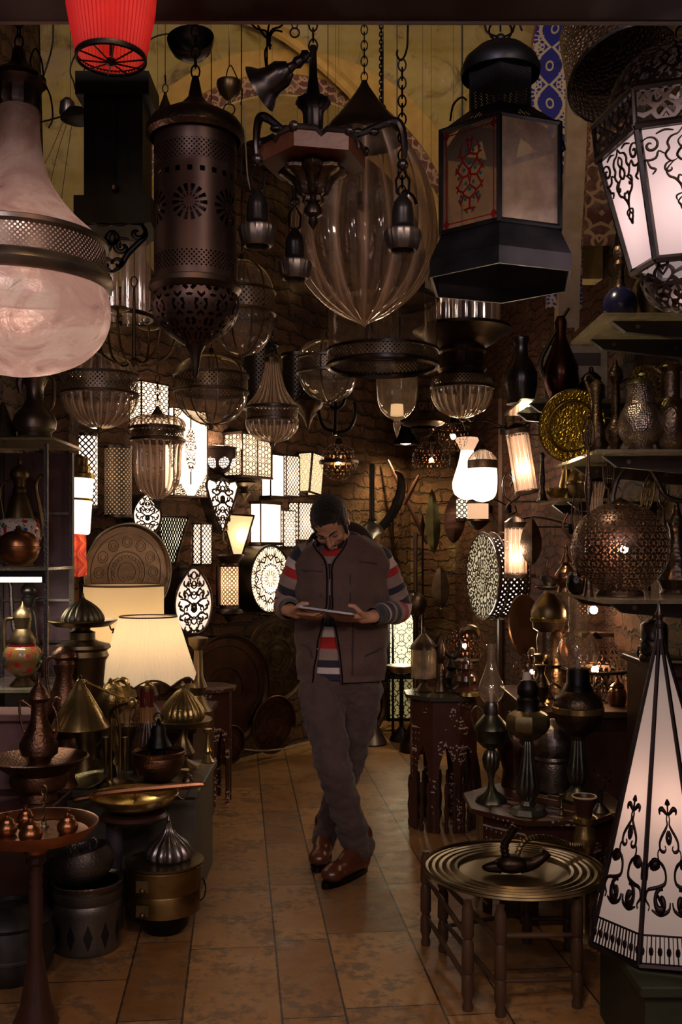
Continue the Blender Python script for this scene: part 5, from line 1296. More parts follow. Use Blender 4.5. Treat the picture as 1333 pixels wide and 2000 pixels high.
# oil lamp with fluted shade
t = vessel('shaded_oil_lamp', 'old metal oil lamp with fluted domed shade and flat brim, before the cream drum', 'oil lamp', 162, 4.2, [
    ('dome', metal('old_green_brass', (.22, .19, .12), .45), [(2, 1140), (4, 1150), (16, 1158), (30, 1170), (39, 1184), (40, 1194), (36, 1198)], dict(seg=96, fl=(16, .05), sm=3)),
    ('brim', OLDB, [(34, 1197), (50, 1198), (65, 1192), (66, 1194), (52, 1204), (30, 1204)], dict(seg=48)),
    ('burner', OLDB, [(16, 1204), (14, 1212), (24, 1216), (24, 1230), (30, 1234)], dict(seg=28)),
    ('reservoir', OLDB, [(30, 1234), (52, 1240), (54, 1246), (46, 1252), (50, 1262), (44, 1272), (38, 1330), (30, 1350), (22, 1400), (30, 1480), (40, 1504), (0, 1505)], dict(seg=40))], yb=1505)
t.location.z = .481
vtube(t, 'tassel', CORD, [(52, 1203), (56, 1212), (60, 1209), (58, 1218)], 1.5)
# cream drum lamp & pleated lamp
def shade_mat(name, col, tl, em, ribs=0, sheen=0):
    m, t, out = newmat(name); u, v = uvc(t)
    c = col
    if ribs: c = mixc(t, (mth('SINE', u*ribs)*.5+.5)*.5, tuple(x*.80 for x in col), col)
    d = t.nodes.new('ShaderNodeBsdfDiffuse'); e = t.nodes.new('ShaderNodeBsdfTranslucent')
    if ribs: lk(t, c, d.inputs[0]); lk(t, c, e.inputs[0])
    else: d.inputs[0].default_value = (*c, 1); e.inputs[0].default_value = (*[x*tl for x in col], 1)
    return fin(m, t, out, adds(t, mixs(t, .7, d.outputs[0], e.outputs[0]), emis(t, col, em)))
t = vessel('drum_table_lamp', 'table lamp with large cream drum shade trimmed in brown, behind the pleated lamp', 'table lamp', 242, 5.3, [
    ('shade', shade_mat('cream_drum', (.80, .60, .36), .9, .16), [(77, 1143), (78, 1332)], dict(seg=64)),
    ('trim', plain('brown_trim', (.10, .05, .02), .7), [(77, 1141), (78.5, 1141), (78.5, 1145), (77, 1145)], dict(seg=64)),
    ('trim', plain('brown_trim', (.10, .05, .02), .7), [(78, 1329), (79.5, 1329), (79.5, 1333), (78, 1333)], dict(seg=64)),
    ('base', OLDB, [(0, 1240), (6, 1242), (6, 1320), (22, 1345), (26, 1360), (10, 1370), (30, 1378), (0, 1379)], dict(seg=24))], yb=1379); t.location.z = .621
lamp('POINT', 'drum_lamp_bulb', W(242, 1230, 5.3), 2.2, (1, .78, .45), .04)
m = MB(); vs = []; fs = []; us = []; NS = 180; k = 4.9/F; zb = lambda y: (1407-y)*k; rows = 14
for i in range(rows+1):
    f = i/rows
    for j in range(NS):
        a = 2*pi*j/NS; lobe = abs(sin(a*4+.45)); rr = (55+(93-55)*f**.92)*(1-.035*f*(1-lobe))*(1+.007*cos(a*NS/3*1.0))
        vs.append((rr*k*cos(a), rr*k*sin(a), zb(1207+(125*f)+11*f*f*f*(lobe*-1.0)+4*f*(1-lobe))))
for i in range(rows):
    for j in range(NS):
        a, b = i*NS+j, i*NS+(j+1) % NS; fs.append((a, b, b+NS, a+NS)); us.append([(j*.01, 0), (j*.01+.01, 0), (j*.01+.01, 1), (j*.01, 1)])
m.add(vs, fs, us)
hem = [vs[rows*NS+j] for j in range(0, NS, 2)]; topr = [vs[j] for j in range(0, NS, 3)]
t = vessel('pleated_table_lamp', 'lit table lamp with pleated cream shade and dark scalloped hem', 'table lamp', 290, 4.9, [
    ('base', WOODD, [(0, 1260), (5, 1262), (5, 1335), (14, 1345), (20, 1360), (12, 1375), (30, 1398), (34, 1407), (0, 1407)], dict(seg=24))], yb=1407); t.location.z = .621
obj('shade', m, shade_mat('pleated_cream', (.88, .70, .50), .9, .26, ribs=620), t, smooth=0)
BTR = plain('dark_trim', (.05, .025, .015), .6)
m = MB(); m.tube(hem, .005, 6, True); obj('hem_trim', m, BTR, t); m = MB(); m.tube(topr, .004, 6, True); obj('top_trim', m, BTR, t)
m = MB(); m.ell((0, 0, zb(1262)), .026); obj('bulb', m, glow('lamp_bulb', (1, .82, .5), 12), t)
lamp('POINT', 'pleated_lamp_bulb', W(290, 1258, 4.9), 4.0, (1, .76, .42), .03)
# brass cone swing lamp
t = thing('swing_arm_lamp', 'polished brass cone desk lamp on a swinging arm with ball end', 'desk lamp', (-.93, 4.1, .481)); k = 3.95/F
def loc(px, y, D): return W(px, y, D)-t.location
m = MB(); c = loc(156, 1420, 3.86); k = 3.86/F; m.lathe([(4*k, 93*k), (8*k, 90*k), (12*k, 78*k), (17*k, 72*k), (57*k, 2*k), (58*k, 0)], 64, o=c); obj('cone_shade', m, BRASS, t)
m = MB(); m.vring(c+Vector((0, 0, 97*k)), 4*k, 1.3*k); m.lathe([(3*k, 70*k), (12*k, 66*k), (10*k, 30*k), (0, 24*k)], 16, o=c); obj('fitting', m, OLDB, t)
m = MB(); a, b = loc(166, 1331, 3.86), loc(258, 1372, 3.98); m.tube([a, b], .006); m.ell(b, .020); m.tube([a, c+Vector((0, 0, 90*k))], .005); m.ell(a, .009); obj('arm', m, BRASS, t)
m = MB()
for dx in (-.018, .018):
    m.tube([loc(258, 1372, 3.98)+Vector((0, .02, 0)), loc(220, 1385, 4.05), Vector((dx, 0, .25)), Vector((dx, 0, .02))], .007, sm=4)
    m.lathe([(0, .20), (.012, .2), (.014, .15), (.006, .12), (.006, .02)], 10, o=(dx*2.2, 0, 0))
obj('uprights', m, OLDB, t); m = MB(); m.lathe([(0, .03), (.03, .028), (.07, .014), (.08, 0), (0, 0)], 32); obj('base', m, OLDB, t)
# ewers, domes, hookah, fountain bowl
t = vessel('copper_ewer', 'dark hammered copper ewer behind the brass cone lamp', 'ewer', 126, 4.07, [('body', COPENG, [(0, 1240), (10, 1242), (24, 1254), (26, 1262), (18, 1268), (22, 1276), (16, 1300), (28, 1340), (38, 1370), (34, 1400), (20, 1420), (26, 1440), (20, 1500), (28, 1516), (0, 1517)], dict(seg=40))], yb=1517); t.location.z = .481
vtube(t, 'handle', COPENG, [(-22, 1262), (-34, 1270), (-34, 1310), (-26, 1345)], 3)
t = vessel('brass_dome_dish', 'quilted brass dome lid on a footed plate, right of the hookah bottle', 'covered dish', 357, 4.45, [
    ('dome', BRSENG, [(0, 1330), (5, 1338), (4, 1345), (14, 1352), (30, 1370), (40, 1386), (42, 1400), (36, 1410)], dict(seg=80, fl=(20, .035), sm=3)),
    ('plate', OLDB, [(0, 1410), (40, 1412), (56, 1404), (58, 1406), (50, 1416), (24, 1422)], dict(seg=48)), ('foot', OLDB, [(24, 1422), (9, 1426), (9, 1440), (16, 1456), (24, 1470), (8, 1478), (10, 1484), (34, 1494), (36, 1499), (0, 1499)], dict(seg=60, fl=(12, .03)))], yb=1499); t.location.z = .481
t = vessel('hookah_bottle', 'dark red and gold ribbed glass bottle with brass stopper, under the pleated lampshade', 'bottle', 287, 4.35, [
    ('stopper', BRASS, [(0, 1328), (4, 1330), (4, 1334), (13, 1338), (14, 1344), (12, 1348)], dict(seg=24)), ('neck', plain('dark_red_glass', (.10, .012, .008), .12, .6), [(14, 1346), (15, 1352), (13, 1376), (14, 1380)], dict(seg=28)),
    ('ribbed_neck', plain('gold_red_ribs', (.30, .14, .05), .25), [(14, 1380), (13, 1404), (15, 1410)], dict(seg=60, fl=(12, .06))), ('body', plain('dark_ribbed_body', (.07, .035, .022), .3), [(15, 1410), (20, 1424), (28, 1450), (31, 1480), (26, 1506), (0, 1508)], dict(seg=80, fl=(18, .04)))], yb=1508); t.location.z = .481
t = thing('round_platter', 'wide dull brass platter lying on the bench under the fountain bowl', 'platter', W(315, 1528, 4.16)); t.location.z = .481; m = MB(); k = 4.16/F; m.lathe([(0, 0), (60*k, .002), (80*k, .012), (81*k, .015), (60*k, .007), (0, .004)], 56); obj('platter_disc', m, OLDB, t)
t = vessel('fountain_bowl', 'copper bowl holding a little columned fountain pavilion with pointed roof', 'bowl', 310, 4.15, [
    ('bowl', COPENG, [(0, 1528), (26, 1526), (40, 1514), (49, 1494), (50, 1480), (47, 1474), (50, 1468), (52, 1470), (46, 1490), (34, 1508), (0, 1514)], dict(seg=48))], yb=1528); t.location.z = .489
k = t['_k']; z = lambda y: (1528-y)*k; m = MB()
m.lathe([(0, z(1405)), (4*k, z(1408)), (3*k, z(1413)), (12*k, z(1418)), (13*k, z(1424)), (15*k, z(1428)), (15*k, z(1438)), (22*k, z(1452)), (25*k, z(1460)), (24*k, z(1462)), (0, z(1458))], 24)
for i in range(6): a = pi/3*i+.3; m.tube([(22*k*cos(a), 22*k*sin(a), z(1461)), (22*k*cos(a), 22*k*sin(a), z(1512))], .0035, 6)
m.vring((0, 0, z(1404)), 9*k, 1.4*k); m.lathe([(0, z(1455)), (5*k, z(1460)), (5*k, z(1510)), (0, z(1510))], 10); obj('pavilion', m, IRON, t)
t = vessel('patterned_plate', 'oval-looking greenish plate with engraved rim leaning at the bench edge, left of the brass uprights', 'plate', 172, 4.1, [('plate_disc', metal('green_brass', (.30, .25, .12), .4, 'engrave', .5), [(0, 0), (30, 1), (42, -5), (43, -3), (30, 4), (0, 4)], dict(seg=40))], yb=4); t.location = W(172, 1520, 4.12); t.location.z = .515; t.rotation_euler = (.52, -.12, 0)
t = vessel('small_brass_pot', 'small ribbed brass pot with lid between the oil lamp and the brass uprights', 'pot', 188, 4.25, [('pot', OLDB, [(0, 1432), (3, 1440), (8, 1446), (18, 1456), (22, 1470), (18, 1486), (24, 1500), (26, 1514), (0, 1516)], dict(seg=60, fl=(12, .04)))], yb=1516); t.location.z = .481; t.location.x += .03
t = vessel('sword_cup', 'brass beaker bristling with small spoons and rods, beside the dark red bottle', 'beaker', 250, 4.42, [('beaker', OLDB, [(0, 1500), (16, 1499), (18, 1440), (24, 1414), (22, 1414), (16, 1440), (0, 1490)], dict(seg=28))], yb=1500); t.location.z = .481
for a, b in ((-14, -22), (-6, -8), (2, 6), (9, 16), (14, 27)): vtube(t, 'spoon', BRASS, [(a*.5, 1490), (a, 1420), (b, 1378), (b, 1366)], [1.2, 1.4, 1.6, 3.5], sm=0)
t = vessel('brass_tap_pot', 'small brass samovar with a curved tap, below the left side of the pleated shade', 'samovar', 216, 4.55, [('body', BRSENG, [(0, 1322), (4, 1326), (4, 1333), (20, 1340), (30, 1360), (28, 1384), (14, 1400), (20, 1470), (30, 1487), (0, 1488)], dict(seg=36))], yb=1488); t.location.z = .481
vtube(t, 'tap', BRASS, [(8, 1332), (18, 1326), (30, 1328), (34, 1340), (36, 1348)], 5)
# brazier with dark ewer at the very left
t = vessel('copper_brazier', 'wide footed copper brazier dish at the left edge, holding the dark ewer', 'brazier', 76, 3.75, [
    ('dish', COPENG, [(0, 1500), (50, 1500), (92, 1478), (96, 1480), (60, 1506), (54, 1510)], dict(seg=56)), ('foot', COPENG, [(54, 1510), (56, 1524), (50, 1538), (34, 1546), (36, 1562), (0, 1563)], dict(seg=40, sm=0))], yb=1563); t.location.z = .510
t = vessel('dark_copper_ewer', 'tall dark copper ewer with pierced lid standing in the brazier dish', 'ewer', 76, 3.75, [
    ('body', COPENG, [(15, 1378), (14, 1384), (16, 1410), (26, 1436), (37, 1458), (36, 1478), (24, 1490), (22, 1497), (30, 1504), (0, 1505)], dict(seg=40, sm=0)), ('lid', COPENG, [(0, 1318), (4, 1322), (3, 1330), (5, 1340), (14, 1352), (20, 1364), (22, 1370), (18, 1376), (15, 1378)], dict(seg=32))], yb=1505)
t.location.z = .510+(1563-1499)*3.75/F
vtube(t, 'handle', COPENG, [(-14, 1388), (-32, 1376), (-38, 1386), (-34, 1420), (-26, 1440)], 2.6); vtube(t, 'spout', COPENG, [(30, 1450), (36, 1430), (34, 1400), (26, 1382), (34, 1370), (44, 1372)], [5, 4, 3, 3, 3, 3]); vtube(t, 'ring', IRON, [(-4, 1310), (0, 1300), (5, 1306), (3, 1318)], 1.5)
# copper tray with little pots on a turned pedestal
t = vessel('copper_pedestal_tray', 'round copper tray on a turned wooden pedestal, front left', 'tray table', 70, 3.05, [
    ('tray', COPPER, [(0, 1628), (100, 1626), (116, 1608), (120, 1607), (117, 1616), (104, 1632), (0, 1636)], dict(seg=64)), ('collar', COPPER, [(36, 1636), (34, 1644), (26, 1652), (22, 1658), (22, 1664)], dict(seg=36)), ('pedestal', WOODD, [(22, 1664), (18, 1672), (20, 1682), (12, 1690), (14, 1700), (11, 1710), (14, 1720), (11, 1730), (14, 1740), (12, 1850), (30, 1960), (44, 1995), (44, 1999), (0, 1999)], dict(seg=24))], yb=1999); t.location.z = 0
TZ = (1999-1627)*3.05/F
for i, (px, dD, hw, lab) in enumerate(((14, -.02, 16, 'small lidded copper pot at the left end of the copper tray'), (50, .10, 17, 'small lidded copper pot at the back of the copper tray'), (132, .0, 20, 'small lidded copper pot at the right end of the copper tray'), (60, -.09, 22, 'flat round copper pot at the front of the copper tray'))):
    if i == 0:
        p0 = vessel('small_copper_pot', lab, 'pot', px, 3.05+dD, [('pot', COPPER, [(0, 0), (14, 0), (19, -8), (19, -16), (14, -24), (12, -26)], dict(seg=28, sm=2)), ('lid', COPPER, [(14, -25), (12, -30), (5, -34), (3, -38), (5, -42), (0, -45)], dict(seg=24))], 'little copper pots on the copper tray', yb=0); p0.location.z = TZ+.001
    else: dup(p0, (W(px, 0, 3.05+dD).x, 3.05+dD, TZ+.001), lab, sc=hw/19)
t = thing('chain_hook', 'short upright twisted chain with ring rising from the copper tray', 'chain', (W(82, 0, 3.1).x, 3.12, TZ)); m = MB(); m.chain((0, 0, .004), (0, 0, .10), .022, .002); m.vring((0, 0, .115), .012, .003, sx=.7, sz=1.3); m.lathe([(0, .006), (.015, .004), (.016, 0), (0, 0)], 16); obj('chain', m, OLDB, t)
# pots on the floor
t = vessel('large_tin_pot', 'large dull grey cauldron on the floor at the left edge', 'pot', 22, 3.40, [
    ('body', metal('grey_cauldron', (.13, .125, .12), .42), [(0, 1875), (68, 1872), (80, 1850), (82, 1800), (76, 1770), (80, 1762), (60, 1738), (36, 1732), (30, 1738), (0, 1742)], dict(seg=48)), ('rib', metal('grey_cauldron', (.13, .125, .12), .42), [(81, 1820), (84, 1823), (84, 1828), (81, 1830)], dict(seg=48))], yb=1875); t.location.z = 0
ETCH, tt, out_ = newmat('etched_leaf_pewter'); x_, y_, z_ = obc(tt); an = mth('ARCTAN2', y_, x_)*(12/(2*pi)); a_ = vabs(fr(an)-.5); h_ = (z_-.075)*14
q_ = (a_*2.3+vabs(h_)*.9) < .62; c_ = mixc(tt, q_, mixc(tt, noi(tt, sc=14), (.12, .105, .10), (.26, .235, .22)), (.055, .05, .05)); fin(ETCH, tt, out_, bsdf(tt, c_, .42, .85, vor(tt, sc=60), .3))
t = vessel('etched_bucket', 'grey metal bucket etched with leaf ornament, standing on the floor', 'bucket', 171, 3.64, [
    ('body', ETCH, [(0, 1848), (60, 1846), (64, 1838), (65, 1770), (66, 1760), (62, 1752), (66, 1744), (68, 1730), (62, 1728)], dict(seg=56)), ('rim', PEWENG, [(62, 1728), (60, 1718), (68, 1714), (70, 1716), (68, 1722), (62, 1732)], dict(seg=48)), ('inside', IRON, [(60, 1718), (56, 1760), (0, 1762)], dict(seg=32))], yb=1848); t.location.z = 0
t = vessel('tilted_cauldron', 'small dark cauldron lying tilted in the mouth of the etched bucket', 'cauldron', 165, 3.62, [
    ('body', TIN, [(0, 0), (34, -3), (54, -16), (62, -38), (58, -62), (54, -66), (50, -62), (54, -38), (40, -12), (0, -6)], dict(seg=44, sm=2))], yb=0); t.location = W(168, 1722, 3.64); t.rotation_euler = (0, math.radians(-11), 0)
for dx in (-18, 20): vtube(t, 'lug', TIN, [(dx, -62, -.08), (dx+2, -78, -.08), (dx+12, -82, -.08), (dx+16, -72, -.08), (dx+12, -62, -.08)], 3)
BRT = metal('worn_brass_boxes', (.34, .21, .07), .36, 'plain', .35)
t = vessel('brass_lunch_tiers', 'two-tiered round brass food carrier with latches on a black pot', 'food carrier', 322, 3.80, [
    ('lower_pot', IRON, [(0, 1820), (36, 1818), (46, 1806), (52, 1776), (52, 1768)], dict(seg=44)), ('lower_tier', BRT, [(52, 1782), (70, 1776), (70, 1738), (69, 1736)], dict(seg=56)), ('upper_tier', BRT, [(69, 1736), (72, 1734), (73, 1692), (70, 1688)], dict(seg=56)), ('top_plate', OLDB, [(70, 1688), (76, 1686), (76, 1682), (40, 1680), (0, 1680)], dict(seg=56))], yb=1820); t.location.z = 0
k = t['_k']; m = MB()
for y in (1712, 1758):
    m = MB(); m.box((-30*k, -66*k, (1820-y)*k), (24*k, 8*k, 22*k)); m.ell((-30*k, -70*k, (1820-y-8)*k), 6*k, seg=10, rings=6)
    obj('latch', m, OLDB, t)
vtube(t, 'wire_handle', IRON, [(70, 1716), (76, 1722), (80, 1738), (76, 1756), (68, 1762)], 1.4)
t = vessel('fluted_silver_dome', 'fluted silver dome lid with pointed knob on top of the brass food carrier', 'dome lid', 330, 3.80, [
    ('dome', metal('silver_dome', (.42, .37, .37), .28, 'plain', .35), [(4, 0), (6, -4), (8, -14), (16, -26), (32, -38), (42, -52), (44, -62), (40, -70), (0, -71)][::-1] and [(40, 0), (44, -6), (43, -16), (34, -30), (18, -44), (9, -56), (6, -68)], dict(seg=120, fl=(14, .07), sm=3)), ('knob', PEWT, [(6, -66), (3, -70), (5, -74), (2, -79), (0, -88)], dict(seg=16))], yb=0); t.location = (W(330, 0, 3.8).x, 3.80, (1820-1679)*3.8/F)
# balance scale
t = vessel('balance_scale', 'brass scale with a shining yellow pan under a slanting copper beam', 'scale', 262, 3.83, [
    ('pan', metal('bright_brass_pan', (.85, .60, .18), .22, 'plain', .8), [(0, 1578), (40, 1574), (72, 1562), (84, 1550), (86, 1551), (74, 1566), (42, 1580), (0, 1584)], dict(seg=56)), ('body', WOODD, [(0, 1584), (60, 1586), (66, 1592), (60, 1598), (20, 1602)], dict(seg=36)), ('stand', plain('dark_violet_stand', (.06, .045, .06), .45), [(18, 1600), (16, 1620), (16, 1640), (18, 1655), (14, 1668), (14, 1780), (17, 1811), (0, 1811)], dict(seg=28, dx=-38))], yb=1811); t.location.z = 0
vtube(t, 'beam', COPPER, [(-118, 1566), (-112, 1562), (-80, 1556), (-70, 1551), (0, 1543), (60, 1538), (128, 1532), (134, 1534)], [4, 6, 5, 7, 7, 7, 6, 4], dy=-.17); vtube(t, 'pan_chain', OLDB, [(0, 1543, -.17), (2, 1558, -.16), (0, 1574, -.02)], 1.2); vtube(t, 'pan_chain', OLDB, [(112, 1534, -.17), (98, 1560, -.1), (84, 1552, -.0)], 1.2)
lamp('SPOT', 'scale_spot', (-.6, 3.5, 2.3), 9, (1, .7, .3), .03, (math.radians(6), math.radians(-7), 0), spot=math.radians(20))
# inlaid table at the left of the aisle
def inlay(name='inlaid_walnut'):
    m, t, out = newmat(name); x, y, z = obc(t)
    d = mx(vor(t, comb(t, (x+y)*46, z*46, 0), 1, 'F1', .85, '2D') < .22, vor(t, comb(t, (x-y)*30, z*30, 0), 1, 'F1', .2, '2D') < .12)
    keep = noi(t, sc=8, det=1) > .55
    c = mixc(t, noi(t, sc=14, det=4), (.028, .010, .007), (.085, .028, .016)); c = mixc(t, mn(d, keep), c, (.45, .36, .30))
    return fin(m, t, out, bsdf(t, c, .3))
INL = inlay()
def oct_table(name, lab, x, y, R, H, n=8, a0=pi/8, top=.02, legs=8, topmat=None, spind=False):
    t = thing(name, lab, 'table', (x, y, 0))
    m = MB(); m.prism(hexpts(R, a0, n), H-top, H); obj('tabletop', m, topmat or INL, t, smooth=0)
    h = hexpts(R*.84, a0, n)
    for i in range(n):
        a, b = Vector((*h[i], 0)), Vector((*h[(i+1) % n], 0)); u = b-a; L = u.length; u.normalize(); nn = Vector((u.y, -u.x, 0))*.008
        # arched side panel: cut out as a keyhole arch
        pts = [(0, 0), (L*.18, 0), (L*.20, H*.38), (L*.26, H*.50), (L*.38, H*.58), (L*.5, H*.64), (L*.62, H*.58), (L*.74, H*.50), (L*.80, H*.38), (L*.82, 0), (L, 0), (L, H-top), (0, H-top)]
        vs = [a+u*p+Vector((0, 0, q)) for p, q in pts]+[a+u*p+Vector((0, 0, q))-nn for p, q in pts]; N = len(pts)
        tri = [(0, 1, 2, 12), (12, 2, 3), (12, 3, 4), (12, 4, 5), (12, 5, 11), (11, 5, 6), (11, 6, 7), (11, 7, 8), (11, 8, 9, 10)]
        fs = tri+[tuple(N+q for q in f[::-1]) for f in tri]+[(q, (q+1) % N, N+(q+1) % N, N+q) for q in range(N)]
        m = MB(); m.add(vs, fs); obj('side_panel', m, INL, t, smooth=0)
    if spind:
        for i in range(n):
            m = MB()
            for q in (-.5, 0, .5):
                a = a0+2*pi*(i+.5)/n+q*.5; c = (R*.80*cos(a), R*.80*sin(a), 0); m.lathe([(.010, 0), (.013, .02), (.008, .04), (.014, H*.16), (.008, H*.22), (.013, H*.3), (.009, H*.36)], 8, o=c)
            obj('spindle', m, WOODD, t)
    return t
p = W(402, 1340, 5.75); oct_table('inlaid_table', 'dark octagonal table with mother-of-pearl inlay, beside the largest dark tray', p.x, 5.75, .185, p.z)
# ---------------------------------------------------------------- right side: shelves and what stands there
GSH2 = glass('grey_green_shelf_glass', (.38, .42, .36), 1.1, .10, .10, .08)
BRK = plain('dark_bracket', (.03, .022, .02), .5)
def gshelf(lab, x0, y0, y1, z, x1=1.39):
    t = thing('glass_shelf', lab, 'shelf', ((x0+x1)/2, (y0+y1)/2, z))
    w = x1-x0; m = MB(); m.box((0, 0, -.006), (w, y1-y0, .012)); obj('glass_pane', m, GSH2, t, smooth=0)
    for y in (-(y1-y0)*.32, (y1-y0)*.32):
        m = MB(); m.prism([(w/2, -.012), (w/2, -.085), (w/2-.06, -.085), (-w/2+.10, -.05), (-w/2+.05, -.012)], y-.014, y+.014, axis='y'); b = obj('bracket', m, BRK, t, smooth=0)
        for sx_, sz_ in ((-w/2+.14, -.032), (w/2-.12, -.045)):
            m = MB(); m.tube([(sx_, y-.016, sz_), (sx_, y-.012, sz_)], .008, 10); obj('screw', m, PEWT, b)
    return t
Z1, Z2, Z3, Z4, Z5 = 2.262, 1.79, 1.29, 2.152, 1.675
gshelf('greenish glass shelf, highest of the shelves at the right edge', .895, 3.4, 3.87, Z1)
gshelf('glass shelf under the pewter vessels at the right edge', .86, 3.35, 4.02, Z2)
gshelf('glass shelf carrying the large pierced metal globe', .845, 3.2, 4.05, Z3)
gshelf('short glass shelf under the dark jug, near the tiered pendant', .835, 4.6, 5.1, Z4)
gshelf('short dim glass shelf with brass pots, left of the pierced globe', .95, 4.3, 4.8, Z5)
def on(t, z): t.location.z = z+.001; return t
# highest shelf
on(vessel('blue_enamel_bottle', 'round dark blue beaded bottle with tall neck, on the highest right shelf', 'bottle', 1212, 3.55, [
    ('body', plain('blue_enamel_beads', (.012, .014, .06), .22, .6), [(12, 538), (22, 545), (32, 562), (33, 580), (26, 598), (16, 606), (0, 606)], dict(seg=40, sm=2)), ('neck', BRENG, [(12, 540), (9, 528), (8, 500), (12, 494), (9, 486), (14, 470), (12, 460), (10, 458)], dict(seg=24))]), Z1)
on(vessel('brass_urn', 'large brass urn beside the blue bottle, partly behind the scroll lantern', 'urn', 1272, 3.62, [('body', OLDB, [(22, 480), (24, 490), (20, 500), (34, 530), (36, 560), (26, 590), (30, 604), (34, 606), (0, 607)], dict(seg=40))]), Z1)
# short shelf with jug
on(vessel('dark_jug', 'dark metal jug with flared mouth on the short shelf, right of the tiered pendant', 'jug', 1018, 4.8, [('body', GUN, [(16, 642), (17, 646), (13, 656), (14, 678), (24, 694), (32, 712), (32, 736), (26, 766), (28, 772), (0, 773)], dict(seg=36))]), Z4)
t = on(vessel('long_spout_pot', 'dark pot with a long slanting spout, right of the dark jug', 'pot', 1096, 4.85, [('body', metal('dark_red_copper', (.10, .035, .025), .3), [(8, 600), (12, 612), (10, 640), (22, 670), (34, 700), (34, 730), (20, 765), (24, 774), (0, 775)], dict(seg=36))]), Z4)
vtube(t, 'spout', BRONZE, [(-30, 720), (-40, 690), (-16, 640), (6, 600), (16, 584)], [6, 5, 4, 3, 3])
# notice board on the wall behind
t = thing('paper_notice', 'cream framed notice with a grey strip on the wall behind the brass plate', 'notice', W(1125, 800, 4.98)); k = 4.98/F
m = MB(); m.box((0, 0, 62*k), (122*k, .012, 126*k)); obj('board', m, plain('cream_board', (.46, .38, .27), .8), t, smooth=0)
m = MB(); m.box((-2*k, -.009, 98*k), (100*k, .006, 24*k)); obj('grey_strip', m, plain('grey_strip', (.10, .075, .06), .7), t, smooth=0)
m = MB()
for i in range(5):
    for j in range(4 if i < 4 else 1): m.box(((-42+j*9)*k, -.008, (60-i*8)*k), (6*k, .003, 3*k))
m.box((-50*k, -.008, 36*k), (3*k, .003, 10*k)); obj('printed_lines', m, CORD, t, smooth=0)
m = MB(); m.box((0, .21, 20*k), (.03, .40, .03)); m.box((.0, .012, 20*k), (.1, .012, .02)); obj('wall_bracket', m, BRK, t, smooth=0)
# brass plate, ewers, shaker, vase on second shelf
GOLD, tt, out_ = newmat('embossed_gold'); x_, y_, z_ = obc(tt); r_ = mth('SQRT', x_*x_+z_*z_); a_ = mth('ARCTAN2', z_, x_)
h_ = mth('SINE', a_*9)*mth('SINE', r_*130)*((r_ < .055)*1.)+vor(tt, sc=70)*-2.2+noi(tt, sc=60)
fin(GOLD, tt, out_, bsdf(tt, mixc(tt, noi(tt, sc=18), (.38, .24, .03), (.85, .62, .10)), .28, .9, h_, .9, bd=.006))
t = thing('gold_plate', 'shining embossed gold plate propped at the left end of the second right shelf', 'plate', (W(1113, 800, 3.9).x, 3.86, Z2+.002), (0, 0, .25)); R = 71*3.86/F
m = MB(); m.X = Matrix.Translation((0, 0, R)) @ Matrix.Rotation(math.radians(12), 4, 'X') @ Matrix.Rotation(pi/2, 4, 'X'); m.lathe([(0, -.012), (R*.60, -.012), (R*.66, -.002), (R*.70, -.01), (R*.74, 0), (R*.98, .006), (R, .002), (R*.9, -.008), (R*.6, -.02), (0, -.02)], 72); obj('plate_disc', m, GOLD, t)
m = MB(); m.X = Matrix.Translation((0, 0, R)) @ Matrix.Rotation(math.radians(12), 4, 'X') @ Matrix.Rotation(pi/2, 4, 'X'); m.ring(R*.68, .004, .003, 64); m.ring(R*.99, .003, .004, 64); obj('dark_groove', m, OLDB, t)
lamp('SPOT', 'plate_fill_light', (.47, 3.0, 2.35), 9, (1, .78, .35), .02, (Vector((.90, 3.86, 1.94))-Vector((.47, 3.0, 2.35))).to_track_quat('-Z', 'Y').to_euler(), spot=math.radians(22))  # added light with no fixture, brightens the gold plate
lamp('SPOT', 'shelf_fill_light', (.30, 3.35, 3.33), 60, (1, .74, .42), .03, (Vector((1.06, 3.6, 1.85))-Vector((.30, 3.35, 3.33))).to_track_quat('-Z', 'Y').to_euler(), spot=math.radians(50))  # added out-of-view light for the metal ware on the right shelves
t = on(vessel('slender_ewer', 'dark slender ewer with high looping handle, in front of the gold plate', 'ewer', 1166, 3.72, [('body', BRENG, [(0, 712), (6, 716), (14, 724), (14, 740), (10, 760), (12, 790), (22, 820), (24, 840), (14, 858), (18, 868), (0, 869)], dict(seg=32))]), Z2)
vtube(t, 'handle', BRENG, [(-10, 850), (-8, 800), (-10, 750), (-18, 722), (-22, 712), (-14, 706), (-4, 714)], [4, 4, 4, 3.5, 3])
t = on(vessel('tall_ewer', 'tall narrow bronze ewer with finial lid, left of the pewter shaker', 'ewer', 1203, 3.62, [('body', BRENG, [(0, 680), (3, 686), (5, 694), (13, 706), (15, 718), (8, 730), (9, 760), (7, 790), (10, 804), (20, 820), (20, 838), (10, 852), (8, 862), (18, 872), (0, 873)], dict(seg=32))]), Z2)
vtube(t, 'handle', BRENG, [(8, 730), (22, 722), (26, 740), (24, 790), (18, 818)], 2.5)
on(vessel('pewter_shaker', 'big textured pewter vessel with round belly and capped neck, second right shelf', 'vessel', 1252, 3.5, [
    ('body', metal('snakeskin_pewter', (.42, .34, .30), .30, 'hammer', .5, 3.2), [(24, 736), (27, 760), (29, 775), (38, 790), (43, 812), (42, 832), (30, 850), (20, 856), (28, 864), (30, 869), (0, 870)], dict(seg=48, sm=2)), ('lid', PEWT, [(0, 722), (12, 724), (20, 728), (25, 736)], dict(seg=36)), ('girdle', PEWT, [(28, 773), (31, 775), (31, 779), (29, 781)], dict(seg=36))]), Z2)
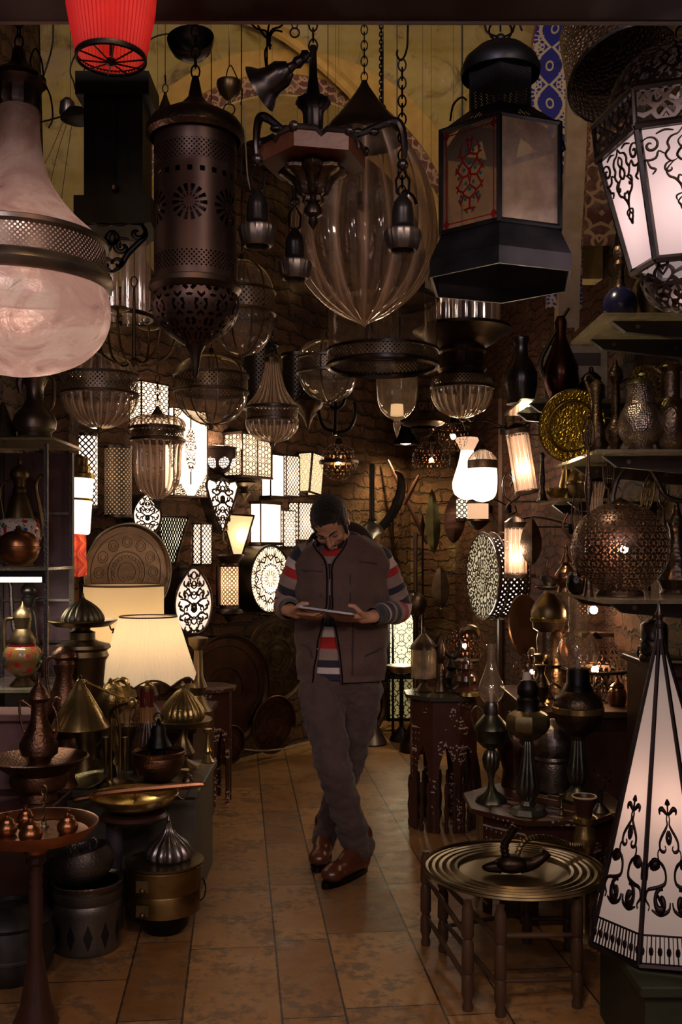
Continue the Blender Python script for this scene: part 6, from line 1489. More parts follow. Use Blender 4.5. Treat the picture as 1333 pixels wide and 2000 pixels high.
on(vessel('bronze_vase', 'square-shouldered bronze vase at the right end of the second shelf', 'vase', 1310, 3.5, [('body', metal('bronze_vase', (.30, .21, .14), .32, 'engrave', .35), [(24, 700), (26, 704), (18, 712), (18, 762), (30, 776), (34, 790), (32, 850), (26, 862), (30, 869), (0, 870)], dict(seg=40))]), Z2)
t = on(vessel('pierced_brass_crest', 'pale pierced brass crest shining behind the pewter shaker', 'ornament', 1262, 3.85, [('disc', pierced('pierced_pale_brass', 40, -.14, (.5, .38, .16)), [(0, 672), (20, 678), (34, 696), (36, 716), (30, 740)], dict(seg=36)), ('stand', OLDB, [(10, 740), (6, 800), (20, 862), (0, 863)], dict(seg=20))]), Z2)
# third shelf : pierced globe and companions
GLM, tt, out_ = newmat('pierced_globe_lattice'); u_, v_ = uvc(tt)
a_ = vabs(fr(u_*21)-.5)*2; b_ = vabs(fr(v_*21)-.5)*2; dia = vabs(a_-b_); hole = mn(dia < .20, (a_+b_) > .12); slit = mn(vabs(a_+b_-1.0) < .14, dia > .45)
fl_ = mn(mth('SQRT', a_*a_+b_*b_) < .30, 1); k_ = mx(mn(hole, vabs(a_+b_-1) > .16), slit)
fin(GLM, tt, out_, mixs(tt, k_, bsdf(tt, mixc(tt, noi(tt, sc=12), (.06, .035, .03), (.17, .11, .09)), .34, .88), trans(tt)))
t = on(vessel('pierced_globe', 'large pierced copper-brown metal globe with a bulb shining through, right shelf', 'lamp', 1212, 3.45, [
    ('shell', GLM, sphere_prof(94, 1070, 91, 30, .05, .93), dict(seg=72)), ('foot', BRONZE, [(40, 1152), (44, 1156), (46, 1163), (0, 1164)], dict(seg=40)), ('cap', BRONZE, [(0, 970), (6, 974), (14, 978), (18, 984)], dict(seg=24))]), Z3)
k = t['_k']; m = MB(); m.ell((.0, -.05, 92*k), .013); obj('bulb', m, BULB, t, 'glowing bulb'); m = MB(); m.tube([(0, 0, 0), (0, 0, 80*k), (0, -.05, 86*k)], .006); obj('lamp_holder', m, BRONZE, t)
lamp('POINT', 'globe_light', t.location+Vector((0, -.05, 92*k)), 7, (1, .55, .28), .014)
def alem(name, lab, cx, D, ytop, ybot, hw, zs, mat, tilt=0, group='pierced finials on the right shelves', bulb=True):
    """pierced oval standard on a thin stem with a bulb foot"""
    kk = D/F; t = thing(name, lab, 'finial', (W(cx, 0, D).x, D, zs+.001), (0, tilt, 0), group); H0 = W(cx, ybot, D).z-zs; H1 = W(cx, ytop, D).z-zs; w = hw*kk; Lh = H1-H0
    m = MB()
    out = [(w*sin(pi*i/16)*(1-.35*(i/16)), H0+Lh*.86*(1-cos(pi*i/16))/2) for i in range(17)]
    loop = out+[(-x, z) for x, z in out[::-1][1:-1]]; m.tube([(x, 0, z) for x, z in loop], w*.11, 6, True)
    for q in (-.5, -.18, .18, .5): m.tube([(w*q*.9, 0, H0+Lh*.12), (w*q*1.1, 0, H0+Lh*.35), (w*q*.4, 0, H0+Lh*.55), (w*q*.75, 0, H0+Lh*.68)], w*.08, 5, sm=3)
    m.vring((0, 0, H0+Lh*.90), w*.34, w*.09); m.tube([(0, 0, H0+Lh*.3), (w*.5, 0, H0+Lh*.45), (-w*.5, 0, H0+Lh*.6), (0, 0, H0+Lh*.75)], w*.08, 5, sm=3); m.ell((0, 0, H1), (w*.1, w*.1, w*.25), seg=8, rings=6)
    obj('pierced_oval', m, mat, t); m = MB(); m.lathe([(w*.14, H0), (w*.2, H0*.9), (w*.6, H0*.72), (w*.22, H0*.6), (w*.16, H0*.2), (w*.7, .01), (w*.75, 0), (0, 0)], 16); obj('stem', m, mat, t); return t
alem('pierced_finial', 'tall pierced oval finial right in front of the gold plate', 1150, 3.42, 806, 874, 14, Z3, BRENG)
alem('pierced_finial', 'pierced calligraphic finial just above the left side of the pierced globe', 1190, 3.72, 866, 955, 13, Z3, metal('finial_bronze', (.24, .16, .11), .35))
alem('pierced_finial', 'pierced finial left of the pierced globe, lowest of the upright ones', 1128, 3.9, 944, 1045, 12, Z3, BRENG)
alem('pierced_finial', 'leaning golden pierced leaf behind the top of the pierced globe', 1232, 3.85, 908, 995, 14, Z3, BRSENG, .18)
alem('pierced_finial', 'small pierced finial behind the curved pipe, right of the golden leaf', 1266, 3.9, 906, 956, 9, Z3, BRENG)
alem('pierced_finial', 'pierced finial farthest right, beside the pinecone ewer', 1297, 3.9, 922, 990, 11, Z3, BRENG)
t = on(vessel('fluted_glass_vase', 'clear fluted glass vase under a bronze onion dome, above left of the pierced globe', 'vase', 1163, 3.93, [
    ('glass', GR(16), [(20, 936), (19, 945), (14, 970), (15, 1000), (20, 1040), (18, 1060)], dict(seg=96, fl=(16, .06))), ('dome', BRONZE, [(3, 876), (5, 886), (9, 896), (20, 908), (21, 920), (16, 930), (20, 936)], dict(seg=48, fl=(12, .03))), ('foot', BRONZE, [(18, 1058), (22, 1120), (26, 1147), (0, 1148)], dict(seg=24))]), Z3)
t = thing('curved_pipe', 'dark curved metal pipe arching over the pierced globe to the right edge', 'pipe', (W(1206, 0, 3.62).x, 3.66, Z3+.001)); t['_k'] = 3.66/F; t['_y'] = 1160
vtube(t, 'pipe', GUN, [(-2, 1160), (-2, 1000), (0, 960), (14, 925), (40, 908), (66, 914), (84, 940), (100, 968), (124, 978), (145, 978)], 5, sm=5)
m = MB(); m.lathe([(0, .012), (.03, .01), (.035, 0), (0, 0)], 20); obj('foot', m, GUN, t)
t = on(vessel('pinecone_ewer', 'tall dark ewer with pinecone-textured body, right of the pierced globe', 'ewer', 1322, 3.68, [('body', metal('pinecone_bronze', (.12, .09, .075), .34, 'hammer', .35, 1.4), [(4, 990), (8, 1010), (18, 1030), (14, 1040), (12, 1060), (22, 1090), (34, 1120), (38, 1140), (28, 1158), (32, 1166), (0, 1167)], dict(seg=36))]), Z3)
t = on(vessel('ornate_teapot', 'small ornate copper teapot with sculpted handle, left of the pierced globe', 'teapot', 1106, 3.75, [('body', metal('bright_copper_pot', (.36, .19, .11), .28, 'hammer', .35, 1.2), [(0, 1060), (4, 1064), (10, 1074), (20, 1088), (22, 1100), (14, 1112), (18, 1124), (0, 1125)], dict(seg=32, sm=2)), ('lid', COPENG, [(0, 1030), (4, 1036), (3, 1046), (6, 1054), (11, 1066)], dict(seg=20))]), Z3)
vtube(t, 'spout', COPENG, [(-16, 1100), (-32, 1090), (-38, 1076), (-34, 1060), (-42, 1054)], [4, 3.5, 2.5, 2, 2]); vtube(t, 'handle', COPENG, [(12, 1070), (20, 1050), (10, 1020), (-6, 996), (4, 970)], [3, 2.5, 3, 2.5, 3])
t = on(vessel('silver_cup', 'small silvery cup and saucer at the left end of the glass shelf, below the teapot', 'cup', 1075, 3.9, [('cup', PEWT, [(0, 1120), (10, 1118), (18, 1106), (19, 1098), (17, 1098), (12, 1112), (0, 1114)], dict(seg=28)), ('saucer', PEWT, [(0, 1124), (24, 1122), (28, 1118), (29, 1120), (22, 1126), (0, 1128)], dict(seg=32))]), Z3)
vtube(t, 'handle', PEWT, [(17, 1100), (28, 1092), (32, 1104), (22, 1114)], 1.6)
t = on(vessel('dark_grape_ball', 'dark knobbly metal ball under the left side of the pierced globe', 'ball', 1128, 3.55, [('body', metal('knobbly_iron', (.05, .04, .045), .35, 'hammer', .4, 1.6), [(0, 1112), (14, 1116), (21, 1130), (20, 1144), (12, 1158), (0, 1160)], dict(seg=32, sm=2))]), Z3)
# dim short shelf
on(vessel('gold_vase', 'narrow golden vase on the dim short shelf below the gold plate', 'vase', 1107, 4.5, [('body', BRASS, [(10, 872), (11, 876), (7, 884), (8, 910), (14, 940), (12, 958), (14, 966), (0, 967)], dict(seg=28))]), Z5)
on(vessel('bronze_kettle', 'round bronze kettle on the dim short shelf, right of the golden vase', 'kettle', 1138, 4.45, [('body', OLDB, [(10, 890), (12, 900), (24, 916), (30, 936), (24, 958), (18, 966), (0, 967)], dict(seg=36)), ('band', BRASS, [(29, 930), (32, 932), (32, 936), (30, 938)], dict(seg=32)), ('lid', BRONZE, [(0, 872), (4, 878), (8, 886), (13, 892)], dict(seg=20))]), Z5)
on(vessel('brass_bowl', 'shallow brass bowl at the left end of the dim short shelf', 'bowl', 1088, 4.36, [('body', BRASS, [(0, 972), (12, 970), (20, 960), (22, 952), (20, 952), (16, 962), (0, 966)], dict(seg=36))]), Z5)
on(vessel('turned_spindle', 'dark turned spindle standing by the brass bowl', 'spindle', 1060, 4.6, [('body', GUN, [(0, 880), (4, 884), (5, 890), (3, 896), (4, 910), (6, 940), (4, 950), (8, 968), (12, 976), (0, 977)], dict(seg=20))]), Z5)
# furniture low right
boxthing('wall_sideboard', 'dark wooden sideboard along the right wall behind the oil lamps', 'sideboard', .86, 1.36, 4.5, 5.4, .72, WOODD)
t = boxthing('dark_desk', 'dark wooden desk with rods beside it, behind the tall cone lamp', 'desk', 1.185, 1.38, 3.6, 4.2, 1.018, WOODD)
on(vessel('metal_kettle_box', 'old dark round metal canister on the dark desk, behind the tip of the cone lamp', 'canister', 1278, 3.85, [('body', GUN, [(0, 1276), (30, 1278), (33, 1284), (33, 1322), (30, 1326), (34, 1330), (36, 1345), (34, 1350), (0, 1351)], dict(seg=36)), ('lid', GUN, [(0, 1215), (14, 1220), (26, 1226), (32, 1234), (32, 1278)][1:], dict(seg=32))], yb=1351), 1.018).scale = (.8, .8, .62)
t = thing('table_brush', 'little roll-ended brass tube lying on the dark desk edge', 'tube', (1.235, 3.72, 1.034)); m = MB(); m.tube([(-.03, 0, 0), (.04, -.02, 0)], .014, 14); obj('tube', m, OLDB, t)
t = thing('bent_wire_rod', 'thin bent rod arching over the dark desk beside the canister', 'rod', (1.215, 3.95, 1.019)); m = MB(); m.tube([(0, 0, .0), (0, 0, .10), (.03, 0, .17), (.09, 0, .20), (.14, 0, .19)], .004, sm=4); m.lathe([(0, .07), (.035, .05), (.04, .02), (.03, 0), (0, 0)], 40, fl=(10, .05)); obj('rod', m, GUN, t)
PB3 = pierced('pierced_ball_leaves', 40, -.32, (.10, .05, .045)); PB4 = pierced('pierced_slots', 40, -.26, (.12, .06, .05), 'hex')
t = ball('large dark pierced ball lamp glowing pink behind the tall glass chimney', 1163, 1310, 64, 4.78, PB3, 6, ring=True, ceil=False, bulb=.018); t.location.z = .721
vpart(t, 'foot', BRONZE, [(20, 1370), (26, 1374), (30, 1377), (0, 1378)], {})
ball('pierced ball lamp low on the right wall, left of the dark ewer', 1040, 1243, 38, 5.15, PB3, 2.5, ceil=False).location.z = .722
m = MB(); 
t = thing('pierced_box_lamp', 'rectangular pierced metal lamp glowing under the right glass shelf', 'lamp', (1.27, 5.0, .721)); k = 5.0/F
m = MB(); w = .075
for a in range(4): m.X = Matrix.Translation((0, 0, .32)) @ Matrix.Rotation(a*pi/2, 4, 'Z'); m.add([(-w, -w, 0), (w, -w, 0), (w, -w, .24), (-w, -w, .24)], [(0, 1, 2, 3)])
m.X = None; obj('pierced_sides', m, PB4, t, smooth=0); m = MB(); m.box((0, 0, .565), (.16, .16, .012)); m.box((0, 0, .31), (.16, .16, .02)); m.lathe([(.05, 0), (.02, .02), (.012, .3)], 16); obj('frame', m, BRONZE, t); m = MB(); m.ell((0, 0, .43), .02); obj('bulb', m, BULB, t, 'glowing bulb')
lamp('POINT', 'box_lamp_light', (1.27, 5.0, 1.15), 2.5, (1, .6, .4), .022)
t = on(vessel('tall_dark_ewer', 'tall dark brass ewer with domed lid and long drooping spout, behind the oil lamps', 'ewer', 1072, 4.95, [
    ('lid', OLDB, [(0, 1128), (3, 1134), (5, 1150), (16, 1164), (28, 1178), (34, 1192), (34, 1204)], dict(seg=40)), ('rim', BRASS, [(34, 1203), (36, 1206), (35, 1211), (32, 1213)], dict(seg=36)), ('body', BRENG, [(32, 1213), (30, 1226), (20, 1232), (24, 1250), (22, 1270), (28, 1290), (26, 1320), (30, 1358), (0, 1360)], dict(seg=40))], yb=1360), .72)
vtube(t, 'spout', OLDB, [(-10, 1196, -.09), (-10, 1210, -.11), (-8, 1260, -.12), (-9, 1320, -.11), (-7, 1356, -.1)], [6, 5, 5, 4, 4])
# low inlaid table with oil lamps
tb = oct_table('low_inlaid_table', 'low dark polygonal table with pearl dots under the group of oil lamps', .83, 4.1, .335, .42, 8, pi/8); ZT_ = .42
def chimney(t, prof, **k): return vpart(t, 'glass_chimney', GLASS, prof, dict(seg=36, sm=3, **k))
OILG = metal('green_bronze', (.12, .12, .085), .34, 'plain', .4); OILS = metal('lamp_silver_green', (.24, .23, .18), .30, 'plain', .35)
t = on(vessel('oil_lamp', 'slim oil lamp with pear-shaped clear chimney, left of the oil lamps', 'oil lamp', 960, 4.08, [
    ('burner', GUN, [(12, 1372), (14, 1378), (14, 1396), (18, 1400)], dict(seg=24)), ('reservoir', OILG, [(18, 1400), (30, 1414), (34, 1424), (30, 1430), (28, 1448), (16, 1460), (8, 1462)], dict(seg=36)), ('stem', OILS, [(8, 1462), (13, 1468), (17, 1482), (14, 1500), (8, 1510), (5, 1524), (6, 1536)], dict(seg=48, fl=(8, .06))), ('foot', OILG, [(6, 1536), (12, 1546), (26, 1556), (30, 1566), (0, 1566)], dict(seg=36, fl=(6, .05)))], yb=1566), ZT_)
chimney(t, [(9, 1258), (8, 1275), (9, 1295), (16, 1318), (25, 1342), (24, 1358), (14, 1372)]); vpart(t, 'wick', plain('wick_white', (.5, .42, .36), .8), [(3, 1345), (4, 1372), (0, 1373)], {}); vtube(t, 'side_handle', OILG, [(-26, 1440), (-40, 1400), (-30, 1380), (-18, 1390)], 2)
vtube(t, 'side_handle', OILG, [(28, 1440), (44, 1410), (34, 1390)], 2)
t = on(vessel('oil_lamp', 'oil lamp without chimney, with octagonal brass reservoir on a fluted stem', 'oil lamp', 1032, 3.9, [
    ('burner', IRON, [(0, 1322), (14, 1326), (21, 1338), (21, 1352), (18, 1356), (22, 1362), (20, 1376), (24, 1386)], dict(seg=28)), ('reservoir', metal('lamp_brass_green', (.34, .28, .15), .30), [(24, 1384), (40, 1392), (43, 1402), (43, 1416), (38, 1426), (22, 1438), (8, 1444)], dict(seg=8)),
    ('stem', OILS, [(8, 1444), (10, 1450), (11, 1470), (16, 1500), (22, 1525), (22, 1545), (14, 1556), (12, 1560)], dict(seg=64, fl=(10, .07))), ('foot', OILS, [(12, 1560), (16, 1568), (32, 1574), (38, 1584), (0, 1590)][:4]+[(0, 1585)], dict(seg=8))], yb=1585), ZT_)
vpart(t, 'wick', MC['wick_white'], [(8, 1310), (9, 1326), (0, 1327)], dict(dx=-2)); vtube(t, 'side_handle', OILS, [(-38, 1420), (-34, 1438), (-16, 1452), (-4, 1462)], 2)
t = on(vessel('oil_lamp', 'tallest oil lamp with wide cylinder-and-bulb glass chimney, dark reservoir with brass band', 'oil lamp', 1130, 4.1, [
    ('burner', IRON, [(20, 1308), (22, 1314), (22, 1334), (26, 1340), (30, 1350)], dict(seg=28)), ('reservoir', BRENG, [(30, 1350), (44, 1362), (48, 1376), (48, 1380)], dict(seg=40)), ('brass_band', BRASS, [(48, 1380), (50, 1382), (50, 1392), (47, 1394)], dict(seg=44)), ('lower_reservoir', BRENG, [(47, 1394), (44, 1412), (30, 1428), (14, 1438), (12, 1446)], dict(seg=40)),
    ('stem', OILS, [(12, 1446), (14, 1470), (18, 1495), (21, 1512), (16, 1528), (10, 1534)], dict(seg=64, fl=(10, .07))), ('foot', OILG, [(10, 1534), (24, 1548), (36, 1558), (36, 1563), (0, 1564)], dict(seg=36))], yb=1564), ZT_)
chimney(t, [(19, 1152), (19, 1180), (19, 1215), (20, 1232), (32, 1246), (39, 1262), (40, 1285), (34, 1300), (20, 1308)]); vpart(t, 'wick', MC['wick_white'], [(4, 1290), (5, 1308), (0, 1309)], {})
for s in (-1, 1): vtube(t, 'side_handle', BRENG, [(s*44, 1372), (s*56, 1350), (s*50, 1335), (s*34, 1345)], 2.2)
on(vessel('pierced_domed_jar', 'round jar with pale pierced dome lid between the two front oil lamps', 'jar', 1079, 4.26, [('dome', metal('speckled_dome', (.34, .27, .26), .34, 'hammer', .3, .9), [(0, 1404), (16, 1410), (32, 1428), (40, 1452), (39, 1470), (36, 1476)], dict(seg=44, sm=2)), ('body', PEWENG, [(36, 1476), (38, 1482), (34, 1488), (36, 1494), (34, 1540), (30, 1545), (0, 1546)], dict(seg=44))], yb=1546), ZT_)
t = on(vessel('dark_jug', 'dark round jug with looped handle behind the slim oil lamp', 'jug', 985, 4.36, [('body', metal('dull_copper_dark', (.13, .06, .04), .34), [(10, 1395), (12, 1402), (14, 1410), (30, 1440), (34, 1470), (24, 1505), (28, 1534), (0, 1535)], dict(seg=36))], yb=1535), ZT_)
t.location.x += .05; vtube(t, 'handle', IRON, [(14, 1405), (40, 1400), (50, 1440), (44, 1500), (26, 1520)], 3)
on(vessel('small_glass_dish', 'small sparkling pierced bowl on foot, right of the tallest oil lamp', 'bowl', 1190, 4.0, [('bowl', PB3, [(22, 1380), (24, 1396), (16, 1410), (6, 1416)], dict(seg=28)), ('foot', GUN, [(6, 1416), (5, 1440), (18, 1456), (0, 1457)], dict(seg=20))], yb=1457), 0).location.z = .42+.001
for o in list(C.objects):
    if o.name.startswith('small_glass_dish'): o.location.x = 1.02; o.location.y = 3.92
# octagonal table at the right of the aisle
GTOP = plain('glossy_dark_top', (.05, .045, .03), .08, .8)
oct_table('octagonal_table', 'tall dark octagonal inlaid table with glossy glass top, right of the aisle', W(866, 0, 5.27).x, 5.27, .218, .70, 8, pi/8, topmat=GTOP, spind=True)
def o2(t): return on(t, .70)
o2(vessel('tassel_lamp', 'small unlit table lamp with dark dome and pale glass fringe, on the octagonal table', 'table lamp', 828, 5.3, [('dome', BRONZE, [(0, 1218), (4, 1226), (3, 1232), (14, 1244), (24, 1256), (26, 1264)], dict(seg=28, fl=(8, .04))), ('glass_fringe', glass('amber_fringe', (.6, .5, .3), .8, .15, .1), [(24, 1264), (24, 1320)], dict(seg=80, fl=(24, .03))), ('foot', BRONZE, [(5, 1262), (5, 1330), (18, 1345), (0, 1346)], dict(seg=20))], yb=1346))
o2(vessel('small_finial_pot', 'slim dark finial-topped pot in the middle of the octagonal table', 'pot', 862, 5.28, [('body', BRENG, [(0, 1236), (3, 1244), (10, 1262), (8, 1280), (4, 1290), (10, 1306), (8, 1324), (14, 1344), (0, 1345)], dict(seg=24))], yb=1345))
t = o2(vessel('crescent_finial', 'dark pole finial with an upturned crescent, back of the octagonal table', 'finial', 882, 5.42, [('body', IRON, [(4, 1285), (6, 1292), (12, 1302), (6, 1310), (14, 1322), (10, 1336), (14, 1342), (0, 1343)], dict(seg=20))], yb=1343)); vtube(t, 'crescent', IRON, [(-12, 1238), (-14, 1258), (-8, 1276), (4, 1284), (14, 1274), (18, 1256), (14, 1240)], [1, 3, 4, 5, 4, 3, 1])
o2(vessel('stacked_gourd_base', 'dark red lacquered stacked gourd lamp base on the right of the octagonal table', 'lamp base', 911, 5.25, [('body', plain('dark_red_lacquer', (.06, .02, .015), .2, .6), [(3, 1284), (5, 1292), (14, 1298), (16, 1306), (10, 1312), (22, 1320), (24, 1330), (16, 1338), (28, 1346), (28, 1352), (0, 1354)], dict(seg=32))], yb=1354))
t = o2(vessel('brass_banker_lamp', 'small brass lamp with half-round shade on a thin rod, right end of the octagonal table', 'lamp', 918, 5.12, [('rod', BRASS, [(1.5, 1240), (1.5, 1350)], dict(seg=8)), ('foot', BRASS, [(0, 1352), (18, 1353), (19, 1360), (0, 1361)], dict(seg=32))], yb=1361)); vtube(t, 'shade', OLDB, [(-16, 1244), (-12, 1234), (0, 1230), (12, 1234), (16, 1244)], [3, 8, 10, 8, 3])
# tray table in front
TRB = metal('tray_aged_brass', (.24, .17, .08), .36, 'plain', .4); LEGW = plain('turned_leg_wood', (.085, .045, .025), .42)
tc = Vector((W(1004, 0, 3.4).x, 3.4, .0)); t = thing('folding_tray_table', 'round brass tray with stepped rings on a folding turned-wood stand, front right', 'table', tc)
R = .304; pr = [(0, .35), (.13, .35)]
for r0 in (.185, .212, .238, .262, .285): pr += [(r0, .353), (r0+.006, .366), (r0+.016, .368), (r0+.022, .360)]
pr += [(R-.004, .372), (R, .376), (R+.003, .370), (R-.012, .355), (R-.03, .346), (0, .342)]
m = MB(); m.lathe(pr, 96); obj('tray_top', m, TRB, t)
LP = [(832, 3.66), (866, 3.60), (914, 3.14), (978, 3.10), (1128, 3.16), (1110, 3.62), (1030, 3.68)]; LQ = []
for px, D in LP:
    c = Vector((W(px, 0, D).x, D, 0))-tc; LQ.append(c)
    m = MB(); m.lathe([(.016, 0), (.018, .012), (.013, .03), (.020, .05), (.019, .10), (.014, .115), (.020, .125), (.019, .21), (.014, .225), (.020, .235), (.018, .32), (.012, .335), (.014, .345), (0, .346)], 14, o=c); obj('leg', m, LEGW, t)
for a, b in ((0, 2), (1, 3), (3, 4), (4, 5), (5, 6), (6, 1)):
    for zz in (.25, .11):
        m = MB(); m.tube([LQ[a]+Vector((0, 0, zz)), LQ[b]+Vector((0, 0, zz-.02))], [.007, .010, .007], 8, sm=3); obj('rung', m, LEGW, t)
# dark pipe lamp on the tray
t = thing('dark_pipe_lamp', 'dark shoe-shaped oil lamp with coiled hose, lying on the brass tray', 'oil lamp', tc+Vector((-.01, -.02, .358))); m = MB()
m.ell((0, 0, .028), (.062, .04, .032)); m.tube([(.03, 0, .025), (.07, 0, .03), (.105, 0, .05), (.12, 0, .068)], [.03, .022, .016, .018], 12, sm=4); m.tube([(-.04, 0, .02), (-.085, .0, .016), (-.1, 0, .02)], [.025, .014, .004], 10, sm=3); obj('body', m, metal('black_brown_metal', (.06, .04, .03), .35), t)
m = MB(); P_ = cat([(-.02, 0, .05), (-.025, 0, .09), (-.01, 0, .12), (.012, 0, .155)], 14)
m.tube(P_, [.016 if i % 4 < 2 else .013 for i in range(len(P_))], 10); obj('neck', m, MC['black_brown_metal'], t)
m = MB(); P_ = cat([(.02, .02, .05), (.05, .05, .088), (.10, .08, .095), (.16, .12, .08), (.21, .15, .055), (.25, .17, .04), (.28, .19, .035)], 16)
m.tube(P_, [.0105 if i % 4 < 2 else .008 for i in range(len(P_))], 8); obj('coiled_hose', m, OLDB, t)
t = on(vessel('brass_mouth_vase', 'brass vase with a tilted open horn mouth, behind the right edge of the tray', 'vase', 1142, 3.71, [('body', BRASS, [(14, 1580), (22, 1584), (22, 1592), (17, 1598), (18, 1610), (22, 1620), (22, 1636), (14, 1650), (8, 1656), (7, 1790), (24, 1822), (0, 1822)], dict(seg=32)), ('horn', WOODD, [(15, 1584), (16, 1572), (20, 1556), (24, 1542), (21, 1542), (14, 1560), (0, 1570)], dict(seg=32))], yb=1822), 0)
k = t['_k']; m = MB(); m.ring(23*k, 2*k, (1822-1543)*k, 32); obj('horn_lip', m, plain('bone_lip', (.5, .38, .26), .5), t)
# tall cone lamp on a dark box
boxthing('dark_crate', 'dark wooden crate under the tall cone lamp at the lower right corner', 'crate', 0.79, 1.22, 2.62, 3.12, .30, plain('dark_green_wood', (.035, .04, .02), .6))
DC = 2.9; bc = Vector((W(1310, 0, DC).x, DC, .302)); t = thing('cone_lamp', 'tall octagonal cone lamp of pale panes with dark leafy scrolls, lower right', 'floor lamp', bc, (0, math.radians(-1.9), 0))
RB = 160*DC/F; HH = 1.293-.302; A0 = math.radians(187); CONE = glow('cone_pane', (.80, .60, .52), .24, .55); CM = metal('cone_frame', (.045, .03, .032), .45)
def cpt(i, f): a = A0+pi/4*i; r = RB*(1-f)+.008*f; return Vector((r*cos(a), r*sin(a), .02+(HH-.12)*f))
for i in range(8):
    m = MB(); m.add([cpt(i, 0), cpt(i+1, 0), cpt(i+1, 1), cpt(i, 1)], [(0, 1, 2, 3)]); obj('pane', m, CONE, t, smooth=0)
    c0 = (cpt(i, 0)+cpt(i+1, 0))/2; c1 = (cpt(i, 1)+cpt(i+1, 1))/2; u = cpt(i+1, 0)-cpt(i, 0); w = u.length; u.normalize(); v = c1-c0; nn = u.cross(v.normalized()); nn = nn if nn.dot(c0) > 0 else -nn
    m = MB(); strokes(m, orn_cone(), lambda x, y: c0+v*(.155+.34*y)+u*x*w*.92*(1-(.155+.34*y)*.45)+nn*.004, wk=1.9); solid(obj('scroll_ornament', m, CM, t), .003)
    m = MB()
    for q in range(15):
        x = (q+.5)/15-.5; wd = .022 if q % 2 == 0 else .014
        P = lambda xx, f: c0+v*f+u*xx*w*(1-f)+nn*.003
        m.add([P(x-wd/2, 0), P(x+wd/2, 0), P(x+wd/2, .09), P(x-wd/2, .09)], [(0, 1, 2, 3)])
        if q % 2 == 0: m.ell(P(x, .045), (.0055, .003, .012), seg=6, rings=4)
    m.add([P(-.5, .088), P(.5, .088), P(.5, .094), P(-.5, .094)], [(0, 1, 2, 3)]); m.add([P(-.5, .0), P(.5, .0), P(.5, .012), P(-.5, .012)], [(0, 1, 2, 3)])
    solid(obj('baluster_border', m, CM, t, smooth=0), .003)
m = MB()
for i in range(8): m.tube([cpt(i, 0), cpt(i, 1)], [.0075, .0065, .006], 6)
for i in range(8): m.tube([cpt(i, 0), cpt(i+1, 0)], .009, 6)
obj('ribs', m, CM, t)
m = MB(); zt_ = HH-.10; m.lathe([(.030, zt_-.12), (.012, zt_), (.009, zt_+.03), (.013, zt_+.035), (.014, zt_+.045), (.007, zt_+.055), (.014, zt_+.07), (.006, zt_+.085), (.003, zt_+.11), (0, zt_+.112)], 16); obj('finial', m, GUN, t)
m = MB(); m.prism(hexpts(RB*.9, A0, 8), 0, .02); obj('base', m, CM, t, smooth=0)
lamp('POINT', 'cone_lamp_bulb', bc+Vector((-.0, 0, .42)), 1.0, (1, .74, .62), .05)
# ---------------------------------------------------------------- lit glass lamps and hangings before the back right wall
WGL = glow('lit_fluted_glass', (1, .74, .54), 1.9, .5); WGL2 = glow('soft_lit_glass', (1, .62, .38), .7, .4)
def flame(t, y, r, x=0): k = t['_k']; m = MB(); m.ell((x*k, 0, (t['_y']-y)*k), r, seg=14, rings=10); return obj('bulb', m, BULB, t, 'glowing bulb')
RW = rwallD
def arm_to_wall(t, y, mat, dx=0):
    k = t['_k']; m = MB(); X = 1.4-(t.location.y-5.2)*.114-t.location.x-.01; z = (t['_y']-y)*k
    m.tube([(dx*k, 0, z), (dx*k, 0, z+.05), (.10, .0, z+.09), (X-.03, 0, z+.05), (X, 0, z+.02)], .006, sm=4); m.lathe([(0, .0), (.025, 0), (.025, .06), (0, .06)], 12, o=(X-.012, 0, z-.01)); return obj('wall_arm', m, mat, t)
t = vessel('fluted_jar_sconce', 'bright lit fluted glass jar lamp with dark pierced collar, brightest on the right wall', 'wall lamp', 943, 6.6, [
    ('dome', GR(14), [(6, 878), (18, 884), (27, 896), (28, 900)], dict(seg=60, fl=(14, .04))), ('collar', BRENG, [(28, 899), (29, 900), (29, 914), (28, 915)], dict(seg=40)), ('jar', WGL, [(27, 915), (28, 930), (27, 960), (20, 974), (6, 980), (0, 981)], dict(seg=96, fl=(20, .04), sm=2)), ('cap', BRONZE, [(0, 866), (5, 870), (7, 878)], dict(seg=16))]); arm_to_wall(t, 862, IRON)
lamp('POINT', 'sconce_light', W(943, 940, 6.35), 4, WHT, .04)
t = vessel('bell_glass_sconce', 'lit fluted glass bell lamp behind and left of the fluted jar', 'wall lamp', 913, 7.1, [
    ('neck', WGL2, [(20, 855), (22, 860), (16, 872), (12, 880)], dict(seg=60, fl=(14, .05))), ('body', WGL, [(12, 880), (17, 905), (26, 935), (28, 948), (24, 965), (10, 975), (0, 976)], dict(seg=80, fl=(16, .04), sm=2)), ('finial', BRONZE, [(0, 838), (3, 842), (10, 852), (20, 856)], dict(seg=20))])
m = MB(); k = t['_k']
for (x, z, r) in ((0, 150, 8), (-8, 160, 7), (8, 160, 7), (0, 170, 8), (0, 140, 5)): m.vring((x*k, 0, z*k), r*k, 1.6*k)
obj('pierced_crest', m, OLDB, t); arm_to_wall(t, 846, IRON); lamp('POINT', 'sconce_light', W(913, 930, 6.85), 4, WHT, .04)
t = vessel('glass_tube_sconce', 'short lit reeded glass cylinder under the fluted jar lamp', 'wall lamp', 934, 7.0, [
    ('cylinder', WGL2, [(20, 982), (20, 1014)], dict(seg=64, fl=(16, .03))), ('foot', BRONZE, [(22, 1014), (24, 1018), (16, 1026), (6, 1034), (0, 1036)], dict(seg=28)), ('rim', BRONZE, [(19, 980), (22, 980), (22, 984)], {})]); arm_to_wall(t, 1000, IRON)
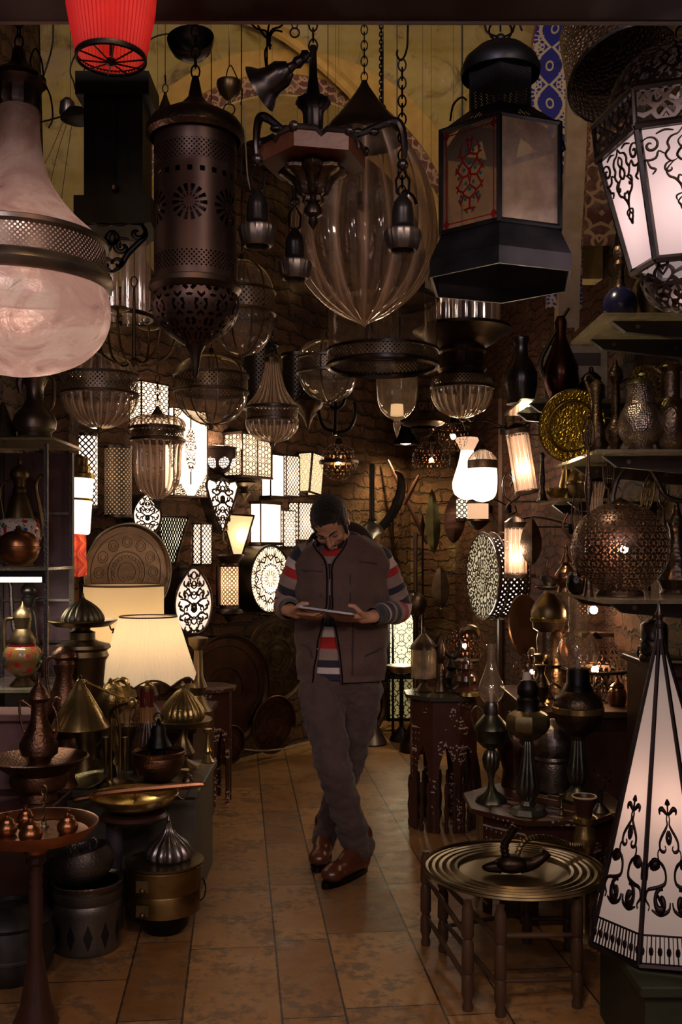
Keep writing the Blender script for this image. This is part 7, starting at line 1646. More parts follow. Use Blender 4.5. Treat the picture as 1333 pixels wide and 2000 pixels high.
t = vessel('lattice_glass_lamp', 'small lit honeycomb lattice cup left of the short glass cylinder', 'wall lamp', 903, 7.5, [('cup', litpat('lit_cup_lattice', 'hex', 24, .08, (1, .8, .6), 1.4), [(13, 975), (13, 1012)], dict(seg=24)), ('foot', BRONZE, [(15, 1012), (14, 1018), (0, 1022)], {})]); arm_to_wall(t, 1000, IRON)
def rodlamp(lab, cx, D, y0, y1, hw, tilt=0, power=4, hot=None):
    t = vessel('glass_rod_lamp', lab, 'wall lamp', cx, D, [('top_band', BRENG, [(0, y0-12), (hw*.6, y0-8), (hw+2, y0), (hw+2, y0+10), (hw, y0+12)], dict(seg=28)), ('bottom_band', BRENG, [(hw, y1-8), (hw+2, y1-6), (hw+2, y1), (0, y1+2)], dict(seg=28)),
        ('glass_rods', GR(16), [(hw, y0+10), (hw, y1-8)], dict(seg=96, fl=(16, .06))), ('lit_core', WGL2, [(hw*.62, y0+14), (hw*.62, y1-10)], dict(seg=24))], rot=(0, tilt, 0))
    k = t['_k']; m = MB(); m.ell((0, -hw*k*.2, (y1-(y0+.62*(y1-y0)))*k), hw*k*.5, seg=14, rings=10); obj('bulb', m, glow('rod_bulb', (1, .85, .7), 9), t, 'glowing bulb'); arm_to_wall(t, y0+20, IRON); lamp('POINT', 'sconce_light', W(cx, (y0+y1)/2, D-.16), power, WHT, .04); return t
rodlamp('lamp of clear glass rods hanging at a slant, right of the fluted jar', 1030, 6.0, 836, 965, 21, math.radians(-9), 4)
rodlamp('upright lamp of frosted glass rods between pierced bands, right of the round drum lamp', 1008, 5.75, 1020, 1128, 21, 0, 4)
# drum lamp seen from the side
DD = 6.4; rr = 84*DD/F; t = thing('side_drum_lamp', 'round drum lamp seen from the side on the right wall, rim pierced with dots', 'wall lamp', (W(944, 0, DD).x, DD, W(0, 1125, DD).z-rr), (0, 0, math.radians(14)))
X_ = Matrix.Translation((0, 0, rr)) @ Matrix.Rotation(-pi/2, 4, 'Y') @ Matrix.Rotation(0, 4, 'Z')
m = MB(); m.X = X_; m.lathe([(rr, 0), (rr, -.20)], 64); obj('rim', m, pierced('rim_dot_rows', 26, .15, (.12, .08, .06), 'dots'), t)
m = MB(); m.X = X_; m.lathe([(rr*.9, -.03), (rr*.9, -.17)], 48); obj('lit_lining', m, glow('drum_lining', (1, .85, .8), 1.6), t)
m = MB(); m.X = X_
for z in (0, -.06, -.13, -.20): m.ring(rr*1.005, .007, z, 56)
obj('hoops', m, BRENG, t); m = MB(); m.X = X_; m.lathe([(0, .002), (rr*.86, .002), (rr*.96, .006)], 48); obj('pierced_face', m, litpat('lit_speckled_face', 'floral', 30, .20, (.95, .80, .5), .5, (.10, .08, .04)), t)
m = MB(); m.tube([(.20, 0, rr), (.33, -.08, rr)], .012); obj('bracket', m, IRON, t)
# hooks, scrolls, post, plaque
t = vessel('wall_post', 'pale upright wooden post on the back right wall behind the lit glass lamps', 'post', 980, 7.2, [('post', plain('pale_post', (.12, .065, .04), .7), [(6, 780), (6, 1120)], dict(seg=8)), ('foot', WOODD, [(6, 1120), (8, 1122), (8, 1466), (0, 1467)], dict(seg=8))]); t.location.z = 0
for i, (px, y, D, s, lab) in enumerate(((1000, 980, 6.1, 1, 'dark wrought-iron scroll bracket right of the lit jar'), (1018, 850, 6.3, .9, 'dark wrought calligraphic scroll on the wall below the dark jug shelf'))):
    t = thing('iron_scroll', lab, 'bracket', W(px, y, D)); k = D/F*s; m = MB()
    for q in ([(0, 0), (-14, 14), (-16, 40), (-6, 56), (4, 44), (-2, 30)], [(0, 0), (14, 10), (20, 30), (12, 44), (6, 34)], [(0, 0), (-10, -12), (-4, -24), (8, -20), (6, -8)]): m.tube([(x*k, 0, z*k) for x, z in q], 2.4*k, 6, sm=4)
    m.tube([(0, 0, 0), (1.4-(D-5.2)*.114-t.location.x-.01, 0, 0)], .006); obj('scroll', m, GUN, t)
def leaf_blade(name, lab, cat_, cx, D, y0, y1, hw, mat, tilt=0, th=.012, rot=0):
    k = D/F; t = thing(name, lab, cat_, W(cx, y1, D), (0, tilt, rot)); m = MB(); n = 14
    for s in (1,):
        vs = []; fs = []
        for i in range(n+1):
            f = i/n; w = hw*k*(sin(pi*min(1, f*1.0))**.7)*(1.1-.3*f)+.001; z = (y1-y0)*k*f
            vs += [(-w, 0, z), (0, -th*2, z), (w, 0, z), (0, th, z)]
        for i in range(n):
            for j in range(4): fs.append((4*i+j, 4*i+(j+1) % 4, 4*i+4+(j+1) % 4, 4*i+4+j))
        m.add(vs, fs)
    obj('blade', m, mat, t); return t
for a in ((848, 7.6, 955, 1082, 15, 'long greenish leaf-shaped metal blade hanging below the pierced ball lamp', -.03, metal('green_blade', (.20, .19, .08), .35)), (886, 7.5, 960, 1062, 22, 'brown spotted shield hanging right of the greenish blade', .05, TRM), (900, 7.2, 1072, 1160, 24, 'dark pierced shield with glints below the spotted shield', .02, PB2), (862, 7.3, 1105, 1190, 18, 'pale spotted oval shield low between the blade and the drum lamp', -.02, metal('pale_shield', (.24, .17, .11), .4, 'engrave')), (1038, 5.6, 1010, 1105, 22, 'dark arched panel hanging right of the upright rod lamp', 0, BRENG)):
    t = leaf_blade('wall_shield' if 'shield' in a[5] else 'leaf_ornament' if 'blade' in a[5] else 'arched_panel', a[5], 'wall hanging', a[0], a[1], a[2], a[3], a[4], a[7], a[6])
    m = MB(); X = 1.4-(a[1]-5.2)*.114-t.location.x-.01; z = (a[3]-a[2])*a[1]/F*.8; m.tube([(0, .012, z), (X*.6, .05, z), (X, .05, z)], .004); obj('hook', m, IRON, t)
for (px, y, px2, y2, D, r, lab, nm) in ((760, 895, 838, 1062, 8.2, 5, 'long dark stick slanting down to the right in the corner', 'wooden_stick'), (822, 925, 792, 985, 8.05, 5, 'shorter dark stick crossing the long slanting one', 'wooden_stick')):
    t = thing(nm, lab, 'stick', W(px2, y2, D)); k = D/F; m = MB(); m.tube([(0, 0, 0), ((px-px2)*k, .0, (y2-y)*k)], [r*k*.6, r*k, r*k*.5], 8, sm=3); m.tube([((px-px2)*k*.6, 0, (y2-y)*k*.6), ((px-px2)*k*.6, .25, (y2-y)*k*.6)], .004); obj('shaft', m, WOODD, t); t.location.y += .15
t = thing('curved_horn', 'dark curved horn with metal fittings hanging behind the right shoulder of the person', 'horn', W(742, 1045, 7.8)); t['_k'] = 7.8/F; t['_y'] = 1045
vtube(t, 'horn_body', IRON, [(0, 1035), (20, 1010), (34, 985), (42, 955), (40, 930), (30, 920)], [8, 9, 10, 9, 6, 2]); vtube(t, 'end_fitting', BRASS, [(-6, 1044), (2, 1034)], [12, 11], sm=0)
m = MB(); k = t['_k']; m.tube([(40*k, 0, 100*k), (40*k, .55, 104*k)], .004); obj('hook', m, IRON, t)
t = vessel('candle_column', 'tall dark candle column behind the head of the person', 'candlestick', 727, 7.45, [('column', IRON, [(4, 885), (5, 890), (5, 990), (9, 998)], dict(seg=12)), ('cup', PEWT, [(9, 998), (14, 1002), (22, 1012), (24, 1020), (10, 1028), (5, 1032), (5, 1380), (30, 1430), (0, 1433)], dict(seg=24))]); t.location.z = 0
t = vessel('ball_standard', 'tall dark standing pole with an ornate ball, in front of the tall white panel lamp', 'standard', 812, 7.2, [('pole', BRONZE, [(4, 1040), (5, 1050), (4, 1060), (4, 1155), (8, 1158)], dict(seg=12)), ('ornate_ball', BRENG, [(8, 1158), (18, 1164), (23, 1178), (18, 1194), (8, 1202)], dict(seg=36, sm=2)), ('shaft', BRONZE, [(8, 1202), (5, 1210), (5, 1400), (30, 1450), (32, 1464), (0, 1466)], dict(seg=20))]); t.location.z = 0
for px, y0, y1, D, lab in ((768, 965, 1180, 7.8, 'thin dark lance leaning in the corner left of the greenish blade'), (826, 990, 1240, 7.7, 'forked dark rod standing right of the ball pole')):
    t = vessel('iron_lance', lab, 'lance', px, D, [('shaft', IRON, [(0, y0), (5, y0+25), (2, y0+40), (2.5, 1400), (3, 1428), (0, 1429)], dict(seg=8))]); t.location.z = 0
t = vessel('skirted_lamp_base', 'pierced dark lamp glowing through slits behind the gourd lamp base', 'lamp', 908, 6.1, [('shade', PB3, [(10, 1215), (26, 1232), (34, 1262), (30, 1290)], dict(seg=36, sm=2)), ('base', BRONZE, [(30, 1290), (14, 1300), (10, 1400), (30, 1500), (34, 1537), (0, 1538)], dict(seg=24))]); t.location.z = 0; flame(t, 1262, .014); lamp('POINT', 'skirt_light', W(908, 1262, 6.1), 1.5, (1, .6, .4), .016)
t = vessel('black_oil_stand', 'slim black stand with a shallow dish beside the foot of the panel lamp', 'stand', 800, 7.6, [('dish', PEWT, [(0, 1310), (24, 1306), (30, 1300), (31, 1302), (22, 1314), (4, 1318)], dict(seg=28)), ('stem', IRON, [(4, 1318), (4, 1420), (22, 1440), (24, 1446), (0, 1447)], dict(seg=16))]); t.location.z = 0; t.location.x -= .06
t = vessel('leaning_copper_dish', 'large brown copper dish hanging edge-on right of the drum lamp', 'dish', 1022, 5.5, [('dish', TRP, [(0, 0), (40, -2), (62, -10), (64, -8), (42, 4), (0, 6)], dict(seg=48))], yb=0); t.location = W(1022, 1225, 5.5); t.rotation_euler = (pi/2*.9, 0, math.radians(48))
k = t['_k']; m = MB(); m.tube([(0, 0, -6*k), (0, .0, -.11)], .006); obj('hook', m, IRON, t)
# ---------------------------------------------------------------- person
PD = 4.42; PO = Vector((W(666, 0, PD).x, PD, 0))
per = thing('person', 'man with short dark hair, brown padded vest and striped sweater, looking down at a tablet', 'person', PO)
def pp(px, y, D): return W(px, y, D)-PO
def cloth(name, col, bs=.4, sc=160, rough=.85):
    m, t, out = newmat(name); n = noi(t, sc=7, det=5); c = mixc(t, n, tuple(x*.6 for x in col), tuple(x*1.25 for x in col))
    return fin(m, t, out, bsdf(t, c, rough, 0, noi(t, sc=sc, det=2)+noi(t, sc=14, det=3)*2.5, bs, .2, bd=.006, Sheen_Weight=.15))
SKIN = None
m_, tt, out_ = newmat('skin'); n_ = noi(tt, sc=18, det=4); SKIN = fin(m_, tt, out_, bsdf(tt, mixc(tt, n_, (.40, .19, .11), (.56, .30, .19)), .48, 0, noi(tt, sc=90), .12, .35, Subsurface_Weight=.08, Subsurface_Scale=.02))
VEST = cloth('vest_cloth', (.115, .068, .060), .7, 120); TROU = cloth('trouser_cloth', (.085, .056, .052), .5); HAIR = cloth('hair', (.016, .010, .008), .9, 260, .6); LEATH = plain('brown_leather', (.105, .032, .016), .28, .6)
def remesh(o, vs=.004, sm=4, disp=None):
    md = o.modifiers.new('skin_surface', 'REMESH'); md.mode = 'VOXEL'; md.voxel_size = vs; md.use_smooth_shade = True
    md = o.modifiers.new('smooth', 'SMOOTH'); md.iterations = sm; md.factor = .5
    if disp:
        tx = bpy.data.textures.new('folds', 'CLOUDS'); tx.noise_scale = disp[1]; tx.noise_depth = 2
        md = o.modifiers.new('folds', 'DISPLACE'); md.texture = tx; md.strength = disp[0]; md.mid_level = .5; md.texture_coords = 'LOCAL'
    return o
# joints
SHL, ELL, WRL = pp(590, 1090, 4.44), pp(561, 1178, 4.46), pp(568, 1194, 4.17)
SHR, ELR, WRR = pp(742, 1090, 4.46), pp(778, 1186, 4.48), pp(722, 1206, 4.20)
HIL, KNL, ANL, TOL = pp(630, 1350, 4.40), pp(650, 1490, 4.30), pp(700, 1664, 4.47), pp(640, 1716, 4.28)
HIR, KNR, ANR, TOR = pp(708, 1350, 4.46), pp(680, 1490, 4.54), pp(634, 1640, 4.68), pp(621, 1672, 4.50)
b = MB()
# head, built upright facing -y, then bowed
HC = pp(646, 1022, 4.36)
HM = Matrix.Translation(HC) @ Matrix.Rotation(math.radians(-9), 4, 'Y') @ Matrix.Rotation(math.radians(-17), 4, 'Z') @ Matrix.Rotation(math.radians(44), 4, 'X')
b.X = HM
b.ell((0, .012, .028), (.074, .092, .082), seg=28, rings=18); b.ell((0, -.030, -.022), (.058, .062, .070), seg=24, rings=16); b.ell((0, -.040, -.070), (.038, .040, .030), seg=20, rings=12); b.ell((0, -.076, -.094), (.018, .014, .014))
for s in (-1, 1):
    b.ell((s*.038, -.066, -.022), (.022, .020, .020)); b.cap((s*.006, -.093, .018), (s*.044, -.078, .018), .008, .008); b.ell((s*.052, -.02, -.062), (.016, .036, .022))
    b.ell((s*.031, -.074, .001), (.0135, .012, .012)); b.ell((s*.076, .008, -.005), (.007, .018, .030), Matrix.Rotation(s*.3, 3, 'Z')); b.ell((s*.079, .014, .014), (.008, .014, .014))
    b.ell((s*.011, -.097, -.034), (.008, .010, .008))
b.cap((0, -.092, .010), (0, -.112, -.030), .007, .011); b.cap((-.018, -.089, -.058), (.018, -.089, -.058), .006, .006); b.cap((-.014, -.088, -.068), (.014, -.088, -.068), .007, .007)
b.X = None
b.cap(HM @ Vector((0, .045, -.04)), pp(664, 1085, 4.46), .055, .062)
b.cap(pp(628, 1090, 4.46), pp(706, 1090, 4.47), .06, .06); b.ell(pp(667, 1160, 4.44), (.145, .095, .20)); b.ell(pp(667, 1310, 4.44), (.135, .095, .13))
for S_, E_, W_ in ((SHL, ELL, WRL), (SHR, ELR, WRR)): b.cap(S_, E_, .045, .038); b.cap(E_, W_, .038, .026)
for H_, K_, A_, T_ in ((HIL, KNL, ANL, TOL), (HIR, KNR, ANR, TOR)): b.cap(H_, K_, .07, .048); b.cap(K_, A_, .046, .034); b.cap(A_, Vector((A_.x, A_.y, .075)), .034, .028)
def hand(wr, f, n, ts, curl, tcurl=.3, spread=1.):
    f = f.normalized(); s = f.cross(n).normalized()*ts; n = (n-f*n.dot(f)).normalized()
    k0 = wr+f*.088
    b.cap(wr-f*.02, wr+f*.03, .024, .026); 
    for q in (-.026, -.009, .009, .026): b.cap(wr+f*.018+s*q*.7, k0+s*q-f*.008, .0145, .0115)
    b.ell(wr+f*.045+s*.020-n*(-.006), (.02, .02, .02))
    for i, (q, L) in enumerate(((.031, .82), (.0105, .92), (-.0105, .86), (-.0315, .68))):
        p = k0+s*q; a = 0; r = .0088
        for j, seg in enumerate((.046, .029, .022)):
            a += curl[j]+(.05*i if j == 0 else 0); d = (f*cos(a)+n*sin(a)+s*(q*1.6*spread if j == 0 else q*.5)).normalized()
            p2 = p+d*seg*L; b.cap(p, p2, r, r*.93, 10); p = p2; r *= .93
    p = wr+f*.030+s*.026; d = (f*.62+s*.75+n*.35).normalized(); p2 = p+d*.036; b.cap(p, p2, .0125, .0105, 10)
    d = (f*.85+s*.25+n*(tcurl+.25)).normalized(); p3 = p2+d*.032; b.cap(p2, p3, .0105, .0095, 10); d = (f*.95+n*tcurl*.4-s*.1).normalized(); b.cap(p3, p3+d*.022, .0095, .0080, 10)
hand(WRL, Vector((.80, -.42, -.16)), Vector((.05, .35, 1)), 1, (.05, .45, .40), .55)
hand(WRR, Vector((-.95, -.22, -.02)), Vector((-.05, .35, 1)), -1, (.0, .30, .25), .6)
remesh(obj('body', b, SKIN, per), .0032, 3)
# hair, beard, brows
h = MB(); h.X = HM; vs = []
h.ell((0, .020, .036), (.0800, .0960, .0840), seg=30, rings=20); h.ell((0, .050, .0), (.072, .058, .075), seg=24, rings=16)
for s in (-1, 1): h.ell((s*.070, -.012, .022), (.010, .026, .036)); h.ell((s*.069, -.022, -.010), (.007, .012, .022))
h.ell((0, -.042, .072), (.052, .032, .030))
remesh(obj('hair', h, HAIR, per, 'short dark hair'), .005, 3, (.006, .012))
h = MB(); h.X = HM
h.ell((0, -.058, -.082), (.040, .034, .026), seg=20, rings=12)
for s in (-1, 1): h.cap((s*.060, -.012, -.030), (s*.050, -.034, -.072), .014, .014); h.cap((s*.050, -.034, -.072), (s*.020, -.070, -.092), .014, .014)
h.cap((-.020, -.091, -.050), (.020, -.091, -.050), .0045, .0045)
remesh(obj('beard', h, HAIR, per, 'dark trimmed beard'), .004, 2, (.004, .01))
h = MB(); h.X = HM
for s in (-1, 1): h.tube([(s*.012, -.101, .020), (s*.03, -.096, .028), (s*.048, -.080, .022)], [.0035, .004, .002], 6, sm=3, flat=.6); h.tube([(s*.020, -.088, .0), (s*.032, -.088, -.003), (s*.043, -.081, .0)], .0016, 5)
obj('eyebrows', h, HAIR, per)
# sweater: torso and sleeves in stripes
ST = [cloth('knit_grey', (.30, .21, .19), .5, 240), cloth('knit_navy', (.030, .028, .05), .5, 240), cloth('knit_white', (.60, .50, .50), .5, 240), cloth('knit_red', (.42, .025, .025), .5, 240)]
SEQ = [0, 1, 2, 3, 0, 1]
def loft(rows, mats_of=None, seg=48, gap=None):
    m = MB(); 
    for i, (c, rx, ry) in enumerate(rows):
        pass
    vs = []; fs = []; mi = []
    for i, (c, rx, ry) in enumerate(rows):
        for j in range(seg): a = 2*pi*j/seg; vs.append(c+Vector((rx*cos(a), ry*sin(a), 0)))
    m.v = vs
    for i in range(len(rows)-1):
        for j in range(seg): m.f.append([i*seg+j, i*seg+(j+1) % seg, (i+1)*seg+(j+1) % seg, (i+1)*seg+j]); m.uv.append([(0, 0)]*4); m.mi.append(mats_of(i) if mats_of else 0)
    return m
rows = []; KR = 3
ys = [1058, 1066, 1074, 1086, 1100, 1130, 1160, 1190, 1220, 1240, 1262, 1284, 1298, 1310, 1322]
shp = [(668, 27, .058), (668, 32, .07), (668, 48, .085), (667, 70, .10), (667, 76, .112), (667, 78, .122)]+[(667, 78, .125)]*9
for y, (cx, hw, ry) in zip(ys, shp): rows.append((pp(cx, y, 4.44 if y > 1080 else 4.43), hw*.00227, ry))
mo = [3, 3, 3, 0, 1, 2, 1, 1, 2, 3, 0, 1, 2, 1]
obj('sweater', loft(rows, lambda i: mo[i]), ST, per, 'red, white, grey and navy striped sweater body')
def sleeve(S_, E_, W_, sgn):
    P = cat([tuple(S_+Vector((-sgn*.035, 0, .012))), tuple(S_+Vector((sgn*.0, 0, -.008))), tuple(S_.lerp(E_, .5)+Vector((sgn*.008, 0, 0))), tuple(E_+Vector((sgn*.004, .01, -.008))), tuple(E_.lerp(W_, .5)+Vector((0, 0, -.004))), tuple(W_.lerp(E_, .10))], 12)
    P = [Vector(p) for p in P]; n = len(P); seg = 26; m = MB(); up = Vector((0, 1, 0)); L = 0; stripe = []
    for i in range(n):
        T = (P[min(i+1, n-1)]-P[max(i-1, 0)]).normalized(); up = (up-T*up.dot(T)).normalized(); B = T.cross(up); f = i/(n-1)
        r = (.060 if f < .2 else .060-.008*(f-.2)) if f < .6 else .057-.022*((f-.6)/.4)**1.2
        r *= 1+.035*sin(i*1.9)*(1 if f > .3 else .3); 
        if i > n-5: r = .036
        if i: L += (P[i]-P[i-1]).length
        stripe.append(SEQ[int((L+.012)/.036) % 6] if f < .86 else 1)
        for j in range(seg): a = 2*pi*j/seg; m.v.append(P[i]+(up*cos(a)+B*sin(a))*r*(1+.03*sin(3*a+i*.8)))
        if i: 
            for j in range(seg): m.f.append([(i-1)*seg+j, (i-1)*seg+(j+1) % seg, i*seg+(j+1) % seg, i*seg+j]); m.uv.append([(0, 0)]*4); m.mi.append(stripe[i])
    obj('sleeve', m, ST, per, 'striped sweater sleeve')
sleeve(SHL, ELL, WRL, -1); sleeve(SHR, ELR, WRR, 1)
# vest
VR = [(1046, 671, 40, .075, 28), (1054, 670, 52, .086, 28), (1063, 668, 66, .098, 26), (1073, 667, 81, .112, 21), (1084, 667, 90, .121, 13), (1096, 668, 94, .129, 5), (1112, 669, 93, .134, 1.2), (1140, 669, 91, .138, 1.2), (1170, 669, 90, .140, 2), (1200, 668, 89, .142, 5), (1230, 668, 88, .142, 12), (1260, 668, 88, .142, 17), (1290, 668, 88, .140, 21), (1312, 667, 87, .136, 23), (1326, 667, 84, .130, 24)]
VR2 = cat([tuple(r) for r in VR], 5); seg = 72; m = MB(); edgeL, edgeR = [], []
for i, (y, cx, hw, ry, g) in enumerate(VR2):
    c = pp(cx, y, 4.44); rx = hw*.00227; f = i/(len(VR2)-1)
    gc = 646-cx-2*f+(-2 if f > .6 else 0); g0 = max(g, 1.2); al, ar = math.acos(max(-1, min(1, (gc-g0)/hw))), math.acos(max(-1, min(1, (gc+g0)/hw)))
    # run from the right edge of the opening round the back to the left edge
    for j in range(seg+1):
        a = -ar+(2*pi-(al-ar))*j/seg
        puff = .007*abs(sin((y-1040)/46*pi))+.014*noise.noise(Vector((cos(a)*2.6, sin(a)*2.6, y*.022)))
        q = c+Vector(((rx+puff)*cos(a), (ry+puff)*sin(a), 0)); m.v.append(q)
    edgeR.append(m.v[-(seg+1)]); edgeL.append(m.v[-1])
    if i:
        for j in range(seg): a0 = (i-1)*(seg+1)+j; m.f.append([a0, a0+1, a0+seg+2, a0+seg+1]); m.uv.append([(0, 0)]*4); m.mi.append(0)
vo = solid(obj('vest', m, VEST, per, 'brown padded sleeveless vest', smooth=1.5), .010, 1)
m = MB(); m.tube([p+Vector((.008, -.004, 0)) for p in edgeR[4:]], .0035, 6); obj('zip', m, IRON, vo); m = MB(); m.tube([p+Vector((-.008, -.004, 0)) for p in edgeL[4:]], .0035, 6); obj('zip', m, IRON, vo)
def onvest(px, y):
    r = min(VR2, key=lambda q: abs(q[0]-y)); x = (px-r[1])/r[2]; return pp(px, y, 4.44)+Vector((0, -(r[3]+.013)*sqrt(max(0, 1-x*x)), 0))
m = MB()
for px, y in ((633, 1100), (630, 1158), (622, 1262), (614, 1316)): m.ell(onvest(px, y), (.005, .004, .005), seg=10, rings=6)
obj('snaps', m, PEWT, vo)
for pts in ([(684, 1120), (684, 1172)], [(590, 1113), (632, 1115)], [(700, 1096), (735, 1100)], [(588, 1254), (606, 1262), (612, 1280)], [(690, 1210), (688, 1310)], [(712, 1275), (745, 1262)]):
    q = [onvest(*p) for p in cat(pts, 5)]; m = MB(); m.tube(q, .0028, 6); obj('pocket_seam', m, cloth('vest_seam', (.045, .03, .03)), vo)
m = MB()          # collar: two flaps and the rolled hood behind
cr = []
for i in range(5):
    f = i/4
    for j in range(33):
        a = -pi/2+.88+(2*pi-1.76)*j/32; fl = 1+.30*f*(max(0, -sin(a))**.7)+.28*f
        rx, ry = .082*fl, .078*fl; back = max(0, sin(a))
        z = .0+.062*(1-f)*(1-.15*f)+back*.030*(1-f)-(.020*f if back < .3 else 0)
        m.v.append(pp(668, 1076, 4.455)+Vector((rx*cos(a), ry*sin(a)-.01-.018*f*max(0, -sin(a)), z)))
    if i:
        for j in range(32): a0 = (i-1)*33+j; m.f.append([a0, a0+1, a0+34, a0+33]); m.uv.append([(0, 0)]*4); m.mi.append(0)
solid(obj('collar', m, VEST, vo), .012, 0)
m = MB(); m.tube([pp(606, 1062, 4.52), pp(620, 1050, 4.56), pp(650, 1042, 4.58), pp(686, 1038, 4.58), pp(708, 1046, 4.56), pp(724, 1062, 4.52)], [.016, .030, .040, .046, .036, .018], 14, sm=5); obj('hood', m, cloth('hood_lining', (.035, .022, .022)), vo, 'dark rolled hood')
m = MB(); m.ell(onvest(712, 1078)+Vector((0, -.006, .004)), .005, seg=10, rings=6); obj('snap', m, PEWT, vo)
# trousers
p = MB(); p.ell(pp(667, 1335, 4.44), (.165, .115, .095), seg=28, rings=16)
def leg(H_, K_, A_, r):
    p.cap(H_, H_.lerp(K_, .5), r[0], r[1], 20); p.cap(H_.lerp(K_, .5), K_, r[1], r[2], 20); p.cap(K_, K_.lerp(A_, .5), r[2], r[3], 20); p.cap(K_.lerp(A_, .5), A_, r[3], r[4], 20)
leg(HIL+Vector((-.01, 0, 0)), KNL, ANL+Vector((-.01, 0, .04)), (.098, .088, .076, .070, .070)); leg(HIR, KNR, ANR+Vector((0, 0, .01)), (.095, .085, .070, .062, .058))
p.cap(ANL+Vector((-.01, -.0, .06)), ANL+Vector((.01, .0, .02)), .068, .066, 18)
remesh(obj('trousers', p, TROU, per, 'brown trousers'), .007, 4, (.042, .075))
m = MB(); m.tube([pp(585, 1326, 4.33)+Vector((.02, .0, 0)), pp(640, 1332, 4.31), pp(700, 1330, 4.31)], .004); 
# boots
def boot(A_, T_, nm):
    d = T_-A_; d.z = 0; L = d.length; d.normalize(); s = Vector((-d.y, d.x, 0)); R = Matrix((s, d, Vector((0, 0, 1)))).transposed()
    h0 = Vector((A_.x, A_.y, 0))-d*.02; t0 = Vector((T_.x, T_.y, 0))
    q = MB(); q.cap(h0+Vector((0, 0, .062)), t0-d*.045+Vector((0, 0, .052)), .046, .043, 18); q.ell(h0+Vector((0, 0, .055)), (.043, .046, .046), R, 18, 12); q.ell(t0-d*.040+Vector((0, 0, .050)), (.050, .056, .038), R, 20, 12)
    q.cap(h0+d*.01+Vector((0, 0, .07)), h0-d*.005+Vector((0, 0, .17)), .047, .052, 18); q.cap(h0+d*.02+Vector((0, 0, .12)), h0.lerp(t0, .52)+Vector((0, 0, .068)), .044, .040, 18)
    bo = remesh(obj('boot', q, LEATH, per, 'brown leather lace-up boot'), .005, 3)
    q = MB(); prof = []
    for i in range(28):
        a = 2*pi*i/28; l = (L+.10)/2; w = .042+.008*max(0, cos(a)); prof.append((w*sin(a), l*cos(a)))
    c = h0.lerp(t0, .5)-d*.008; vs = [c+s*x+d*y+Vector((0, 0, z)) for z in (.002, .024) for x, y in prof]; n = 28
    q.add(vs, [(i, (i+1) % n, n+(i+1) % n, n+i) for i in range(n)]+[tuple(range(n-1, -1, -1)), tuple(range(n, 2*n))]); obj('sole', q, IRON, bo, smooth=.9)
    q = MB()
    for i in range(5):
        c = h0+d*(.055+.018*i)+Vector((0, 0, .135-.012*i)) if i < 3 else h0.lerp(t0, .45+.08*(i-3))+Vector((0, 0, .100-.008*(i-3)))
        q.tube([c-s*.022-d*.004, c+d*.004+Vector((0, 0, .006)), c+s*.022-d*.004], .0026, 6)
    obj('laces', q, CORD, bo)
boot(ANL, TOL, 'a'); boot(ANR, TOR, 'b')
# tablet
tc_ = W(638, 1194, 4.12)
t = thing('tablet', 'thin grey tablet computer held level in both hands of the person', 'tablet', tc_, (math.radians(-6), math.radians(7.5), math.radians(-3)))
def rrect(w, h, r, n=5): 
    o = []
    for cx, cy, a0 in ((w/2-r, h/2-r, 0), (-w/2+r, h/2-r, pi/2), (-w/2+r, -h/2+r, pi), (w/2-r, -h/2+r, 3*pi/2)):
        for i in range(n+1): a = a0+pi/2*i/n; o.append((cx+r*cos(a), cy+r*sin(a)))
    return o
m = MB(); m.prism(rrect(.236, .17, .012), -.004, .003); obj('housing', m, plain('grey_aluminium', (.36, .31, .31), .35, .6), t, smooth=.5)
m = MB(); m.prism(rrect(.228, .162, .010), .003, .0042); obj('screen', m, plain('screen_glass', (.02, .02, .025), .08, .6, Emission_Color=(.6, .7, 1, 1), Emission_Strength=.25), t, smooth=.5)
# ---------------------------------------------------------------- more ware on the furniture
VP1 = [(0, 0), (10, -1), (12, -4), (7, -10), (16, -26), (18, -38), (10, -52), (6, -60), (8, -72), (11, -76), (0, -77)]
VP2 = [(0, 0), (14, -1), (9, -8), (5, -16), (9, -24), (5, -34), (4, -60), (9, -66), (10, -72), (0, -74)]
VP3 = [(0, 0), (16, -1), (20, -10), (20, -30), (14, -38), (15, -42), (10, -48), (4, -52), (3, -58), (0, -60)]
def ware(name, lab, cat_, X, D, z, prof, mat, sc=1.0, fl=None, part='body'):
    t = thing(name, lab, cat_, (X, D, z+.001)); k = D/F*sc; m = MB(); m.lathe([(r*k, -y*k) for r, y in prof], 48 if fl else 28, fl=fl); obj(part, m, mat, t); return t
DBR = metal('dim_bronze', (.20, .14, .08), .36, 'engrave'); DCO = metal('dim_copper', (.26, .12, .07), .34)
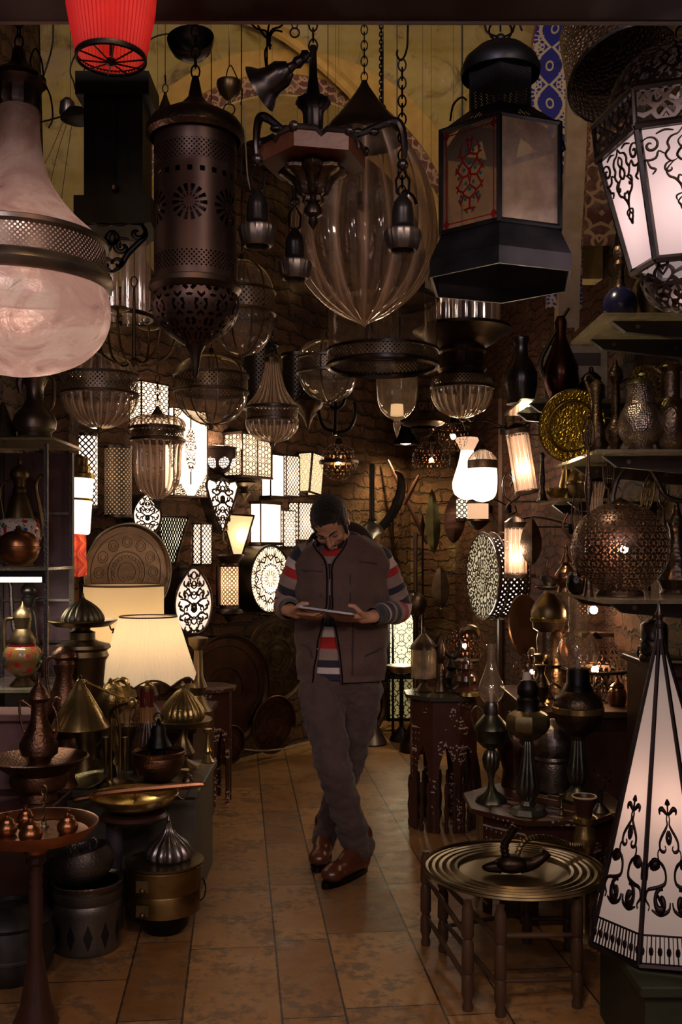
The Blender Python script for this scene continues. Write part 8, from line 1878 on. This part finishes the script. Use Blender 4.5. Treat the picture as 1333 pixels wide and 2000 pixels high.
for a in (('vase', 'slim bronze vase on the sideboard, left of the tall dark ewer', 'vase', .93, 4.62, .72, VP1, DBR, 1.1),
          ('vase', 'dark copper vase at the back of the sideboard, right of the tall dark ewer', 'vase', 1.17, 5.22, .72, VP1, DCO, 1.5),
          ('candlestick', 'turned candlestick on the sideboard before the tall dark ewer', 'candlestick', .96, 4.78, .72, VP2, OLDB, 1.3),
          ('lidded_pot', 'small lidded pot on the sideboard right of the large pierced ball', 'pot', 1.30, 4.68, .72, VP3, DCO, .9),
          ('lidded_pot', 'dark lidded pot on the octagonal table behind the brass disc', 'pot', W(893, 0, 5.38).x, 5.40, .70, VP3, BRENG, .6),
          ('coffee_grinder', 'small ribbed brass grinder at the front of the low table, between two oil lamps', 'grinder', .86, 3.88, .42, VP2, OLDB, .55),
          ('lidded_pot', 'squat dark pot on the floor under the low polygonal table', 'pot', .70, 3.98, 0, VP3, TIN, 1.6),
          ('vase', 'dusty bronze vase on the wooden step, left of the cream drum shade', 'vase', -1.16, 4.98, .62, VP1, DBR, 1.4),
          ('candlestick', 'tall candlestick on the wooden step right behind the quilted brass dome', 'candlestick', -.735, 5.12, .62, VP2, OLDB, 2.0),
          ('lidded_pot', 'small lidded brass pot at the right front corner of the bench', 'pot', -.625, 4.06, .48, VP3, DBR, .55),
          ('vase', 'little copper vase at the back of the bench behind the hookah bottle', 'vase', -.90, 4.55, .48, VP1, DCO, 1.2),
          ('candlestick', 'short brass candlestick at the right back corner of the bench', 'candlestick', -.61, 4.56, .48, VP2, BRASS, .9),
          ('vase', 'dark vase on the dim short shelf at its right end', 'vase', 1.22, 4.6, Z5, VP1, DBR, 1.1),
          ('candlestick', 'slim candlestick on the glass shelf just left of the ornate teapot', 'candlestick', .885, 3.60, Z3, VP2, PEWT, .8),
          ('lidded_pot', 'dark lidded pot at the right end of the short shelf beside the long-spouted pot', 'pot', 1.22, 4.85, Z4, VP3, BRENG, 1.3)):
    ware(*a)
# stacked chests under and beside the low table
boxthing('carved_chest', 'dark carved chest on the floor between the low table and the right wall', 'chest', 1.185, 1.38, 3.25, 3.55, .40, INL)
